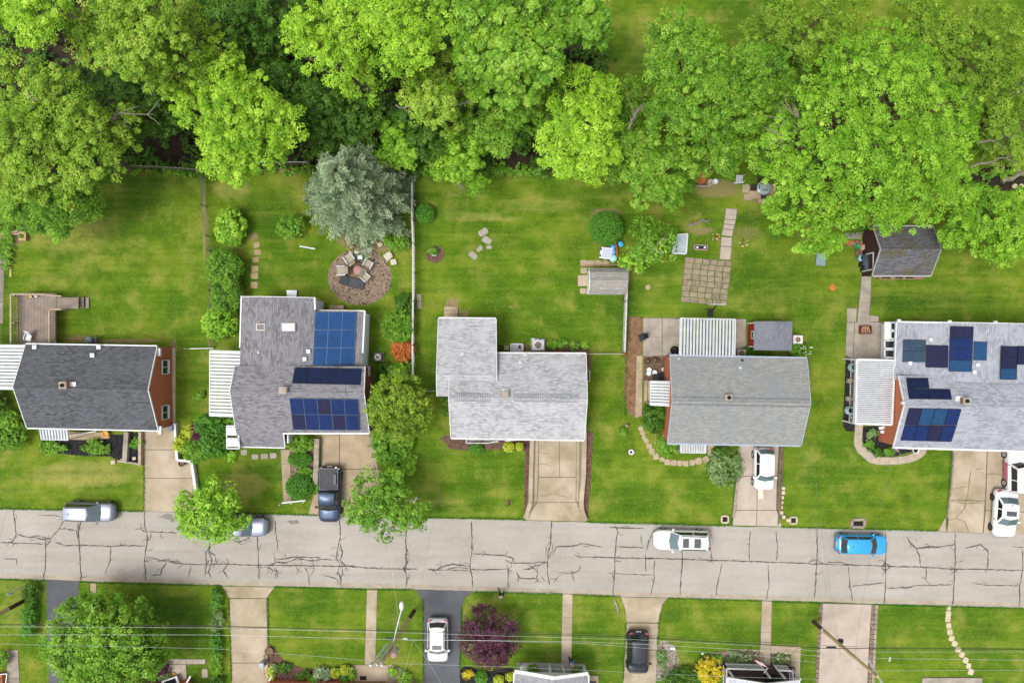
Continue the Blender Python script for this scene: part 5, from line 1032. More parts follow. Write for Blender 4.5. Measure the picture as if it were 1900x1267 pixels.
# ---- blue spruce
def spruce():
    rng = np.random.default_rng(21); b = W(678, 374); ht = 11.5; e = thing('spruce_tree', 'blue grey spruce with drooping boughs behind the chip circle', 'tree', b)
    mb = MB().tube([(b.x, b.y, -.1), (b.x, b.y, ht * .5), (b.x, b.y, ht)], [.28, .16, .03], 8); Cs, Ns, Ss, Ts = [], [], [], []
    for k in range(330):
        z = .7 + (ht - 1.0) * (1 - rng.random() ** .62) if k < 310 else ht - rng.uniform(.05, 1.0); L = max(0, 1 - z / ht) ** .7 * 5.3 * rng.uniform(.55, 1.1) + .45; a = rng.uniform(0, 6.283)
        d = np.array([math.cos(a), math.sin(a), 0]); s = np.array([-d[1], d[0], 0]); o = np.array([b.x, b.y, z]); nt = int(5 + L * 4.5)
        mb.tube([tuple(o), tuple(o + d * L * .85 + np.array([0, 0, -.2 * L]))], [.035, .008], 4)
        bt = rng.normal(.42, .13)
        for q in range(nt):                      # side sprigs, each a narrow brush of needles
            t0 = .22 + .78 * (q + rng.random()) / nt; sg = -1 if q % 2 else 1; ln = (1.05 - t0) * .42 * L * rng.uniform(.6, 1.2) + .16; n = int(9 + ln * 26)
            u = rng.random(n); base = o + d * t0 * L + np.array([0, 0, -.3 * L * t0 ** 1.2 + .14 * L * t0 ** 3]); dr = d * .72 + s * sg * .62
            p = base + dr * (u * ln)[:, None] + rng.normal(0, .045, (n, 3)); p[:, 2] -= u * ln * .22
            Cs.append(p); Ns.append(np.array([0, 0, 1.0]) + rng.normal(size=(n, 3)) * .55); Ss.append(rng.uniform(.09, .19, n)); Ts.append(np.clip(bt + rng.normal(0, .1, n) + .22 * (t0 - .5) + .16 * (u - .5) + .06 * z / ht, 0, 1))  # random tint plus painted shade: darker inward, lighter at tips and top
    leaf_object('crown', np.concatenate(Cs), np.concatenate(Ns), np.concatenate(Ss), np.concatenate(Ts), LM['blue'], e, rng, .4); mb.build('trunk', bark, e)
spruce()
# ---- yard trees
tree('round street tree beside the silver pickup', [(358,940,30),(398,928,36),(432,952,30),(385,965,38),(355,968,24),(418,978,24),(395,995,16),(335,958,14),(440,975,14)], 4.2, 'fresh', 22, leaf=.18, per=26, dens=3.2, zvar=.5)
tree('dense rounded olive tree right of the solar roofed house', [(740,735,46),(715,760,36),(765,755,36),(735,785,36),(768,785,24),(705,740,24)], 4.0, 'dolive', 23, leaf=.15, per=26, dens=3.8, cr=.3, zvar=.4, rz=.7)
tree('multi lobed tree at the kerb right of the dark pickup', [(690,905,34),(725,910,32),(665,945,28),(705,945,38),(760,948,28),(735,935,30),(712,994,12),(782,965,14),(745,970,20),(690,968,20)], 4.2, 'yard', 24, leaf=.17, per=24, dens=3.2, zvar=.5, bare=[(760,930,775,925,5),(715,975,722,992,4)])
tree('large round tree at the lower left beside the asphalt driveway', [(190,1140,44),(240,1150,40),(140,1160,42),(110,1190,34),(280,1185,34),(200,1190,56,1),(150,1215,46),(250,1215,46),(200,1240,50),(120,1235,26),(290,1205,24),(255,1250,30),(150,1255,34),(170,1115,22)], 4.6, 'mid', 25, leaf=.18, per=28, dens=3, zvar=.6, cr=.38)
tree('purple leaved ornamental maple beside the asphalt driveway', [(895,1160,34),(930,1175,28),(880,1185,28),(915,1200,36),(945,1195,18),(900,1140,20),(875,1165,16),(920,1215,22),(885,1205,20)], 2.4, 'purple', 26, leaf=.14, per=24, dens=4, cr=.34, zvar=.3, name='ornamental_tree')
tree('feathery evergreen beside the toys in the back yard', [(1198,428,28),(1222,452,28),(1195,462,22),(1235,430,20),(1207,480,18),(1243,465,14)], 3.6, 'yard', 27, leaf=.2, per=16, dens=2.6, cr=.35, bare=[(1210,465,1235,440,4),(1205,455,1225,470,4)], zvar=.5)
tree('light green shrub tree beside the gambrel shed', [(1175,478,22),(1165,490,14),(1185,490,14)], 2.6, 'fresh', 28, leaf=.2, per=16, dens=3, cr=.3, zvar=.2, split=False)

# ---- shrubs
def shrub(label, px, py, rx, ry, h, kind, seed, leaf=.16, dens=4.5, cr=.22, per=14, group=None, lumps=5, smooth=False, name='shrub'):
    rng = np.random.default_rng(seed); p = W(px, py, h * .5); X, Y = M(rx, h * .5), M(ry, h * .5)
    B = [(p.x, p.y, h * .42, X, Y, h * .58)]
    if not smooth:
        for k in range(lumps): a = rng.uniform(0, 6.28); s = rng.uniform(.35, .55); B.append((p.x + X * .6 * math.cos(a), p.y + Y * .6 * math.sin(a), h * rng.uniform(.35, .6), X * s, Y * s, h * .4))
    e = thing(name, label, 'shrub', (p.x, p.y, 0), group)
    C, N, Sz, T = foliage(B, rng, dens * 2.0, cr, per, leaf * .85, .12, .6, -.15) if not smooth else foliage(B, rng, 240, .05, 2, .1, .0, .6, -.15)
    leaf_object('foliage', C, N, Sz, T, LM[kind], e, rng)
    if smooth or dens > 8: MB().ball((p.x, p.y, h * .42), X * .86, Y * .86, h * .5, 14, 8).build('shade_core', mat('core_green', '24380f', '344a18', 5, 1, 0, .4, 18, .5), e, True)  # added solid core blocks light inside, standing in for the dense interior
    mb = MB()
    for k in range(4): a = rng.uniform(0, 6.28); limb(mb, (p.x + .05 * math.cos(a), p.y + .05 * math.sin(a), 0), (p.x + X * .5 * math.cos(a), p.y + Y * .5 * math.sin(a), h * .6), .035, .012, rng, 3)
    mb.build('stems', bark, e)
    return e
SH = [
 ('tall clipped hedge block along the chain fence', 416,497,30,32,2.4,'yard',0,{'dens':9,'leaf':.13}), ('lower half of the clipped hedge near the carport', 420,545,26,36,2.2,'yard',0,{'dens':9,'leaf':.13}), ('loose light green shrub at the end of the hedge', 408,600,30,28,2.0,'fresh',0,{'leaf':.2}),
 ('loose shrub with reddish tips on the second back lawn', 428,420,28,32,2.0,'fresh',0,{'leaf':.2}), ('round leafy bush left of the blue spruce', 541,421,24,23,1.5,'yard',0,{}), ('small dark bush at the foot of the blue spruce', 735,450,22,14,1.2,'yard',0,{}),
 ('round clipped bush just right of the long fence', 788,396,17,17,1.2,'clip',0,{'smooth':1}), ('large round clipped bush at the back of the middle yard', 1125,423,30,29,2.2,'clip',0,{'smooth':1}),
 ('cloud pruned green bush by the long fence', 738,605,28,28,1.8,'yard',0,{'lumps':9}), ('orange brown bush next to the cloud pruned one', 748,650,21,20,1.1,'orange',0,{'lumps':8}), ('reddish bush behind the cloud pruned one', 752,565,18,22,1.2,'dark',0,{}),
 ('green shrub below the orange bush', 748,690,26,20,1.1,'yard',0,{}), ('dark small shrub beside the round air conditioner', 715,690,16,18,.9,'dark',0,{}), ('spreading bright shrub below the olive tree', 725,828,36,32,1.3,'yard',0,{'leaf':.2}), ('low bushes beside the stained driveway top', 745,860,26,24,.8,'fresh',0,{}), 
 ('rounded green shrub by the porch door of the solar roofed house', 556,822,26,16,1.2,'yard',0,{}), ('oval clipped bush below the porch shrub', 556,852,21,13,1.0,'clip',0,{'smooth':1}), ('round clipped bush nearest the handrail', 556,903,25,22,1.4,'clip',0,{'smooth':1}), ('sparse groundcover shrub between the clipped bushes', 572,880,18,12,.6,'yard',0,{}), ('small green shrub by the handrail corner', 585,905,10,10,.6,'yard',0,{}),
 ('yellow shrub by the white driveway wall', 351,799,12,12,.9,'chartreuse',0,{}), ('second yellow shrub nearer the driveway', 335,822,13,12,.9,'chartreuse',0,{}), ('burgundy shrub among the yellow ones', 366,803,13,16,1.0,'purple',0,{}), ('green shrub below the burgundy one', 362,838,24,20,1.1,'yard',0,{}), ('light green shrub at the bed corner by the white wall', 352,833,10,10,.9,'fresh',0,{}), ('broad dome shrub below the carport roof', 392,788,30,18,1.4,'clip',0,{}), ('large green shrub left of the small white awning', 398,820,26,26,1.5,'clip',0,{}), ('small green shrub between carport and awning', 431,784,11,8,.9,'yard',0,{}),
 ('spreading shrub in the black mulch under the awning', 100,829,26,12,.7,'yard',0,{}), ('second spreading shrub in the black mulch', 179,828,24,13,.7,'yard',0,{}), ('grass clump between the two low concrete walls', 251,821,11,11,.5,'yard',0,{}), ('big bushy shrub at the left edge by the charcoal roofed house', 18,800,30,34,1.6,'yard',0,{'leaf':.22}), ('dark hedge at the far left beside the patio cover', -5,760,16,40,1.4,'dark',0,{}),
 ('green bush in the front bed of the pale grey house', 884,832,12,8,.7,'clip',0,{'smooth':1}), ('left of the two yellow bushes in the front bed', 944,829,10,9,.8,'chartreuse',0,{'smooth':1}), ('right of the two yellow bushes in the front bed', 964,828,7,8,.8,'chartreuse',0,{'smooth':1}), ('green shrub at the left corner of the pale grey house', 824,755,12,16,.9,'yard',0,{}),
 ('first leafy plant in the back mulch bed', 1025,639,9,8,.6,'yard',0,{}), ('second leafy plant in the back mulch bed', 1044,638,8,7,.5,'yard',0,{}), ('third leafy plant in the back mulch bed', 1065,643,7,7,.5,'yard',0,{}), ('small plant at the right end of the back mulch bed', 1085,641,5,5,.4,'fresh',0,{}), ('green plant in the small round mulch bed', 803,467,8,7,.5,'yard',0,{}),
 ('dark glossy bush at the left corner of the brick house', 1212,775,22,26,1.6,'dark',0,{'leaf':.2}), ('leafy shrub left of the front awning', 1240,826,22,18,.9,'yard',0,{}), ('silvery juniper spreading beside the pale driveway', 1346,868,30,34,1.1,'sage',0,{'leaf':.18}), ('dark juniper top near the awning', 1338,842,16,14,.8,'dark',0,{}), ('tiny round shrub on the lawn by the garden figure', 1155,801,7,6,.5,'yard',0,{}),
 ('white flowering bush beside the little red shed', 1484,650,18,14,1.0,'yard',0,{}), ('dark plants behind the little red shed', 1395,653,20,8,.6,'dark',0,{}), ('leafy overhang at the left of the garden seats', 1260,340,26,20,1.6,'yard',0,{}),
 ('low green shrub in the dark bed by the curved path', 1612,826,8,7,.4,'yard',0,{}), ('second low shrub in the dark bed by the curved path', 1620,805,9,9,.4,'sage',0,{}), ('third low shrub in the dark bed under the flag', 1650,837,8,6,.4,'yard',0,{}), ('flattened shrub in the dark bed nearest the paver bend', 1630,838,8,6,.3,'dark',0,{}),
 ('row of low hedge left of the asphalt driveway', 58,1100,12,16,1.0,'dark',0,{}), ('middle of the low hedge left of the asphalt driveway', 56,1135,12,20,1.0,'clip',0,{}), ('lower end of the hedge left of the asphalt driveway', 54,1165,12,16,1.0,'clip',0,{}), ('shrub in the lower left corner', 4,1222,10,16,.9,'yard',0,{}),
 ('top of the thin hedge left of the flared driveway', 402,1112,9,18,.8,'clip',0,{}), ('middle of the thin hedge left of the flared driveway', 403,1150,9,22,.8,'sage',0,{}), ('lower part of the thin hedge left of the flared driveway', 402,1190,10,22,.8,'clip',0,{}), ('bottom end of the thin hedge left of the flared driveway', 402,1228,11,20,.8,'yard',0,{}), ('dark shrub at the porch edge beside the flared driveway', 400,1262,14,8,.8,'dark',0,{}), ('dark red shrub by the pink paving slabs', 303,1238,10,14,.9,'purple',0,{}), ('spiky plant by the brick porch steps', 306,1252,9,8,.5,'sage',0,{}),
 ('low green plants in the brown bed at the bottom', 528,1238,12,8,.5,'dark',0,{}), ('silver green plant in the brown bed at the bottom', 508,1240,6,6,.4,'sage',0,{}), ('dark shrub in the middle of the brown bed', 566,1252,14,8,.6,'dark',0,{}), ('grey blue shrub in the brown bed', 598,1250,16,12,.7,'blue',0,{}), ('bright green plant at the brick front', 582,1262,8,8,.5,'fresh',0,{}), ('left golden ball shrub by the concrete landing', 622,1248,9,9,.6,'chartreuse',0,{'smooth':1}), ('upper golden ball shrub by the concrete landing', 641,1243,10,9,.6,'chartreuse',0,{'smooth':1}), ('lowest golden ball shrub by the concrete landing', 639,1258,8,7,.6,'clip',0,{'smooth':1}), ('narrow green edging shrub along the landing', 652,1250,5,12,.4,'yard',0,{}), ('yellow green grass beside the flared driveway', 502,1248,6,14,.4,'chartreuse',0,{}),
 ('small shrub in the gravel bed beside the landing', 729,1245,7,6,.4,'fresh',0,{}), ('leafy shrub in the gravel bed at the bottom', 751,1258,12,12,.7,'fresh',0,{}), ('yellow shrub in the black bed at the bottom', 869,1250,7,7,.5,'yellow',0,{}), ('round green shrub in the black bed at the bottom', 893,1256,12,11,.7,'clip',0,{'smooth':1}), ('second yellow green shrub in the black bed', 925,1262,8,9,.6,'chartreuse',0,{}), ('small yellow plant at the porch corner', 946,1254,5,6,.4,'chartreuse',0,{}),
 ('brilliant yellow bush left of the white railed deck', 1318,1243,25,22,1.3,'yellow',0,{}), ('dark evergreen hedge at the bottom beside the yellow bush', 1265,1256,38,16,1.0,'dark',0,{}), ('bright green tuft above the yellow bush', 1328,1221,9,8,.5,'yard',0,{}), ('flowering groundcover in the ornamental bed', 1370,1222,24,12,.4,'sage',0,{}), ('low flowers in the square bed between the walks', 1448,1226,14,10,.3,'sage',0,{}), ('weedy plants in the gravel strip by the black car', 1229,1225,8,20,.4,'sage',0,{}),
 ('potted fern on the left of the grey porch', 991,1240,9,6,.6,'yard',0,{}), ('potted fern on the right of the grey porch', 1071,1243,9,6,.6,'yard',0,{}), ('small bush by the stepping slabs under the porch gutter', 425,845,14,9,.4,'fresh',0,{}), ('small weed clump on the lawn below the carport', 370,735,9,8,.4,'yard',0,{}),
 ('low shrub at the upper left of the mossy shed', 1586,425,22,8,.6,'dark',0,{}), ('weeds at the left edge beside the stone steps', 12,460,12,40,.6,'yard',0,{}), ('leafy shrub by the dark soil on the right', 1800,352,30,12,.7,'yard',0,{})]
for i, (lab, x, y, rx, ry, h, k, _, kw) in enumerate(SH): shrub(lab, x, y, rx, ry, h, k, 200 + i, **kw)
# flowers
def flowers(label, px, py, r, cols, n, seed, h=.35):
    rng = np.random.default_rng(seed); p = W(px, py); e = thing('flower_clump', label, 'flowers', p); R_ = r / 20
    B = [(p.x, p.y, h * .3, R_, R_ * .8, h * .7)]; C, N, Sz, T = foliage(B, rng, 7, .12, 8, .1, .2, .6, 0); leaf_object('foliage', C, N, Sz, T, LM['dark'], e, rng)
    for ci, c in enumerate(cols):
        mb = MB()
        for k in range(n):
            a = rng.uniform(0, 6.28); d = rng.random() ** .5 * R_; mb.ball((p.x + d * math.cos(a), p.y + d * .8 * math.sin(a), h + rng.uniform(0, .15)), .05, .05, .03, 6, 3)
        tag(mb.build('blossoms', mat('petal_' + c, c, c, 5), e), None, None, None, 'stuff')
flowers('white and red flowers left of the pale slab walk', 1326, 441, 9, ['c8bfae', '9a3420', 'd2b75a'], 7, 1); flowers('yellow and red flowers right of the pale slab walk', 1378, 452, 9, ['d4c45a', '8c3020', 'cfc4a4'], 6, 2)
flowers('white daisies on the flowering bush by the red shed', 1487, 648, 13, ['d8d8d0'], 14, 3, 1.0); flowers('pale flowers along the top of the ornamental bed', 1385, 1210, 14, ['d0cdb4'], 8, 4); flowers('pale flowers in the square bed', 1450, 1216, 12, ['d0cdb4'], 8, 5); flowers('orange flowers at the fence corner', 1158, 657, 5, ['b8542a', '8f3a22'], 8, 6)
# dead tan grass clump beside the spruce
shrub('dry tan ornamental grass at the foot of the spruce', 660, 452, 18, 14, .8, 'tan', 400, leaf=.14)
# tufts of longer grass along edges
rng = np.random.default_rng(5); Cs = []
EDG = [((0,943),(268,948)),((380,950),(590,955)),((716,958),(975,963)),((1090,968),(1356,975)),((1450,977),(1740,984)),((0,1074),(86,1076)),((148,1079),(412,1086)),((510,1088),(680,1093)),((702,1093),(770,1093)),((882,1097),(1043,1101)),((1063,1102),(1151,1106)),((1240,1109),(1412,1114)),((1433,1115),(1522,1118)),((1622,1121),(1900,1128)),((1765,830),(1756,984)),((1450,830),(1444,972)),((1364,880),(1358,974)),((268,860),(268,945)),((785,1110),(786,1260)),((857,1125),(853,1240)),((1162,1155),(1156,1260)),((1224,1140),(1219,1195)),((498,1110),(498,1195)),((425,1110),(430,1260)),((1390,655),(1500,668)),((1165,590),(1160,770))]
for a, b in EDG:
    n = int(math.dist(a, b) * 5); t = rng.random(n); x = a[0] + (b[0] - a[0]) * t + rng.normal(0, 1.1, n); y = a[1] + (b[1] - a[1]) * t + rng.normal(0, 1.1, n)
    Cs.append(np.stack([(x - 950) / 20, (633.5 - y) / 20, rng.uniform(.02, .07, n)], 1))
C = np.concatenate(Cs); n = len(C)
tag(leaf_object('grass_fringe', C, rng.normal(size=(n, 3)) + np.array([0, 0, .4]), rng.uniform(.07, .17, n), rng.normal(.4, .2, n), LM['clip'], None, rng, .3), 'ragged longer grass along kerbs and driveway edges', 'grass', None, 'stuff')
# short grass over the lawns
n = 150000; x = rng.uniform(-10, 1910, n); y = np.where(rng.random(n) < .68, rng.uniform(318, 985, n), rng.uniform(1075, 1270, n))
top = np.interp(x, [p[0] for p in RT], [p[1] for p in RT]); bot = np.interp(x, [p[0] for p in RB], [p[1] for p in RB]); ok = ~((y > top - 3) & (y < bot + 3))
x, y = x[ok], y[ok]; n = len(x)
HARD = [[(260,780),(376,780),(376,955),(260,955)],[(570,800),(720,800),(720,960),(570,960)],[(970,810),(1102,810),(1102,970),(970,970)],[(1356,820),(1452,820),(1452,980),(1356,980)],[(1755,820),(1990,820),(1990,990),(1740,990)],[(84,1070),(150,1070),(150,1300),(84,1300)],[(424,1085),(500,1085),(500,1300),(424,1300)],[(784,1090),(858,1090),(858,1300),(784,1300)],[(1152,1100),(1226,1100),(1220,1300),(1152,1300)],[(1512,1115),(1622,1115),(1622,1300),(1508,1300)],[(676,1090),(702,1090),(702,1232),(676,1232)],[(1040,1098),(1064,1098),(1064,1300),(1040,1300)],[(1408,1112),(1434,1112),(1434,1300),(1408,1300)],[(1260,475),(1362,475),(1362,570),(1260,570)],[(1585,510),(1620,510),(1640,670),(1566,670)],[(1155,585),(1390,585),(1390,665),(1155,780)],[(608,460),(728,460),(728,570),(608,570)],[(1583,780),(1725,780),(1725,864),(1583,864)],[(1334,385),(1370,385),(1360,484),(1334,484)],[(655,1230),(722,1230),(722,1264),(655,1264)]]
keep = np.array([not any(inpoly(a, b, h) for h in HARD) for a, b in zip(x, y)])
x, y = x[keep], y[keep]; n = len(x); C = np.stack([(x - 950) / 20, (633.5 - y) / 20, rng.uniform(.01, .05, n)], 1)
tag(leaf_object('lawn_grass', C, rng.normal(size=(n, 3)) * .8 + np.array([0, 0, .8]), rng.uniform(.05, .12, n), np.clip(rng.normal(.42, .11, n), 0, 1), leaf_mat('leaf_lawn', '3a5e12', '577a18', '80922f', .2), None, rng, .3), 'short grass and clover tufts over the lawns', 'grass', None, 'stuff')
# ------------------------------------------------------------------ vehicles
tyre_m = rubber; rim_m = mat('rim', '9a9da0', 'b0b3b6', 3, .3, .7, .1, 20, 0); rim_k = mat('rim_dark', '3a3c3f', '4a4c4f', 3, .3, .6, .1, 20, 0)
car_glass = paint('car_glass', '14191b', .06, 0, .3); car_glass_pale = paint('car_glass_pale', '4d5e62', .08, .1, .3); lamp_red = paint('lamp_red', '8a1420', .2); lamp_white = paint('lamp_clear', 'c5c9cc', .1)
trim_k = mat('car_trim', '121316', '1b1c20', 3, .5, 0, .1, 20, 0)
def vehicle(name, label, cat, px, py, L, Wd, head, pm, hood=.26, trunk=.04, zb=.95, zr=1.55, ws=.14, rw=.08, rails=False, sunroof=(), pale=False, bed=0, rim=rim_m, z0=.04, mirror=None, wheel=.33, side=None):
    """front at +x local; lengths in metres; hood/trunk = fraction of the length outside the cabin"""
    p = W(px, py); e = thing(name, label, cat, p); ch, sh_ = math.cos(head), math.sin(head)
    def T(x, y, z): return Vector((p.x + x * ch - y * sh_, p.y + x * sh_ + y * ch, z + z0))
    h = L / 2; w = Wd / 2; n = 22; gm = car_glass_pale if pale else car_glass
    # lower body loft
    sec = []
    for i in range(n + 1):
        t = i / n; x = -h + L * t; ed = min(t, 1 - t); r = 1 - max(0, (1 - ed / (.13 if t > .5 else .07))) ** 2 * (.34 if t > .5 else .16)
        top = zb - (.12 * ((t - (1 - hood)) / hood) ** 1.6 if t > 1 - hood else 0) - (.04 if t < .04 else 0) - max(0, 1 - ed / .03) * .28; ww = w * r; bot = .24 + max(0, 1 - ed / .05) * .1
        sec.append([T(x, s * a, z) for s, a, z in ((-1, ww * .9, bot), (-1, ww, bot + .16), (-1, ww, top - .22), (-1, ww * .96, top - .07), (-1, ww * .84, top), (-1, ww * .3, top + .03), (1, ww * .3, top + .03), (1, ww * .84, top), (1, ww * .96, top - .07), (1, ww, top - .22), (1, ww, bot + .16), (1, ww * .9, bot))])
    mb = MB(); k = 12; V = [q for s in sec for q in s]; F = []
    for i in range(n):
        for j in range(k): F.append((i * k + j, i * k + (j + 1) % k, (i + 1) * k + (j + 1) % k, (i + 1) * k + j))
    F += [tuple(range(k))[::-1], tuple(range(n * k, n * k + k))]; mb.add(V, F)
    body = mb.build('body', pm, e, True)
    # cabin
    xr, xf = -h + L * (trunk + bed), h - L * hood; tr, tf = xr + L * rw, xf - L * ws; wb, wt = w * .9, w * .72; zt = zr
    mid = lambda a, b, f: a + (b - a) * f
    ring = lambda f, ex=0: [(mid(xr, tr, f), -mid(wb, wt, f)), (mid(xf, tf, f) - .1, -mid(wb, wt, f)), (mid(xf, tf, f) + .05, 0), (mid(xf, tf, f) - .1, mid(wb, wt, f)), (mid(xr, tr, f), mid(wb, wt, f)), (mid(xr, tr, f) - .06, 0)]
    cb = MB(); levels = [(0, zb - .02), (.5, mid(zb, zt, .5)), (.93, mid(zb, zt, .93)), (1, zt - .0)]; V = []; F = []
    for f, z in levels: V += [T(x, y, z) for x, y in ring(f)]
    top = [(x * .96 + (xr + xf) / 2 * .04, y * .9) for x, y in ring(1)]; V += [T(x, y, zt + .02) for x, y in top]; V.append(T((tr + tf) / 2, 0, zt + .05))
    for a in range(4):
        for j in range(6): F.append((a * 6 + j, a * 6 + (j + 1) % 6, a * 6 + 6 + (j + 1) % 6, a * 6 + 6 + j))
    for j in range(6): F.append((24 + j, 24 + (j + 1) % 6, 30))
    cb.add(V, F); cb.build('cabin', pm, e, True)
    def pane(nm, c4, m=gm, off=.022):
        c4 = [T(*q) for q in c4]; nr = (c4[1] - c4[0]).cross(c4[3] - c4[0]).normalized(); o = (c4[0] + c4[2]) / 2 - T((xr + xf) / 2, 0, zb)
        if nr.dot(o) < 0: nr = -nr
        return MB().hexa([q + nr * (off - .03) for q in c4] + [q + nr * off for q in c4]).build(nm, m, e)
    fz = lambda f: mid(zb - .02, zt, f) if f < 1 else zt
    def cab(x, f, y): return (x, y, mid(zb, zt, f))
    a, b = .06, .9
    for s in (-1, 1):      # windscreen and rear glass in two halves each side of the crown line
        pane('windscreen', [(mid(xf, tf, a) + .05, 0, mid(zb, zt, a)), (mid(xf, tf, a) - .09, s * mid(wb, wt, a) * .93, mid(zb, zt, a)), (mid(xf, tf, b) - .09, s * mid(wb, wt, b) * .93, mid(zb, zt, b)), (mid(xf, tf, b) + .05, 0, mid(zb, zt, b))])
        pane('rear_window', [(mid(xr, tr, a + .1) - .06, 0, mid(zb, zt, a + .1)), (mid(xr, tr, a + .1), s * mid(wb, wt, a + .1) * .9, mid(zb, zt, a + .1)), (mid(xr, tr, b), s * mid(wb, wt, b) * .9, mid(zb, zt, b)), (mid(xr, tr, b) - .06, 0, mid(zb, zt, b))])
        m_ = (xr + xf) / 2 - .05 * L
        for x0, x1 in ((0, 1), (1, 2)):
            l0 = mid(xr, tr, .15) + .12 if x0 == 0 else m_ + .06; l1 = m_ - .02 if x0 == 0 else mid(xf, tf, .1) - .3; u0 = mid(xr, tr, .85) + .15 if x0 == 0 else m_ + .06; u1 = m_ - .02 if x0 == 0 else mid(xf, tf, .85) - .25
            pane('side_window', [(l0, s * mid(wb, wt, .12), mid(zb, zt, .12)), (l1, s * mid(wb, wt, .12), mid(zb, zt, .12)), (u1, s * mid(wb, wt, .82), mid(zb, zt, .82)), (u0, s * mid(wb, wt, .82), mid(zb, zt, .82))], car_glass)
        for xx in (-h + L * .19, h - L * .18):
            c = T(xx, s * (w - .06), wheel - z0); d = (T(0, s, 0) - T(0, 0, 0)); q = MB(); rr = wheel
            q.tube([c - d * .11, c + d * .085], rr, 16); o = q.build('wheel', tyre_m, e)
            MB().tube([c + d * .07, c + d * .1], [rr * .66, rr * .58], 12).build('rim', rim, o)
        MB().bar(T(h - L * .055, s * w * .52, zb - .22), T(h - L * .10, s * w * .88, zb - .16), .2, .1).build('headlight', lamp_white, e)
        MB().bar(T(-h + .05, s * w * .6, zb - .08), T(-h + .2, s * w * .93, zb - .06), .12, .14).build('taillight', lamp_red, e)
        mm = mirror or pm; c = T(mid(xf, tf, .1) - .28, s * (w + .1), zb + .05); MB().ball(c, .13, .13, .08, 8, 5).build('mirror', mm, e, True)
        MB().bar(T(mid(xf, tf, .1) - .2, s * wb, zb), c, .05, .04).build('mirror_arm', mm, e)
        if rails: MB().bar(T(tr + .15, s * wt * .92, zt + .06), T(tf - .2, s * wt * .92, zt + .05), .05, .05).build('roof_rail', trim_k, e)
        if side: MB().bar(T(-h * .62, s * (w + .012), .55), T(h * .3, s * (w + .012), .55), .02, .5).build('door_panel', side, e)
    for (f0, f1) in sunroof:
        x0, x1 = lerp(tf, tr, f0), lerp(tf, tr, f1); pane('sunroof', [(x0, -wt * .62, zt + .045), (x1, -wt * .62, zt + .045), (x1, wt * .62, zt + .045), (x0, wt * .62, zt + .045)], paint('sunroof_glass', '3a3c42', .1), .02)
    MB().bar(T(h - L * .02, -w * .5, .5), T(h - L * .02, w * .5, .5), .12, .2).build('grille', trim_k, e)
    MB().bar(T(-h + .0, -.25, .78), T(-h + .0, .25, .78), .03, .14).build('plate', white_trim, e)
    if bed:
        x0, x1 = -h + .12, xr - .12
        MB().hexa([T(x0, -w * .8, zb - .02), T(x1, -w * .8, zb - .02), T(x1, w * .8, zb - .02), T(x0, w * .8, zb - .02), T(x0, -w * .8, zb + .06), T(x1, -w * .8, zb + .06), T(x1, w * .8, zb + .06), T(x0, w * .8, zb + .06)]).build('bed_liner', mat('bed_liner', '2a2b2f', '38393e', 2, .6), e)
        for (a_, b_) in (((x0, -w * .84), (x1, -w * .84)), ((x0, w * .84), (x1, w * .84)), ((x0, -w * .84), (x0, w * .84)), ((x1, -w * .84), (x1, w * .84))): MB().bar(T(*a_, zb + .08), T(*b_, zb + .08), .05, .08).build('bed_rail', mat('bed_trim', '4d5056', '5c5f66', 3, .5, .3), e)
        for k in range(9): y = -w * .7 + k * w * .175; MB().bar(T(x0 + .1, y, zb + .065), T(x1 - .1, y, zb + .065), .03, .02).build('bed_rib', trim_k, e)
        if bed > .2: MB().box(tuple(T(x0 + .95, w * .62, zb + .16)), (.9, .25, .22), head).build('tool_box', black_plastic, e)
    else:
        MB().bar(T((tr + tf) / 2 - L * .12, 0, zt + .05), T((tr + tf) / 2 - L * .15, 0, zt + .12), .03, .05).build('antenna', trim_k, e)
    return e
silver = paint('paint_silver', '787d88', .42, .7, .15); white_p = paint('paint_white', 'bfc0c0', .3, 0, .7); blue_p = paint('paint_blue', '1d8cc4', .25, .25, .7); black_p = paint('paint_black', '2b2f35', .34, .6, .2); navy_p = paint('paint_navy', '27374c', .36, .6, .15)
vehicle('parked_minivan', 'silver minivan parked at the left kerb under the lawn', 'minivan', 177, 945.5, 4.55, 1.72, R(-1.5), silver, .24, .03, 1.0, 1.72, .2, .06, True, (), True)
vehicle('parked_pickup', 'silver pickup half hidden below the round street tree', 'pickup', 452, 972, 5.1, 1.75, R(-1.5), silver, .26, .02, 1.0, 1.7, .13, .03, False, (), True, bed=.34)
vehicle('parked_pickup', 'dark pickup with open bed parked nose down on the stained driveway', 'pickup', 616, 913, 5.1, 2.0, R(-90), navy_p, .22, .02, 1.1, 1.85, .13, .02, False, (), False, bed=.40, rim=rim_k, mirror=trim_k, wheel=.38)
vehicle('parked_suv', 'white estate suv with two dark roof windows on the street', 'suv', 1262, 997.5, 5.25, 1.82, R(178.5), white_p, .26, .03, .95, 1.6, .15, .07, True, ((.12, .33), (.52, .75)), True)
vehicle('parked_hatchback', 'small white hatchback parked close to the grey green roofed house', 'hatchback', 1412, 867, 3.9, 1.8, R(-91), white_p, .23, .03, .98, 1.6, .15, .1, False, (), True)
vehicle('parked_hatchback', 'bright blue hatchback parked on the street', 'hatchback', 1591, 1005, 4.65, 1.75, R(-1), blue_p, .23, .06, .98, 1.55, .17, .09, False, (), False)
vehicle('parked_suv', 'white crossover with a dark sunroof on the asphalt driveway', 'suv', 814, 1181, 3.95, 1.9, R(-90), white_p, .22, .05, 1.0, 1.6, .13, .08, True, ((.08, .26),), False)
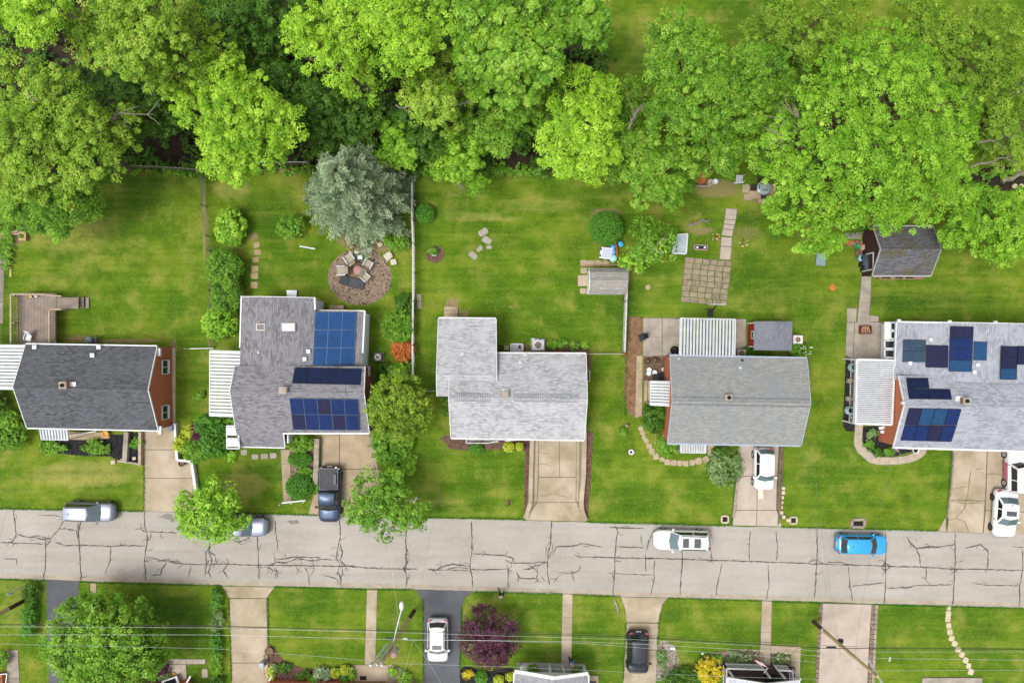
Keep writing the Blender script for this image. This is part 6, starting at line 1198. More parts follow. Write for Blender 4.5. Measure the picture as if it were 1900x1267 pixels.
vehicle('parked_suv', 'black suv parked on the narrow concrete driveway', 'suv', 1181, 1203, 3.9, 1.95, R(-91), black_p, .2, .05, 1.02, 1.65, .14, .1, True, (), False, mirror=trim_k, rim=rim_k)
vehicle('parked_sedan', 'white sedan with a sunroof reaching onto the street', 'sedan', 1855, 949, 4.4, 2.05, R(-94), white_p, .27, .14, .9, 1.42, .16, .14, False, ((.2, .55),), True, rim=rim_k)
vehicle('parked_off_roader', 'white hard top off road vehicle with a pink red door panel', 'off roader', 1877, 868, 4.2, 1.95, R(90), white_p, .34, .02, 1.05, 1.8, .08, .02, False, (), False, side=mat('pink_red', '9a5660', 'ab646e', 3), wheel=.38)
# ------------------------------------------------------------------ retaining walls
def blockwall(label, pts, w, h, m, n=None, name='retaining_wall', jit=.01):
    e = thing(name, label, 'wall', W(*pts[0])); P = [W(*p) for p in pts]
    for a, b in zip(P, P[1:]):
        L = (b - a).length; k = n or max(1, int(round(L / 1.1)))
        for i in range(k):
            d = (b - a).normalized() * .008
            q0, q1 = lerp(a, b, i / k) + d, lerp(a, b, (i + 1) / k) - d; hh = h + rnd.uniform(-jit, jit)
            MB().bar(q0 + Vector((0, 0, hh / 2)), q1 + Vector((0, 0, hh / 2)), w, hh).build('block', m, e)
    return e
blockwall('tan block wall on the left of the wide driveway', [(987,815),(985,880),(984,930),(979,948),(974,960)], .38, .4, conc)
blockwall('tan block wall on the right of the wide driveway', [(1084,790),(1082,880),(1077.5,930),(1079,945),(1086,964)], .42, .45, conc)
blockwall('weathered stone wall on the left of the stained driveway', [(591,812),(590,850),(588,896)], .45, .6, stone, None, 'retaining_wall', .05)
blockwall('long concrete wall edging the black mulch bed', [(239,800),(235.5,856)], .42, .45, conc_grey); blockwall('thin tan wall beside the beige driveway', [(264.5,800),(264,862)], .24, .5, conc)
blockwall('low concrete cross wall at the end of the black mulch bed', [(221,854),(262,860)], .18, .3, conc_grey)
blockwall('white block wall stepping around the driveway planting', [(328,784),(333,852),(358,854)], .22, .5, white_trim); blockwall('white block wall running down to the street tree', [(360,856),(364,884),(368,914)], .24, .5, white_trim)
blockwall('rough stone edging on the left of the pale driveway', [(1371,830),(1366,905),(1360,960)], .22, .2, stone, 14, 'stone_edging', .06); blockwall('timber and stone edging on the right of the pale driveway', [(1449,828),(1445,900),(1444,945),(1452,962)], .4, .22, mat('old_timber', '55483a', '6d5f4d', 2, .95, 0, .4, 18, .4), None, 'stone_edging', .05)
stones('stone_row', 'small pale stones along the right of the pale driveway', [(1452,905),(1452,913),(1450,922),(1449,931),(1448,940),(1449,950),(1453,958),(1461,964)], stone_pale, (.3, .3), .2)
blockwall('narrow stone curb on the left of the cracked driveway', [(1768,840),(1765,890),(1760,930),(1757,960)], .14, .2, stone, 9, 'stone_edging', .04)
blockwall('thin concrete wall at the back left fence corner', [(10,432),(38,430)], .2, .4, wood_rail, None, 'timber_edging')
stones('rock_group', 'pale rocks at the edge of the chip circle', [(664,466,.3,.9),(676,467,.5,.7),(686,464,.1,.8),(706,455,.5,.7),(721,476,.6,1.2),(731,487,.2,.9),(652,470,0,.6)], mat('rock_pale', 'a89f8e', 'c0b8a8', 3, .9, 0, .3, 18, .5), (.6, .5), .3, 'rock')
stones('rock_group', 'loose stones on the lawn at the end of the black mulch bed', [(211,857,.2,.9),(228,853,.2,.7),(250,850,.1,.7)], stone_pale, (.45, .4), .15, 'rock')
# ------------------------------------------------------------------ fences
def fence(label, pts, h, m, kind='chain', spacing=2.6, name='fence'):
    e = thing(name, label, 'fence', W(*pts[0])); P = [W(*p) for p in pts]
    for a, b in zip(P, P[1:]):
        L = (b - a).length; n = max(1, int(L / spacing)); u = Vector((0, 0, h))
        for i in range(n + 1): c = lerp(a, b, i / n); MB().tube([c, c + u * 1.05], .035 if kind == 'chain' else .06, 6).build('post', m, e)
        if kind == 'chain':
            MB().tube([a + u, b + u], .03, 6).build('top_rail', m, e); mb = MB(); k = int(L / .16); d = (b - a) / k; nn = int(h / .16)
            for i in range(k):
                x = a + d * i; j = min(nn, k - i); mb.bar(x, x + d * j + Vector((0, 0, .16 * j)), .008, .008); j2 = min(nn, i); mb.bar(x, x - d * j2 + Vector((0, 0, .16 * j2)), .008, .008)
            tag(mb.build('wire_mesh', mat('fence_wire', '6a6760', '7d7a72', 3, .5, .4, .1, 20, 0), e), None, None, None, 'stuff')
        else:
            MB().bar(a + u, b + u, .15, .07).build('top_rail', m, e)
            for z in (.2, h * .6): MB().bar(a + Vector((0, 0, z)), b + Vector((0, 0, z)), .05, .12).build('rail', m, e)
            k = int(L / .28)
            for i in range(k): c = lerp(a, b, (i + .5) / k); MB().bar(c + Vector((0, 0, .05)), c + u * .98, .12, .03).build('picket', m, e)
rust = mat('fence_rust', '6a5a4a', '7d6d5c', 3, .6, .3); pale_rail = mat('fence_pale', '9d9c98', 'b0afab', 3, .6, .1)
fence('chain link fence between the first two back yards', [(383,332),(383,384),(391,440),(398,468),(397,540),(398,645)], 1.2, rust)
fence('long pale rail fence between the second and third yards', [(768,345),(768,410),(770,455),(770,560),(769,640),(770,700)], 1.3, pale_rail, 'rail')
fence('pale rail fence to the right of the middle lawn', [(1162,498),(1158,560),(1155,652)], 1.3, pale_rail, 'rail'); fence('short pale fence joining the pale grey house to the corner', [(1089,656),(1154,656)], 1.2, pale_rail, 'chain')
fence('short white fence piece left of the pale grey house', [(790,724),(813,724)], 1.1, pale_rail, 'chain'); fence('chain link fence at the far left edge', [(5,440),(4,560),(4,700)], 1.2, pale_rail)
fence('low fence along the back of the first yard', [(230,312),(310,315),(378,320)], 1.1, mat('fence_old', '7d776a', '8f897c', 3), 'chain'); fence('white rail fence behind the spruce', [(470,306),(575,306)], 1.0, white_trim, 'chain')
e = thing('gate', 'white metal gate between the two carport yards', 'gate', W(350, 646)); MB().bar(W(352,647,1.1), W(396,646,1.1), .07, .1).build('top_rail', white_trim, e); MB().bar(W(352,647,.2), W(396,646,.2), .06, .06).build('bottom_rail', white_trim, e)
for i in range(9): p = lerp(W(352,647), W(396,646), i / 8); MB().bar(p + Vector((0,0,.1)), p + Vector((0,0,1.1)), .05, .04).build('bar', white_trim, e)
e = thing('handrail', 'white handrail at the foot of the short walk', 'handrail', W(545, 933)); MB().bar(W(523,933,.8), W(567,928,.8), .1, .1).bar(W(523,932,.45), W(567,927,.45), .06, .06).build('rail', white_trim, e)
for x, y in ((523, 933), (545, 930.5), (567, 928)): MB().bar(W(x, y), W(x, y) + Vector((0, 0, .8)), .08, .08).build('post', white_trim, e)
e = thing('porch_railing', 'white railing along the front walk of the charcoal roofed house', 'railing', W(130, 808)); MB().bar(W(126,808,.9), W(178,800,.9), .08, .08).build('rail', white_trim, e); MB().bar(W(126,808,.2), W(178,800,.2), .06, .06).build('rail', white_trim, e)
for i in range(12): p = lerp(W(126,808), W(178,800), i / 11); MB().bar(p, p + Vector((0, 0, .9)), .04, .04).build('baluster', white_trim, e)
slabs('porch_slab', 'tan porch slab under the front eave of the charcoal roofed house', [[(126, 800), (206, 802), (204, 813), (160, 816), (127, 815)]], conc_old, .1)
# ------------------------------------------------------------------ poles and wires
pole_m = mat('pole_wood', 'a08c62', 'b5a074', 1.2, .9, 0, .35, 12, .4); pole_d = mat('pole_dark', '3d2a20', '4d372a', 2, .9, 0, .3, 14, .4); wire_k = mat('wire_black', '1a1a1c', '242426', 3, .5, 0, .1, 20, 0); wire_p = mat('wire_pale', 'a6aca6', 'b8bdb8', 3, .5, .3, .1, 20, 0)
def pole(label, base, lean, h, m2=pole_d):
    b = W(*base); e = thing('utility_pole', label, 'utility pole', b); t = Vector((b.x + lean[0], b.y + lean[1], h)); f = lambda z: lerp(b, t, z / h)
    MB().tube([f(0), f(1.9)], [.19, .18], 10).build('pole_butt', m2, e); MB().tube([f(1.9), f(h * .6), f(h)], [.175, .15, .115], 10).build('pole_shaft', pole_m, e)
    return e, f
e, f1 = pole('wooden utility pole with street lamp and transformer beside the asphalt driveway', (768, 1133), (-1.0, .1), 10.4)
q = W(745, 1130, 8.0); MB().tube([f1(7.2), lerp(f1(7.2), q, .5) + Vector((0, 0, .35)), q], .05, 8).build('lamp_arm', white_metal, e); MB().ball((q.x, q.y + .25, q.z), .2, .42, .11, 10, 6).build('lamp_head', white_metal, e, True)
c = f1(8.3) + Vector((.45, -.1, 0)); MB().lathe((c.x, c.y, c.z - .5), [(.02, 0), (.26, .03), (.28, .9), (.24, 1.0), (.05, 1.08)], 14).build('transformer', mat('transformer', 'a39a98', 'b3aaa8', 3), e, True)
MB().lathe((c.x, c.y, c.z + .5), [(.27, 0), (.25, .07), (.1, .1)], 14).build('transformer_lid', mat('transformer_lid', '8d6a68', '9a7674', 3), e, True)
for dx in (-.42, -.02): a = f1(7.0) + Vector((dx - .1, 0, 0)); b = f1(10.8) + Vector((dx - .25, 0, 0)); MB().bar(a, b, .12, .1).build('crossarm_brace', white_metal, e)
for dx in (-.75, .12): p = f1(10.7) + Vector((dx, 0, 0)); MB().lathe((p.x, p.y, p.z), [(.05, -.2), (.11, 0), (.06, .1), (.1, .16), (.05, .22)], 10).build('insulator', pale_plastic, e, True)
MB().bar(f1(10.7) + Vector((-.85, 0, -.2)), f1(10.7) + Vector((.2, 0, -.2)), .1, .1).build('crossarm', pole_m, e)
MB().box(tuple(f1(6.2) + Vector((-.6, .05, 0))), (.55, .16, .16)).build('splice_case', black_plastic, e); MB().box(tuple(f1(6.2) + Vector((.75, .1, 0))), (.35, .12, .14)).build('cable_clamp', grey_metal, e)
e, f2 = pole('wooden utility pole standing over the pale driveway', (1509, 1153), (.3, .1), 10.6)
MB().bar(f2(9.2) + Vector((.2, .6, -.4)), f2(10.9) + Vector((.25, -.5, 0)), .12, .1).build('crossarm_brace', white_metal, e); MB().box(tuple(f2(5.2) + Vector((-.9, -.1, 0))), (.8, .14, .14)).build('splice_case', black_plastic, e); MB().box(tuple(f2(4.6) + Vector((.2, .2, 0))), (.35, .3, .3)).build('cable_bracket', dark_metal, e)
MB().lathe(tuple(f2(1.95)), [(.2, -.12), (.21, 0), (.19, .12)], 10).build('pole_band', white_metal, e)
e, f0 = pole('dark utility pole at the left edge below the street', (43, 1115), (0, 0), 9.5)
def wire(label, P, r=.012, m=wire_k, sag=.0):
    pts = []
    for a, b in zip(P, P[1:]):
        a, b = Vector(a), Vector(b); n = 14
        for i in range(n): t = i / n; pts.append(lerp(a, b, t) - Vector((0, 0, sag * 4 * t * (1 - t))))
    pts.append(Vector(P[-1])); return solo(MB().tube(pts, r, 5), 'overhead_wire', m, label, 'wire', 'overhead wires along the lower houses')
def wz(L, z): return [W(x, y, z) for x, y in L]
wire('thick black cable strung along the lower houses', wz([(-300,1154),(0,1158),(400,1160.5),(735,1170),(1160,1180),(1530,1202),(1900,1204),(2300,1208)], 6.2), .028)
wire('second dark cable just above the thick black one', wz([(735,1168),(1160,1176),(1530,1197),(1620,1200),(1900,1203)], 6.3), .014)
wire('upper pale wire along the lower houses', wz([(-300,1160),(0,1162),(380,1164),(740,1173),(960,1180),(1180,1186),(1400,1197),(1540,1209),(1900,1209),(2300,1212)], 7.2), .009, wire_p)
wire('middle pale wire along the lower houses', wz([(-300,1177),(0,1177),(380,1177),(740,1186),(900,1187.5),(1080,1190),(1200,1195),(1420,1207),(1550,1220),(1650,1221),(1900,1224),(2300,1226)], 7.8), .010, wire_p)
wire('pale wire splitting off below the middle one', wz([(745,1186.5),(900,1188),(1080,1193),(1200,1202),(1420,1217),(1548,1233)], 7.6), .008, wire_p)
wire('thin top wire left of the lamp pole', wz([(-300,1184),(0,1194),(400,1203),(600,1218),(718,1228)], 10.8), .006, wire_p)
wire('thin top wire between the two poles', wz([(731,1230),(960,1237),(1160,1246),(1330,1254),(1600,1262)], 10.8), .006, wire_p); wire('thin top wire right of the second pole', wz([(1602,1244),(1750,1243),(1900,1242.5),(2300,1244)], 10.6), .007, wire_p)
for lab, a, b in [('service drop from the lamp pole to the solar roofed house', W(742,1170,6.8), W(688,803,2.9)), ('service drop from the lamp pole to the pale grey house', W(766,1170,6.8), W(834,800,3.0)), ('service drop curving down left of the crossover', W(766,1187,7.4), W(738,1290,3)), ('service drop running over the asphalt driveway', W(766,1187,7.4), W(840,1310,3)), ('service drop from the second pole to the grey green roofed house', W(1560,1215,7.2), W(1485,812,2.9)), ('service drop from the second pole to the blue grey house', W(1585,1225,7.4), W(1660,822,2.8)), ('second service drop from the second pole across the street', W(1560,1215,7.0), W(1507,822,2.6)), ('service drop from the left pole to the charcoal roofed house', W(-60,1210,7.0), W(46,780,2.8))]:
    wire(lab, [a, b], .008, wire_p if 'solar' in lab or 'curving' in lab or 'over' in lab else mat('wire_mid', '5c605c', '6e726e', 3), .5)
e = thing('street_sign', 'thin white post with a small blue sign at the lower left', 'sign', W(48, 1085)); b = W(48, 1085); MB().tube([b, b + Vector((0, 0, 2.3))], .04, 8).build('post', white_metal, e); MB().box((b.x, b.y - .03, 2.05), (.45, .03, .35)).build('sign_plate', mat('sign_blue', '5a7fae', '6a8fbe', 3), e)
# ------------------------------------------------------------------ yard things
def T2(px, py, a):
    p = W(px, py); c, s = math.cos(a), math.sin(a)
    return lambda x, y, z: Vector((p.x + x * c - y * s, p.y + x * s + y * c, z))
def chair(label, px, py, a, fm=grey_metal, sm=None, group=None, s=1.0, z0=0.0, name='garden_chair'):
    t = T2(px, py, a); q = lambda x, y, z: t(x * s, y * s, z * s + z0); e = thing(name, label, 'chair', q(0, 0, 0), group); sm = sm or mat('sling_tan', '8a8170', '9c9382', 6)
    MB().hexa([q(-.27, -.27, .38), q(.27, -.27, .38), q(.27, .27, .40), q(-.27, .27, .40), q(-.27, -.27, .41), q(.27, -.27, .41), q(.27, .27, .43), q(-.27, .27, .43)]).build('seat', sm, e)
    MB().hexa([q(-.27, -.30, .42), q(.27, -.30, .42), q(.27, -.25, .42), q(-.27, -.25, .42), q(-.25, -.62, .9), q(.25, -.62, .9), q(.25, -.57, .92), q(-.25, -.57, .92)]).build('backrest', sm, e)
    for sx in (-1, 1):
        MB().bar(q(sx * .31, -.34, .6), q(sx * .31, .27, .6), .06 * s, .04 * s).build('armrest', fm, e)
        for sy in (-.3, .27): MB().bar(q(sx * .3, sy, 0), q(sx * .3, sy, .6), .04 * s, .04 * s).build('leg', fm, e)
    return e
G = 'garden chairs around the fire bowl'; chair('tan sling chair at the top left of the chip circle', 650, 480, .6, group=G, s=1.3); chair('tan sling chair at the top right of the chip circle', 686, 491, -.5, group=G, s=1.2); chair('tan sling chair at the left of the chip circle', 635, 504, 1.6, group=G, s=1.3); chair('tan sling chair nearest the lounger in the chip circle', 681, 516, -2.3, group=G, s=1.1)
t = T2(655, 525, -.27); e = thing('sun_lounger', 'charcoal sun lounger lying in the chip circle', 'lounger', t(0, 0, 0)); fab = mat('lounger_grey', '35373b', '424448', 4)
MB().hexa([t(-.35, -.42, .3), t(1.1, -.42, .3), t(1.1, .42, .3), t(-.35, .42, .3), t(-.35, -.42, .36), t(1.1, -.42, .36), t(1.1, .42, .36), t(-.35, .42, .36)]).build('seat', fab, e); MB().hexa([t(-1.1, -.42, .62), t(-.4, -.42, .3), t(-.4, .42, .3), t(-1.1, .42, .62), t(-1.1, -.42, .68), t(-.4, -.42, .36), t(-.4, .42, .36), t(-1.1, .42, .68)]).build('backrest', fab, e)
for x, y in ((-.9, -.38), (-.9, .38), (1.0, -.38), (1.0, .38)): MB().bar(t(x, y, 0), t(x, y, .33), .05, .05).build('leg', dark_metal, e)
p = W(666, 502); e = thing('fire_bowl', 'round pink clay fire bowl between the garden chairs', 'fire bowl', p); MB().lathe(tuple(p), [(.25, 0), (.36, .1), (.45, .4), (.44, .44), (.1, .48)], 18).build('bowl', mat('clay_pink', '9a7068', 'ab8078', 4), e, True); MB().lathe((p.x, p.y, 0), [(.2, 0), (.16, .1)], 12).build('foot', conc_grey, e)
p = W(670, 478); e = thing('side_table', 'small square white side table by the chip circle', 'table', p); MB().box((p.x, p.y, .45), (.42, .42, .04)).build('top', pale_plastic, e)
for x, y in ((-.17, -.17), (.17, -.17), (.17, .17), (-.17, .17)): MB().bar((p.x + x, p.y + y, 0), (p.x + x, p.y + y, .44), .04, .04).build('leg', pale_plastic, e)
solo(MB().bar(W(556,457,.06), W(585,462,.06), .12, .1).bar(W(570,459.4,.1), W(571.5,459.7,.1), .14, .12), 'drain_pipe', white_trim, 'white plastic pipe lying on the lawn below the bush', 'pipe')
def ac(label, px, py, s=.8, m=grey_metal, fan=white_metal, h=.75):
    p = W(px, py); e = thing('air_conditioner', label, 'air conditioner', p); MB().box((p.x, p.y, h / 2 + .05), (s * 1.15, s, h)).build('housing', m, e); MB().lathe((p.x, p.y, h + .05), [(s * .42, 0), (s * .42, .05), (s * .33, .05), (s * .33, .01)], 18).build('fan_ring', fan, e); MB().lathe((p.x, p.y, h + .06), [(s * .32, 0), (s * .3, .008)], 14).build('fan_well', dark_metal, e)
    o = MB()
    for k in range(5): a = k * 1.257; o.bar((p.x, p.y, h + .08), (p.x + s * .3 * math.cos(a), p.y + s * .3 * math.sin(a), h + .08), s * .12, .01)
    o.build('fan_blades', mat('fan_tan', '8a6f5a', '9a7f6a', 3), e); MB().box((p.x, p.y, .03), (s * 1.4, s * 1.3, .06)).build('pad', conc_grey, e)
ac('grey air conditioner with white fan ring behind the pale grey house', 998, 640, .95); ac('square air conditioner with dark fan by the orange bush', 704, 662, .62, black_plastic, pale_plastic); ac('white air conditioner with fan beside the little red shed', 1474, 630, .75, white_trim, white_trim); ac('beige air conditioner at the corner of the slatted cover', 1371, 655, .62, mat('beige_metal', '9a8d7f', 'aa9d8f', 3), dark_metal)
for x, y, lab in ((990, 629, 'left'), (997, 630, 'right')): p = W(x, y); solo(MB().box((p.x, p.y, .12), (.28, .16, .24)), 'meter_box', white_trim, '%s small white box behind the grey air conditioner' % lab, 'box')
def bin_(label, px, py, m, lid, s=.55, h=1.0, a=0.0, name='wheeled_bin'):
    t = T2(px, py, a); e = thing(name, label, 'bin', t(0, 0, 0)); b, w = s * .42, s * .52
    MB().hexa([t(-b, -b, .05), t(b, -b, .05), t(b, b, .05), t(-b, b, .05), t(-w, -w, h), t(w, -w, h), t(w, w, h), t(-w, w, h)]).build('body', m, e); MB().hexa([t(-w * 1.1, -w * 1.1, h), t(w * 1.1, -w * 1.1, h), t(w * 1.1, w * 1.1, h), t(-w * 1.1, w * 1.1, h), t(-w * .95, -w * .95, h + .09), t(w * .95, -w * .95, h + .09), t(w * .95, w * .95, h + .09), t(-w * .95, w * .95, h + .09)]).build('lid', lid, e)
    for sx in (-1, 1): MB().tube([t(sx * w * .7, -w, .1), t(sx * w * .9, -w, .1)], .1, 8).build('wheel', rubber, e)
dkb = mat('bin_blue_grey', '39424d', '4a545f', 3, .5)
bin_('dark bin nearest the shed walk', 1603, 494, black_plastic, dkb, .85, 1.1); bin_('black bin above the nearest one at the mossy shed', 1600, 485, black_plastic, mat('bin_slate', '2b323b', '3a424c', 3, .5), .85, 1.0)
p = W(1595, 480); e = thing('barrel', 'pale blue barrel leaning by the mossy shed', 'barrel', p); MB().lathe(tuple(p), [(.3, 0), (.36, .4), (.3, .8), (.26, .8), (.26, .5)], 16).build('body', mat('barrel_blue', '7d98a8', '8da8b8', 3), e, True); MB().lathe((p.x, p.y, .82), [(.3, -.03), (.3, .02)], 16).build('rim', dark_metal, e)
p = W(1604, 477); e = thing('storage_crate', 'grey crate with white lid beside the pale blue barrel', 'crate', p); MB().box((p.x, p.y, .3), (.55, .5, .6), .2).build('box', black_plastic, e); MB().box((p.x - .05, p.y, .62), (.4, .42, .06), .2).build('lid', pale_plastic, e)
p = W(1588, 458.5); e = thing('bucket', 'green bucket by the mossy shed', 'bucket', p); MB().lathe(tuple(p), [(.18, 0), (.26, .45), (.23, .45), (.2, .25)], 14).build('body', mat('green_plastic', '1d7a42', '289050', 3, .4), e, True); MB().tube([(p.x - .26, p.y, .42), (p.x, p.y + .1, .55), (p.x + .26, p.y, .42)], .012, 5).build('handle', grey_metal, e)
p = W(1598, 460); solo(MB().box((p.x, p.y, .2), (.55, .45, .4), .4).box((p.x, p.y, .42), (.3, .25, .06), .9), 'cardboard_box', mat('card', '9a8068', 'ab9078', 4), 'tan cardboard box beside the green bucket', 'box')
p = W(1590, 470); e = thing('flower_pot', 'brown clay pot below the green bucket', 'pot', p); MB().lathe(tuple(p), [(.2, 0), (.32, .4), (.29, .4), (.25, .3)], 14).build('pot', mat('clay_brown', '5e4838', '705848', 4), e, True); MB().lathe((p.x, p.y, .3), [(.27, 0), (.2, .04)], 12).build('soil', soil, e)
e = thing('brick_stack', 'low brick cold frame left of the mossy shed', 'brick stack', W(1585, 452))
for r_ in range(3):
    for k in range(7): p = W(1570 + k * 4.4, 449 + r_ * 3.2); MB().box((p.x, p.y, .12), (.2, .14, .24), rnd.uniform(-.1, .1)).build('brick', brick_edge if rnd.random() < .4 else terracotta, e)
e = thing('pallet', 'weathered grey pallet behind the brick cold frame', 'pallet', W(1585, 438))
for k in range(5): MB().bar(W(1567, 434 + k * 2.2, .12), W(1598, 433 + k * 2.2, .12), .09, .03).build('slat', grey_metal if k % 2 else conc_grey, e)
for x in (1570, 1582, 1595): MB().bar(W(x, 433, .06), W(x, 444, .06), .08, .08).build('runner', wood_rail, e)
solo(MB().bar(W(1524,470,.35), W(1522,493,.5), .85, .05).bar(W(1516.5,493,.25), W(1516.5,480,.2), .05, .4).bar(W(1529.5,493,.25), W(1529.5,480,.2), .05, .4), 'garden_bench', mat('bench_slate', '6e8080', '7d8f8f', 3), 'plain grey green bench under the edge of the huge tree', 'bench')
solo(MB().lathe(tuple(W(1545,533.5)), [(.3, 0), (.3, .04), (.12, .06), (.05, .14)], 16), 'fire_pit_lid', terracotta, 'round rusty lid lying on the lawn', 'lid'); solo(MB().lathe(tuple(W(1202,533)), [(.24, 0), (.24, .03), (.1, .04)], 14), 'drain_cover', conc_old, 'round concrete cover in the lawn by the shed', 'cover')
# fire box, umbrella, hoop, bench and seat
p = W(1603, 612); e = thing('fire_box', 'square rusty steel fire box on the grey patio', 'fire box', p); rs = mat('rusty', '5a2e1c', '74432a', 6, .8, .3)
for a, b in (((-.48, -.36), (.48, -.36)), ((.48, -.36), (.48, .36)), ((.48, .36), (-.48, .36)), ((-.48, .36), (-.48, -.36))): MB().bar((p.x + a[0], p.y + a[1], .22), (p.x + b[0], p.y + b[1], .22), .06, .4).build('panel', rs, e)
for k in range(5): MB().bar((p.x - .4 + k * .2, p.y - .3, .35), (p.x - .3 + k * .12, p.y + .3, .38), .07, .07).build('log', mat('ash_log', '8a6a50', 'b09078', 5), e)
MB().box((p.x, p.y, .08), (.9, .66, .06)).build('ash_tray', rs, e)
p = W(1412, 352); e = thing('patio_table', 'round grey glass patio table on the shaded slabs', 'table', p); MB().lathe((p.x, p.y, .7), [(.62, 0), (.64, .02), (.62, .04), (.1, .06)], 24).build('top', mat('glass_grey', '7d8a88', '8d9a98', 2, .15), e, True); MB().tube([(p.x, p.y, 0), (p.x, p.y, .7)], .04, 8).build('pedestal', dark_metal, e); MB().lathe((p.x, p.y, 0), [(.3, 0), (.28, .05)], 12).build('base', dark_metal, e)
for i, (dx, dy, a, nm) in enumerate([(-18, -2, 1.57, 'left'), (2, 14, 3.1, 'near'), (-4, -17, 0, 'far')]): chair('dark metal chair on the %s side of the round patio table' % nm, 1412 + dx, 352 + dy, a, dark_metal, mat('seat_brown', '2b241c', '3a3228', 5), 'chairs at the round patio table', .85)
stones('patio_slabs', 'mossy brown slabs under the round patio table', [(1386,350,0,1.2),(1400,362,.1,1.2),(1416,370,0,1.2),(1432,375,0,1.2),(1388,366,0,1),(1430,350,0,1.2)], conc_old, (.8, .6), .03)
e = thing('garden_bench', 'white slatted bench at the wood edge', 'bench', W(1372, 332))
for k in range(5): MB().bar(W(1367 + k * 2.6, 325, .42), W(1366 + k * 2.6, 338, .42), .08, .03).build('slat', pale_plastic, e)
MB().bar(W(1362, 340, .75), W(1379, 339, .75), .06, .3).build('backrest', pale_plastic, e)
for x, y in ((1366, 327), (1378, 327), (1365, 339), (1378, 338)): MB().bar(W(x, y), W(x, y) + Vector((0, 0, .44)), .06, .06).build('leg', pale_plastic, e)
e = thing('stone_trough', 'low stone planter with pale pots at the wood edge', 'planter', W(1302, 340))
for a, b in (((1285,346),(1320,346)), ((1285,335),(1285,346)), ((1320,335),(1320,346))): MB().bar(W(*a, .15), W(*b, .15), .14, .3).build('stone', stone, e)
MB().prism(PX([(1286,334),(1319,334),(1319,345),(1286,345)]), 0, .12).build('soil', soil, e)
for x, y, r_, nm in ((1316, 340, .3, 'pale stone urn at the left of the garden pair'), (1325, 339, .26, 'white bowl at the right of the garden pair')): p = W(x, y); solo(MB().lathe(tuple(p), [(r_ * .6, 0), (r_, .4), (r_ * .85, .4), (r_ * .7, .2)], 16), 'garden_urn', stone_pale if r_ > .28 else pale_plastic, nm, 'urn', None, None, True)
p = W(1299, 333); solo(MB().lathe(tuple(p), [(.35, 0), (.5, .35), (.42, .35), (.3, .2)], 14), 'clay_bowl', terracotta, 'broken terracotta bowl behind the stone planter', 'bowl', None, None, True)
e = thing('planter_box', 'grey wooden planter with white pots near the paver patio', 'planter', W(1300, 460))
for a, b in (((1288,455),(1312,456)), ((1312,456),(1312,464)), ((1312,464),(1288,463)), ((1288,463),(1288,455))): MB().bar(W(*a, .2), W(*b, .2), .08, .4).build('board', wood_rail, e)
MB().prism(PX([(1288,456),(1312,456),(1312,463),(1288,463)]), .1, .3).build('soil', mulch_black, e)
for x in (1292, 1306): p = W(x, 460); MB().ball((p.x, p.y, .36), .14, .11, .1, 8, 5).build('stone', pale_plastic, e, True)
e = thing('cold_frame', 'white framed glass cold frame beside the evergreen', 'cold frame', W(1262, 455)); c4 = [W(1254,436,.4), W(1276,434,.4), W(1273,471,.4), W(1248,470,.4)]
for a, b in zip(c4, c4[1:] + c4[:1]): MB().bar(a, b, .12, .08).build('frame', white_trim, e); MB().bar(a - Vector((0,0,.22)), b - Vector((0,0,.22)), .05, .36).build('side', white_trim, e)
MB().hexa([p - Vector((0,0,.03)) for p in c4[::-1]] + [p - Vector((0,0,.01)) for p in c4[::-1]]).build('pane', mat('cold_glass', '8a9a9a', 'a0b0b0', 2, .15), e)
e = thing('log', 'grey rotten log lying left of the slab walk', 'log', W(1300, 413)); mb = MB(); limb(mb, W(1278,418,.12), W(1316,409,.15), .14, .1, np.random.default_rng(3), 6, .06); limb(mb, W(1308,411,.12), W(1318,416,.12), .06, .03, np.random.default_rng(4), 3); mb.build('bark', bark_pale, e)
e = thing('basketball_hoop', 'portable basketball hoop at the paver patio edge', 'basketball hoop', W(1316, 578)); b = W(1317.5, 580); MB().box((b.x, b.y, .08), (.5, .7, .16)).build('base', black_plastic, e); MB().bar((b.x, b.y, .1), (b.x - .05, b.y + .55, 2.2), .08, .08).build('mast', dark_metal, e)
MB().box((b.x - .05, b.y + .62, 2.35), (1.35, .05, .75)).build('backboard', mat('backboard', 'a9b0b0', 'b9c0c0', 3, .2), e); a = Vector((b.x - .05, b.y + .92, 2.15)); MB().tube([(a.x + .23 * math.cos(t_), a.y + .23 * math.sin(t_), a.z) for t_ in np.linspace(0, 6.283, 17)], .014, 5).build('rim', mat('hoop_tan', 'a0905a', 'b0a06a', 3), e)
p = W(1188, 626); e = thing('patio_chair', 'black padded chair alone on the grey slab patio', 'chair', p); chair_ = None; COL.objects.unlink(e); bpy.data.objects.remove(e); chair('black padded chair alone on the brick path edge', 1189, 626, 1.9, dark_metal, black_plastic, None, .9, 0, 'patio_chair')
def pot(label, px, py, r, m, plant=None, h=.4, name='flower_pot', fill=None):
    p = W(px, py); e = thing(name, label, 'pot', p); MB().lathe(tuple(p), [(r * .7, 0), (r, h), (r * .86, h), (r * .8, h * .7)], 14).build('pot', m, e, True); MB().lathe((p.x, p.y, h * .72), [(r * .8, 0), (r * .5, .03)], 12).build('soil', fill or soil, e)
    if plant: rng = np.random.default_rng(int(px)); C, N, Sz, T = foliage([(p.x, p.y, h + r * .4, r * 1.1, r * 1.1, r * .8)], rng, 9, .1, 8, .1, .2, .6, 0); leaf_object('plant', C, N, Sz, T, LM[plant], e, rng)
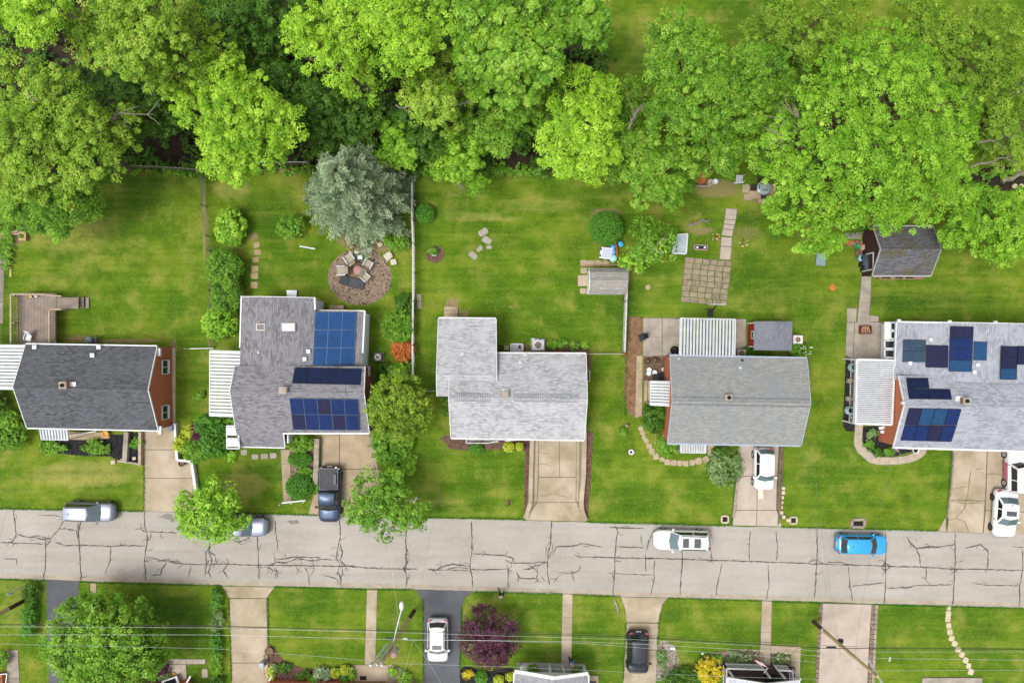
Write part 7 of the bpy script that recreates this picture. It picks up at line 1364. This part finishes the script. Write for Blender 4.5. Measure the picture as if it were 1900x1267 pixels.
for x, y, lab, m_, r_ in ((1203, 686, 'pale round pot left of the small canopy, uppermost of three', pale_plastic, .24), (1202, 692, 'pale round pot left of the small canopy, lowest of three', pale_plastic, .24), (1213, 691, 'pale round pot left of the small canopy, rightmost of three', pale_plastic, .24), (1229, 685, 'small white pot against the brick wall', pale_plastic, .18), (1200, 670, 'dark pot with pale rim beside the brick path', black_plastic, .25), (1213, 668, 'black pot on the planting patch', black_plastic, .25), (1219, 669, 'small black pot next to the black pot', black_plastic, .18)): pot(lab, x, y, r_, m_, None, fill=m_ if m_ is pale_plastic else None)
bin_('black recycling box left of a grey one under the brick wall', 1216, 699, black_plastic, mat('lid_brown', '2e2a28', '3a3634', 3), .5, .5, 0, 'recycling_box'); bin_('dark grey recycling box against the brick wall', 1227, 699, dark_metal, black_plastic, .55, .55, 0, 'recycling_box')
p = W(1251, 650); e = thing('coiled_hose', 'black coiled hose beside the slatted cover', 'hose', p); mb = MB()
for k in range(5): mb.tube([(p.x + (.28 + .05 * (k % 3)) * math.cos(t_), p.y + (.28 + .05 * (k % 3)) * math.sin(t_), .05 + .045 * k) for t_ in np.linspace(0, 6.283, 19)], .03, 5)
mb.build('coil', rubber, e); MB().lathe((p.x, p.y, 0), [(.22, 0), (.2, .3)], 12).build('hub', dark_metal, e)
p = W(1168, 838); e = thing('tyre_planter', 'white painted tyre planter on the lawn', 'planter', W(1171, 838)); p = W(1171, 838); MB().lathe((p.x, p.y, 0), [(.16, .02), (.26, 0), (.28, .1), (.24, .2), (.16, .2), (.15, .1)], 18).build('tyre', white_trim, e, True); MB().lathe((p.x, p.y, .05), [(.16, 0), (.1, .06)], 12).build('soil', mulch_black, e)
p = W(1163, 789); e = thing('garden_figure', 'small pale garden figure with a reddish cap on the lawn', 'figure', p); MB().lathe(tuple(p), [(.13, 0), (.15, .25), (.08, .42), (.11, .52), (.09, .6)], 12).build('body', pale_plastic, e, True); MB().lathe((p.x, p.y, .58), [(.1, 0), (.06, .12), (.01, .24)], 10).build('cap', terracotta, e)
p = W(945, 931); e = thing('lamp_stake', 'short dark lamp post on the front lawn', 'lamp post', p); MB().tube([p, p + Vector((0, 0, .9))], .04, 8).build('post', dark_metal, e); MB().lathe((p.x, p.y, .85), [(.06, 0), (.1, .14), (.11, .16), (.02, .22)], 8).build('lantern', black_plastic, e); MB().lathe((p.x, p.y, 0), [(.26, .02), (.1, .05)], 12).build('bare_ring', soil, e)
for x, y, lab in ((1345, 963, 'left of'), (1472, 965, 'right of')):
    e = thing('tree_well', 'small square stone frame %s the pale driveway foot' % lab, 'stone frame', W(x, y)); k = 6
    for a, b in (((-k, -k), (k, -k)), ((k, -k), (k, k)), ((k, k), (-k, k)), ((-k, k), (-k, -k))): MB().bar(W(x + a[0], y + a[1], .06), W(x + b[0], y + b[1], .06), .14, .12).build('stone', stone_pale, e)
    MB().prism(PX([(x - 5, y - 5), (x + 5, y - 5), (x + 5, y + 5), (x - 5, y + 5)]), 0, .05).build('soil', mulch_black, e)
e = thing('storm_drain', 'concrete storm drain inlet on the lawn edge', 'drain', W(1592, 970))
for a, b in (((1581,964),(1605,963)), ((1605,963),(1603,977)), ((1580,977),(1603,978)), ((1581,964),(1580,977))): MB().bar(W(*a, .06), W(*b, .06), .22, .12).build('stone', stone, e)
MB().prism(PX([(1584,967),(1600,967),(1600,975),(1584,975)]), 0, .04).build('opening', mulch_black, e)
# garden toys by the gambrel shed
e = thing('storage_cart', 'pale plastic utility cart by the gambrel shed', 'cart', W(1124, 471)); t = T2(1123, 471, -.12)
MB().hexa([t(-.5,-.5,.25), t(.5,-.5,.25), t(.5,.5,.25), t(-.5,.5,.25), t(-.58,-.55,.6), t(.55,-.55,.6), t(.55,.5,.6), t(-.52,.5,.6)]).build('tray', pale_plastic, e); MB().hexa([t(-.38,-.45,.6), t(.48,-.45,.6), t(.48,.4,.6), t(-.35,.4,.6), t(-.38,-.45,.615), t(.48,-.45,.615), t(.48,.4,.615), t(-.35,.4,.615)]).build('lid', mat('lid_lavender', 'a3a8b8', 'b0b5c4', 4), e)
for y in (-.3, .3): MB().box(tuple(t(-.5, y, .6)), (.12, .2, .05)).build('handle', black_plastic, e)
for x, y in ((-.4, -.55), (.4, -.55), (-.4, .5), (.4, .5)): MB().tube([t(x, y - .05, .14), t(x, y + .05, .14)], .14, 10).build('wheel', rubber, e)
e = thing('sand_table', 'blue figure eight play table beside the cart', 'toy', W(1136, 466)); a, b = W(1136, 460), W(1137, 468); MB().ball((a.x, a.y, .4), .24, .3, .16, 12, 6).build('tray', blue_plastic, e, True); MB().ball((b.x, b.y, .4), .24, .3, .16, 12, 6).build('tray', blue_plastic, e, True); MB().box(((a.x + b.x) / 2, (a.y + b.y) / 2, .2), (.3, .5, .4)).build('stand', blue_plastic, e)
p = W(1137, 480); e = thing('play_tub', 'pale teal round tub below the blue play table', 'toy', p); MB().lathe(tuple(p), [(.28, 0), (.36, .3), (.3, .42), (.05, .46)], 16).build('tub', teal_plastic, e, True); MB().ball((p.x - .02, p.y - .38, .12), .1, .08, .08, 8, 5).build('spout', stone_pale, e)
p = W(1151, 454); e = thing('toy_bucket', 'small blue tub nearest the round clipped bush', 'toy', p); MB().lathe(tuple(p), [(.2, 0), (.26, .4), (.2, .42), (.05, .45)], 12).build('tub', blue_plastic, e, True); MB().box((p.x, p.y + .25, .2), (.3, .15, .4)).build('back', black_plastic, e)
solo(MB().tube([W(1142,450,.4), W(1144,460,.45), W(1145,470,.45), W(1146,476,.3)], .07, 8), 'toy_slide', mat('toy_orange', 'a8482a', 'b85a3a', 3), 'orange plastic slide rail between the blue toys', 'toy')
solo(MB().bar(W(1077,493,.12), W(1148,491.5,.12), .1, .1).bar(W(1077,493,.2), W(1092,492.6,.2), .12, .08), 'timber_beam', mat('beam_brown', '8a6a55', '9c7c66', 3), 'long brown timber along the top of the gambrel shed', 'timber')
solo(MB().prism(PX([(773,546),(781,546),(782,559),(774,559)]), 0, .06).prism(PX([(774,560),(782,560),(782,573),(774,573)]), 0, .06), 'stepping_slab', conc_pink, 'pair of pale slabs beside the long fence', 'slab'); 
e = thing('name_stone', 'white oval plaque stone in the small round mulch bed', 'stone', W(806, 473)); p = W(806, 473); MB().ball((p.x, p.y, .1), .26, .13, .09, 12, 6).build('stone', white_trim, e, True)
# behind the pale grey house
e = thing('wash_tub', 'grey square tub with pale lining behind the pale grey house', 'tub', W(959, 648)); t = T2(959, 646, 0)
for a, b in (((-.55, -.4), (.55, -.4)), ((.55, -.4), (.55, .4)), ((.55, .4), (-.55, .4)), ((-.55, .4), (-.55, -.4))): MB().bar(t(*a, .3), t(*b, .3), .1, .6).build('side', grey_metal, e)
MB().box(tuple(t(0, 0, .2)), (1.0, .7, .3)).build('lining', mat('lining', 'a5a5a8', 'b4b4b6', 3), e); MB().ball(tuple(t(.25, .12, .38)), .13, .16, .06, 8, 4).build('cap', black_plastic, e)
p = W(927, 645); e = thing('coiled_hose', 'dark coiled hose at the corner of the pale grey house', 'hose', p); mb = MB()
for k in range(4): mb.tube([(p.x + .26 * math.cos(t_), p.y + .22 * math.sin(t_), .05 + .05 * k) for t_ in np.linspace(0, 6.283, 17)], .03, 5)
mb.build('coil', rubber, e)
p = W(940, 645); e = thing('step_stool', 'small tan folding stool between the hose and the tub', 'stool', p)
for z, y in ((.25, .1), (.45, -.1)): MB().box((p.x, p.y + y, z), (.38, .14, .04)).build('tread', stone_pale, e)
for sx in (-.17, .17): MB().bar((p.x + sx, p.y + .22, 0), (p.x + sx, p.y - .12, .48), .04, .04).build('leg', stone_pale, e)
e = thing('timber_stack', 'loose weathered boards leaning by the grey air conditioner', 'boards', W(977, 645))
for a, b in (((972,640),(980,650)), ((974,638),(982,647)), ((975,650),(984,652))): MB().bar(W(*a, .2), W(*b, .1), .12, .05).build('board', wood_brown, e)
e = thing('window_well', 'pale framed window well at the right of the pale grey house', 'window well', W(1092, 697)); 
for a, b in (((1088,687),(1094,687)), ((1094,687),(1094,707)), ((1088,707),(1094,707))): MB().bar(W(*a, .12), W(*b, .12), .1, .24).build('curb', stone_pale, e)
ac_ = None
# first yard bits
chair('white plastic chair on the timber deck', 69, 627, 2.9, white_trim, pale_plastic, None, .95, .76, 'deck_chair')
e = thing('toy_pile', 'small yellow and dark toys at the top of the deck', 'toys', W(62, 550, .76)); 
for x, m_ in ((57, MATS['leaf_yellow']), (63, black_plastic), (69, grey_metal), (66, pale_plastic)): p = W(x, 550.5 + rnd.uniform(-.5, .5), .84); MB().ball(tuple(p), .15, .1, .08, 8, 5).build('toy', m_ if m_ is not MATS['leaf_yellow'] else mat('toy_yellow', 'b8b23a', 'c4be4a', 3), e, True)
p = W(175, 631); e = thing('kettle_grill', 'dark grill with grey lid behind the charcoal roofed house', 'grill', p); MB().lathe((p.x, p.y, .5), [(.1, 0), (.33, .12), (.36, .26), (.3, .4), (.12, .48), (.02, .5)], 16).build('kettle', mat('grill_grey', '5e6672', '6e7682', 3, .35), e, True); MB().box((p.x + .42, p.y, .62), (.32, .5, .06)).build('shelf', black_plastic, e)
for a in (0.5, 2.6, 4.7): MB().bar((p.x, p.y, .55), (p.x + .34 * math.cos(a), p.y + .34 * math.sin(a), 0), .04, .04).build('leg', dark_metal, e)
MB().tube([(p.x - .05, p.y, 1.02), (p.x + .05, p.y, 1.02)], .03, 6).build('handle', black_plastic, e)
p = W(200, 804); e = thing('flower_pot', 'large yellow orange bowl pot on the front porch', 'pot', p); MB().lathe((p.x, p.y, .1), [(.2, 0), (.3, .3), (.32, .34), (.24, .34), (.2, .2)], 18).build('pot', mat('bowl_orange', 'c08a3a', 'cc9a4c', 3), e, True)
bin_('small blue grey bin at the top of the beige driveway', 322, 792, mat('bin_steel', '5d6572', '6d7582', 3), mat('bin_steel', '5d6572'), .45, .6); pot('black pot below the white driveway wall', 341, 858, .3, black_plastic, None, .45)
e = thing('timber_steps', 'old timber steps and crate at the far left back yard', 'steps', W(30, 433)); MB().box((W(47,439).x, W(47,439).y, .2), (.65, .85, .4)).build('crate', mat('crate_tan', '8f7c52', '9f8c62', 4), e)
for a, b in (((10,431),(37,430)), ((20,434.5),(40,434)), ((38,427),(55,421))): MB().bar(W(*a, .15), W(*b, .15), .16, .16).build('beam', wood_rail, e)
solo(MB().bar(W(20,495,.05), W(19.5,514,.05), .16, .06), 'plank', mat('plank_pale', 'a3945a', 'b0a26a', 3), 'pale plank lying near the left fence', 'plank'); slabs('side_walk', 'grey concrete walk at the far left edge', [[(-20,492),(8,492),(6,600),(-20,600)],[(-20,470),(11,470),(10,491),(-20,491)]], conc_grey, .03)
slabs('back_steps', 'grey wooden back steps above the solar roofed house', ladder((533,539),(535,552),(553,539),(552,552),[0,.33,.66,1]), grey_metal, .3, 'tread'); slabs('utility_pad', 'tan utility box pad behind the blue solar panels', [[(613,567),(640,567),(640,577),(613,577)]], conc_old, .5)
for i, (x, y) in enumerate(((1578, 681), (1572, 760))):
    p = W(x, y); e = thing('urn_planter', '%s pale blue glazed urn beside the pergola' % ('upper' if i == 0 else 'lower'), 'urn', p); MB().lathe(tuple(p), [(.22, 0), (.42, .3), (.4, .55), (.28, .7), (.34, .75), (.26, .75), (.24, .5)], 18).build('urn', mat('urn_blue', '8fa3ac', 'a3b5bd', 3, .4), e, True); MB().lathe((p.x, p.y, .6), [(.25, 0), (.2, .03)], 12).build('soil', black_plastic, e)
for i, (x, y) in enumerate(((1573, 706), (1571, 739))):
    p = W(x, y); e = thing('pedestal', '%s small grey stone pedestal in the dark gravel bed' % ('upper' if i == 0 else 'lower'), 'pedestal', p); MB().box((p.x, p.y, .2), (.32, .4, .4)).build('block', stone, e); MB().bar((p.x + .2, p.y, .3), (p.x + .6, p.y, .3), .12, .06).build('arm', pale_rail, e)
p = W(1579, 771); e = thing('wire_stand', 'white wire plant stand below the lower blue urn', 'plant stand', p); MB().tube([(p.x + .28 * math.cos(t_), p.y + .25 * math.sin(t_), .5) for t_ in np.linspace(0, 6.283, 13)], .03, 5).build('ring', white_trim, e)
for a in (0, 2.1, 4.2): MB().bar((p.x + .28 * math.cos(a), p.y + .25 * math.sin(a), 0), (p.x + .28 * math.cos(a), p.y + .25 * math.sin(a), .5), .03, .03).build('leg', white_trim, e)
e = thing('porch_table', 'small pale table group on the brick porch at the right', 'table', W(1636, 800, .5))
for x, y in ((1634, 794), (1640, 793), (1637, 801)): p = W(x, y, .95); MB().box(tuple(p), (.3, .26, .05)).build('top', pale_plastic, e); MB().bar(p, p - Vector((0, 0, .44)), .05, .05).build('leg', pale_plastic, e)
p = W(1695, 834); e = thing('urn_planter', 'white footed urn in the dark bed by the front eave', 'urn', p); MB().lathe(tuple(p), [(.2, 0), (.1, .12), (.3, .4), (.33, .45), (.25, .45), (.2, .3)], 18).build('urn', white_trim, e, True); MB().lathe((p.x, p.y, .33), [(.22, 0), (.15, .03)], 12).build('soil', mulch_black, e)
p = W(1744, 832); solo(MB().tube([(p.x + .3 * math.cos(t_), p.y + .14 * math.sin(t_), .1) for t_ in np.linspace(0, 6.283, 15)], .03, 5), 'garden_hose', mat('hose_yellow', 'b8a830', 'c4b440', 3), 'yellow hose loop below the front eave at the right', 'hose')
for i, x in enumerate((1879, 1891)): p = W(x, 347); solo(MB().lathe(tuple(p), [(.18, 0), (.24, .3), (.2, .32), (.14, .3), (.13, .1)], 14), 'flower_pot', stone_pale, '%s of two pale round pots on the right edge' % ('left' if i == 0 else 'right'), 'pot', None, None, True)
p = W(1886, 318); solo(MB().tube([p + Vector((-.2, .1, .3)), p + Vector((.2, -.1, .3))], .12, 10), 'white_bucket', white_trim, 'white bucket lying on the dark soil at the right edge', 'bucket')
bin_('grey bin beside the flared driveway at the bottom', 491, 1226, grey_metal, mat('bin_pale', '8f949c', 'a0a5ad', 3), .42, .8); pot('round brown basket bed beside the flared driveway', 501, 1206, .42, mat('basket', '4d4030', '5e5040', 5), None, .25, 'basket_planter')
pot('fern pot base at the left of the grey porch', 991, 1243, .25, black_plastic, None, .5); pot('fern pot base at the right of the grey porch', 1071, 1246, .25, black_plastic, None, .5)
p = W(1241, 1192); solo(MB().lathe(tuple(p), [(.04, 0), (.04, 1.0), (.05, 1.05)], 8).box((p.x + .08, p.y, 1.12), (.42, .2, .22)), 'mailbox', pale_plastic, 'white mailbox on a post above the gravel strip', 'mailbox')
slabs('gravel_walk', 'old grey concrete strip beside the gravel by the black car', [[(1233,1193),(1240,1193),(1238,1240),(1231,1240)]], conc_grey, .05)
for i, (x, y) in enumerate(((1225, 1219), (1223, 1253), (1303, 1211), (1462, 1236))): p = W(x, y); solo(MB().ball((p.x, p.y, .1), .13, .11, .1, 8, 5), 'garden_stone', pale_plastic, ['upper white stone in the gravel strip', 'lower white stone in the gravel strip', 'white stone at the corner of the ornamental bed', 'white stone at the corner of the square flower bed'][i], 'stone', None, None, True)
p = W(1404, 1224); solo(MB().tube([p, p + Vector((0, 0, .9))], .03, 6).ball((p.x, p.y, .95), .1, .1, .12, 8, 5), 'garden_lamp', pale_plastic, 'small white garden lamp at the end of the ornamental bed', 'lamp', None, None, True)
solo(MB().tube([W(1138,1110,.05), W(1144,1122,.12), W(1147,1135,.1), W(1148,1142,.06)], [.03, .06, .05, .02], 6), 'bent_stake', grey_metal, 'bent metal stake in the lawn left of the narrow driveway', 'stake')
solo(MB().tube([W(1650,1226,7.6), W(1652,1218,7.7)], .06, 6), 'wire_marker', white_metal, 'white marker hanging on the middle pale wire', 'marker')
p = W(322, 1251); solo(MB().lathe(tuple(p), [(.26, .0), (.3, .06), (.26, .12), (.18, .12), (.17, .04)], 16), 'straw_wreath', mat('straw', '9a7a3a', 'aa8a4a', 4), 'round straw coloured wreath on the lower left porch path', 'wreath', None, None, True)
# ------------------------------------------------------------------ people and dog
def skin(name, V, E, Rd, m, parent, root=0, sub=2):
    me = bpy.data.meshes.new(name); me.from_pydata(V, E, []); me.materials.append(m); o = bpy.data.objects.new(name, me); COL.objects.link(o); attach(o, parent)
    md = o.modifiers.new('Skin', 'SKIN'); md.use_smooth_shade = True
    if not me.skin_vertices: me.attributes.new
    for i, r in enumerate(Rd): d = me.skin_vertices[0].data[i]; d.radius = r if isinstance(r, tuple) else (r, r); d.use_root = (i == root)
    s = o.modifiers.new('Sub', 'SUBSURF'); s.levels = s.render_levels = sub
    return o
skin_m = mat('skin_tone', 'b08068', 'bd8d74', 5, .6, 0, .05, 20, 0)
def person(label, px, py, a, top, bottom, shoe, hair, stride=.25, armswing=.3, lean=0.0, yoke=None):
    p = W(px, py); c, s = math.cos(a), math.sin(a); e = thing('person', label, 'person', p)
    def T(x, y, z): return (p.x + x * c - y * s, p.y + x * s + y * c, z)      # +x is forward
    k = lean; hip = (0, 0, .95); V = [(0, 0, .95), (.02 + k * .3, 0, 1.2), (.02 + k * .6, 0, 1.42), (.03 + k * .8, 0, 1.52), (.05 + k, 0, 1.62), (.06 + k, 0, 1.73), (0, .1, .92), (stride * .5, .1, .5), (stride, .1, .09), (stride + .15, .11, .05), (0, -.1, .92), (-stride * .3, -.1, .5), (-stride, -.1, .09), (-stride + .15, -.11, .05), (.0 + k * .55, .19, 1.40), (-armswing * .4 + k * .5, .25, 1.13), (-armswing * .2 + k * .5, .27, .9), (-armswing * .1 + k * .5, .27, .8), (.0 + k * .55, -.19, 1.40), (armswing * .5 + k * .5, -.25, 1.13), (armswing + k * .5, -.24, .93), (armswing + .06 + k * .5, -.23, .85)]
    E = [(0, 1), (1, 2), (2, 3), (3, 4), (4, 5), (0, 6), (6, 7), (7, 8), (8, 9), (0, 10), (10, 11), (11, 12), (12, 13), (2, 14), (14, 15), (15, 16), (16, 17), (2, 18), (18, 19), (19, 20), (20, 21)]
    Rd = [(.13, .1), (.13, .1), (.14, .1), .06, (.08, .09), (.07, .085), .085, .06, .04, .035, .085, .06, .04, .035, .06, .042, .032, (.035, .02), .06, .042, .032, (.035, .02)]
    skin('body', [T(*v) for v in V], E, Rd, skin_m, e)
    g = .018; n3 = lambda L: [T(*V[i]) for i in L]
    skin('top', [T(*V[i]) for i in (0, 1, 2, 14, 15, 18, 19)], [(0, 1), (1, 2), (2, 3), (3, 4), (2, 5), (5, 6)], [(.16, .125), (.16, .13), (.165, .13), .09, .06, .09, .06], top, e)
    skin('trousers', [T(*V[i]) for i in (0, 6, 7, 8, 10, 11, 12)], [(0, 1), (1, 2), (2, 3), (0, 4), (4, 5), (5, 6)], [(.15, .12), .105, .08, .06, .105, .08, .06], bottom, e)
    for i, j in ((8, 9), (12, 13)): skin('shoe', [T(*V[i]), T(*V[j]), T(V[j][0] + .06, V[j][1], .05)], [(0, 1), (1, 2)], [.055, .05, .035], shoe, e)
    hd = T(*V[5]); MB().ball((hd[0] - .02 * c, hd[1] - .02 * s, hd[2] + .03), .105, .105, .10, 12, 8).build('hair', hair, e, True)
    for sy in (-.045, .045): q = T(V[4][0] + .085, sy, 1.69); MB().ball(q, .012, .012, .012, 6, 4).build('eye', rubber, e)
    q = T(V[4][0] + .1, 0, 1.655); MB().ball(q, .018, .014, .025, 6, 4).build('nose', skin_m, e)
    for sy in (-.095, .095): q = T(V[4][0], sy, 1.67); MB().ball(q, .025, .015, .035, 6, 4).build('ear', skin_m, e)
    for idx, sy in ((17, 1), (21, -1)):      # five fingers, slightly curled
        b = V[idx]
        for f_, (dx, ln) in enumerate(((.024, .07), (.008, .08), (-.008, .075), (-.024, .06))): skin('finger', [T(b[0] + dx, b[1], b[2] - .01), T(b[0] + dx + .006, b[1], b[2] - ln * .6), T(b[0] + dx + .014, b[1] - sy * .02, b[2] - ln)], [(0, 1), (1, 2)], [.009, .008, .007], skin_m, e, 0, 1)
        skin('thumb', [T(b[0] + .028, b[1], b[2] + .01), T(b[0] + .05, b[1] - sy * .015, b[2] - .02), T(b[0] + .05, b[1] - sy * .03, b[2] - .045)], [(0, 1), (1, 2)], [.010, .009, .008], skin_m, e, 0, 1)
    if yoke: skin('yoke', [T(*V[i]) for i in (14, 2, 18)], [(0, 1), (1, 2)], [.075, (.1, .115), .075], yoke, e, 1)
    return e
cl = lambda n, c1, c2: mat(n, c1, c2, 6, .9, 0, .15, 30, .1)
person('person in dark clothes with a pale collar walking along the lawn edge', 930, 1097, R(115), cl('cloth_black', '15151a', '202026'), cl('cloth_black', '15151a', '202026'), rubber, mat('hair_grey', '7d6f70', '8d7f80', 6), .3, .35, .05, cl('cloth_white', 'c0bcae', 'ccc8ba'))
person('person in a blue top and white shoes standing by the grey porch', 1058, 1218, R(-75), cl('cloth_blue', '1c4fa8', '2560bc'), cl('cloth_navy', '14161f', '1c1f2a'), pale_plastic, mat('hair_fair', 'a3857a', 'b3958a', 6), .1, .15, .0)
p = W(1044, 1234); e = thing('dog', 'small white dog with a black head on the grey porch', 'dog', (p.x, p.y, .16)); a = R(-80); c, s = math.cos(a), math.sin(a)
T = lambda x, y, z: (p.x + x * c - y * s, p.y + x * s + y * c, z + .16)
skin('body', [T(0, 0, .38), T(.22, 0, .38), T(.34, 0, .46), T(.44, 0, .56), T(.56, 0, .53), T(-.2, 0, .37), T(.2, .09, .3), T(.2, .1, .17), T(.23, .1, .02), T(.2, -.09, .3), T(.2, -.1, .17), T(.23, -.1, .02), T(-.2, .09, .3), T(-.14, .1, .22), T(-.22, .1, .12), T(-.2, .1, .02), T(-.2, -.09, .3), T(-.14, -.1, .22), T(-.22, -.1, .12), T(-.2, -.1, .02), T(-.32, 0, .44), T(-.42, 0, .55)],
  [(0, 1), (1, 2), (2, 3), (3, 4), (0, 5), (1, 6), (6, 7), (7, 8), (1, 9), (9, 10), (10, 11), (5, 12), (12, 13), (13, 14), (14, 15), (5, 16), (16, 17), (17, 18), (18, 19), (5, 20), (20, 21)], [.11, .13, .085, .085, .045, .11, .06, .035, .028, .06, .035, .028, .07, .05, .03, .028, .07, .05, .03, .028, .03, .02], mat('fur_white', 'b8ac9c', 'c8bcac', 8), e)
MB().ball(T(.45, 0, .585), .1, .09, .085, 10, 6).build('head_fur', cl('fur_black', '16130f', '201c18'), e, True)
for sy in (-.07, .07): MB().ball(T(.4, sy, .62), .03, .02, .06, 6, 4).build('ear', cl('fur_black', '16130f', '201c18'), e, True)
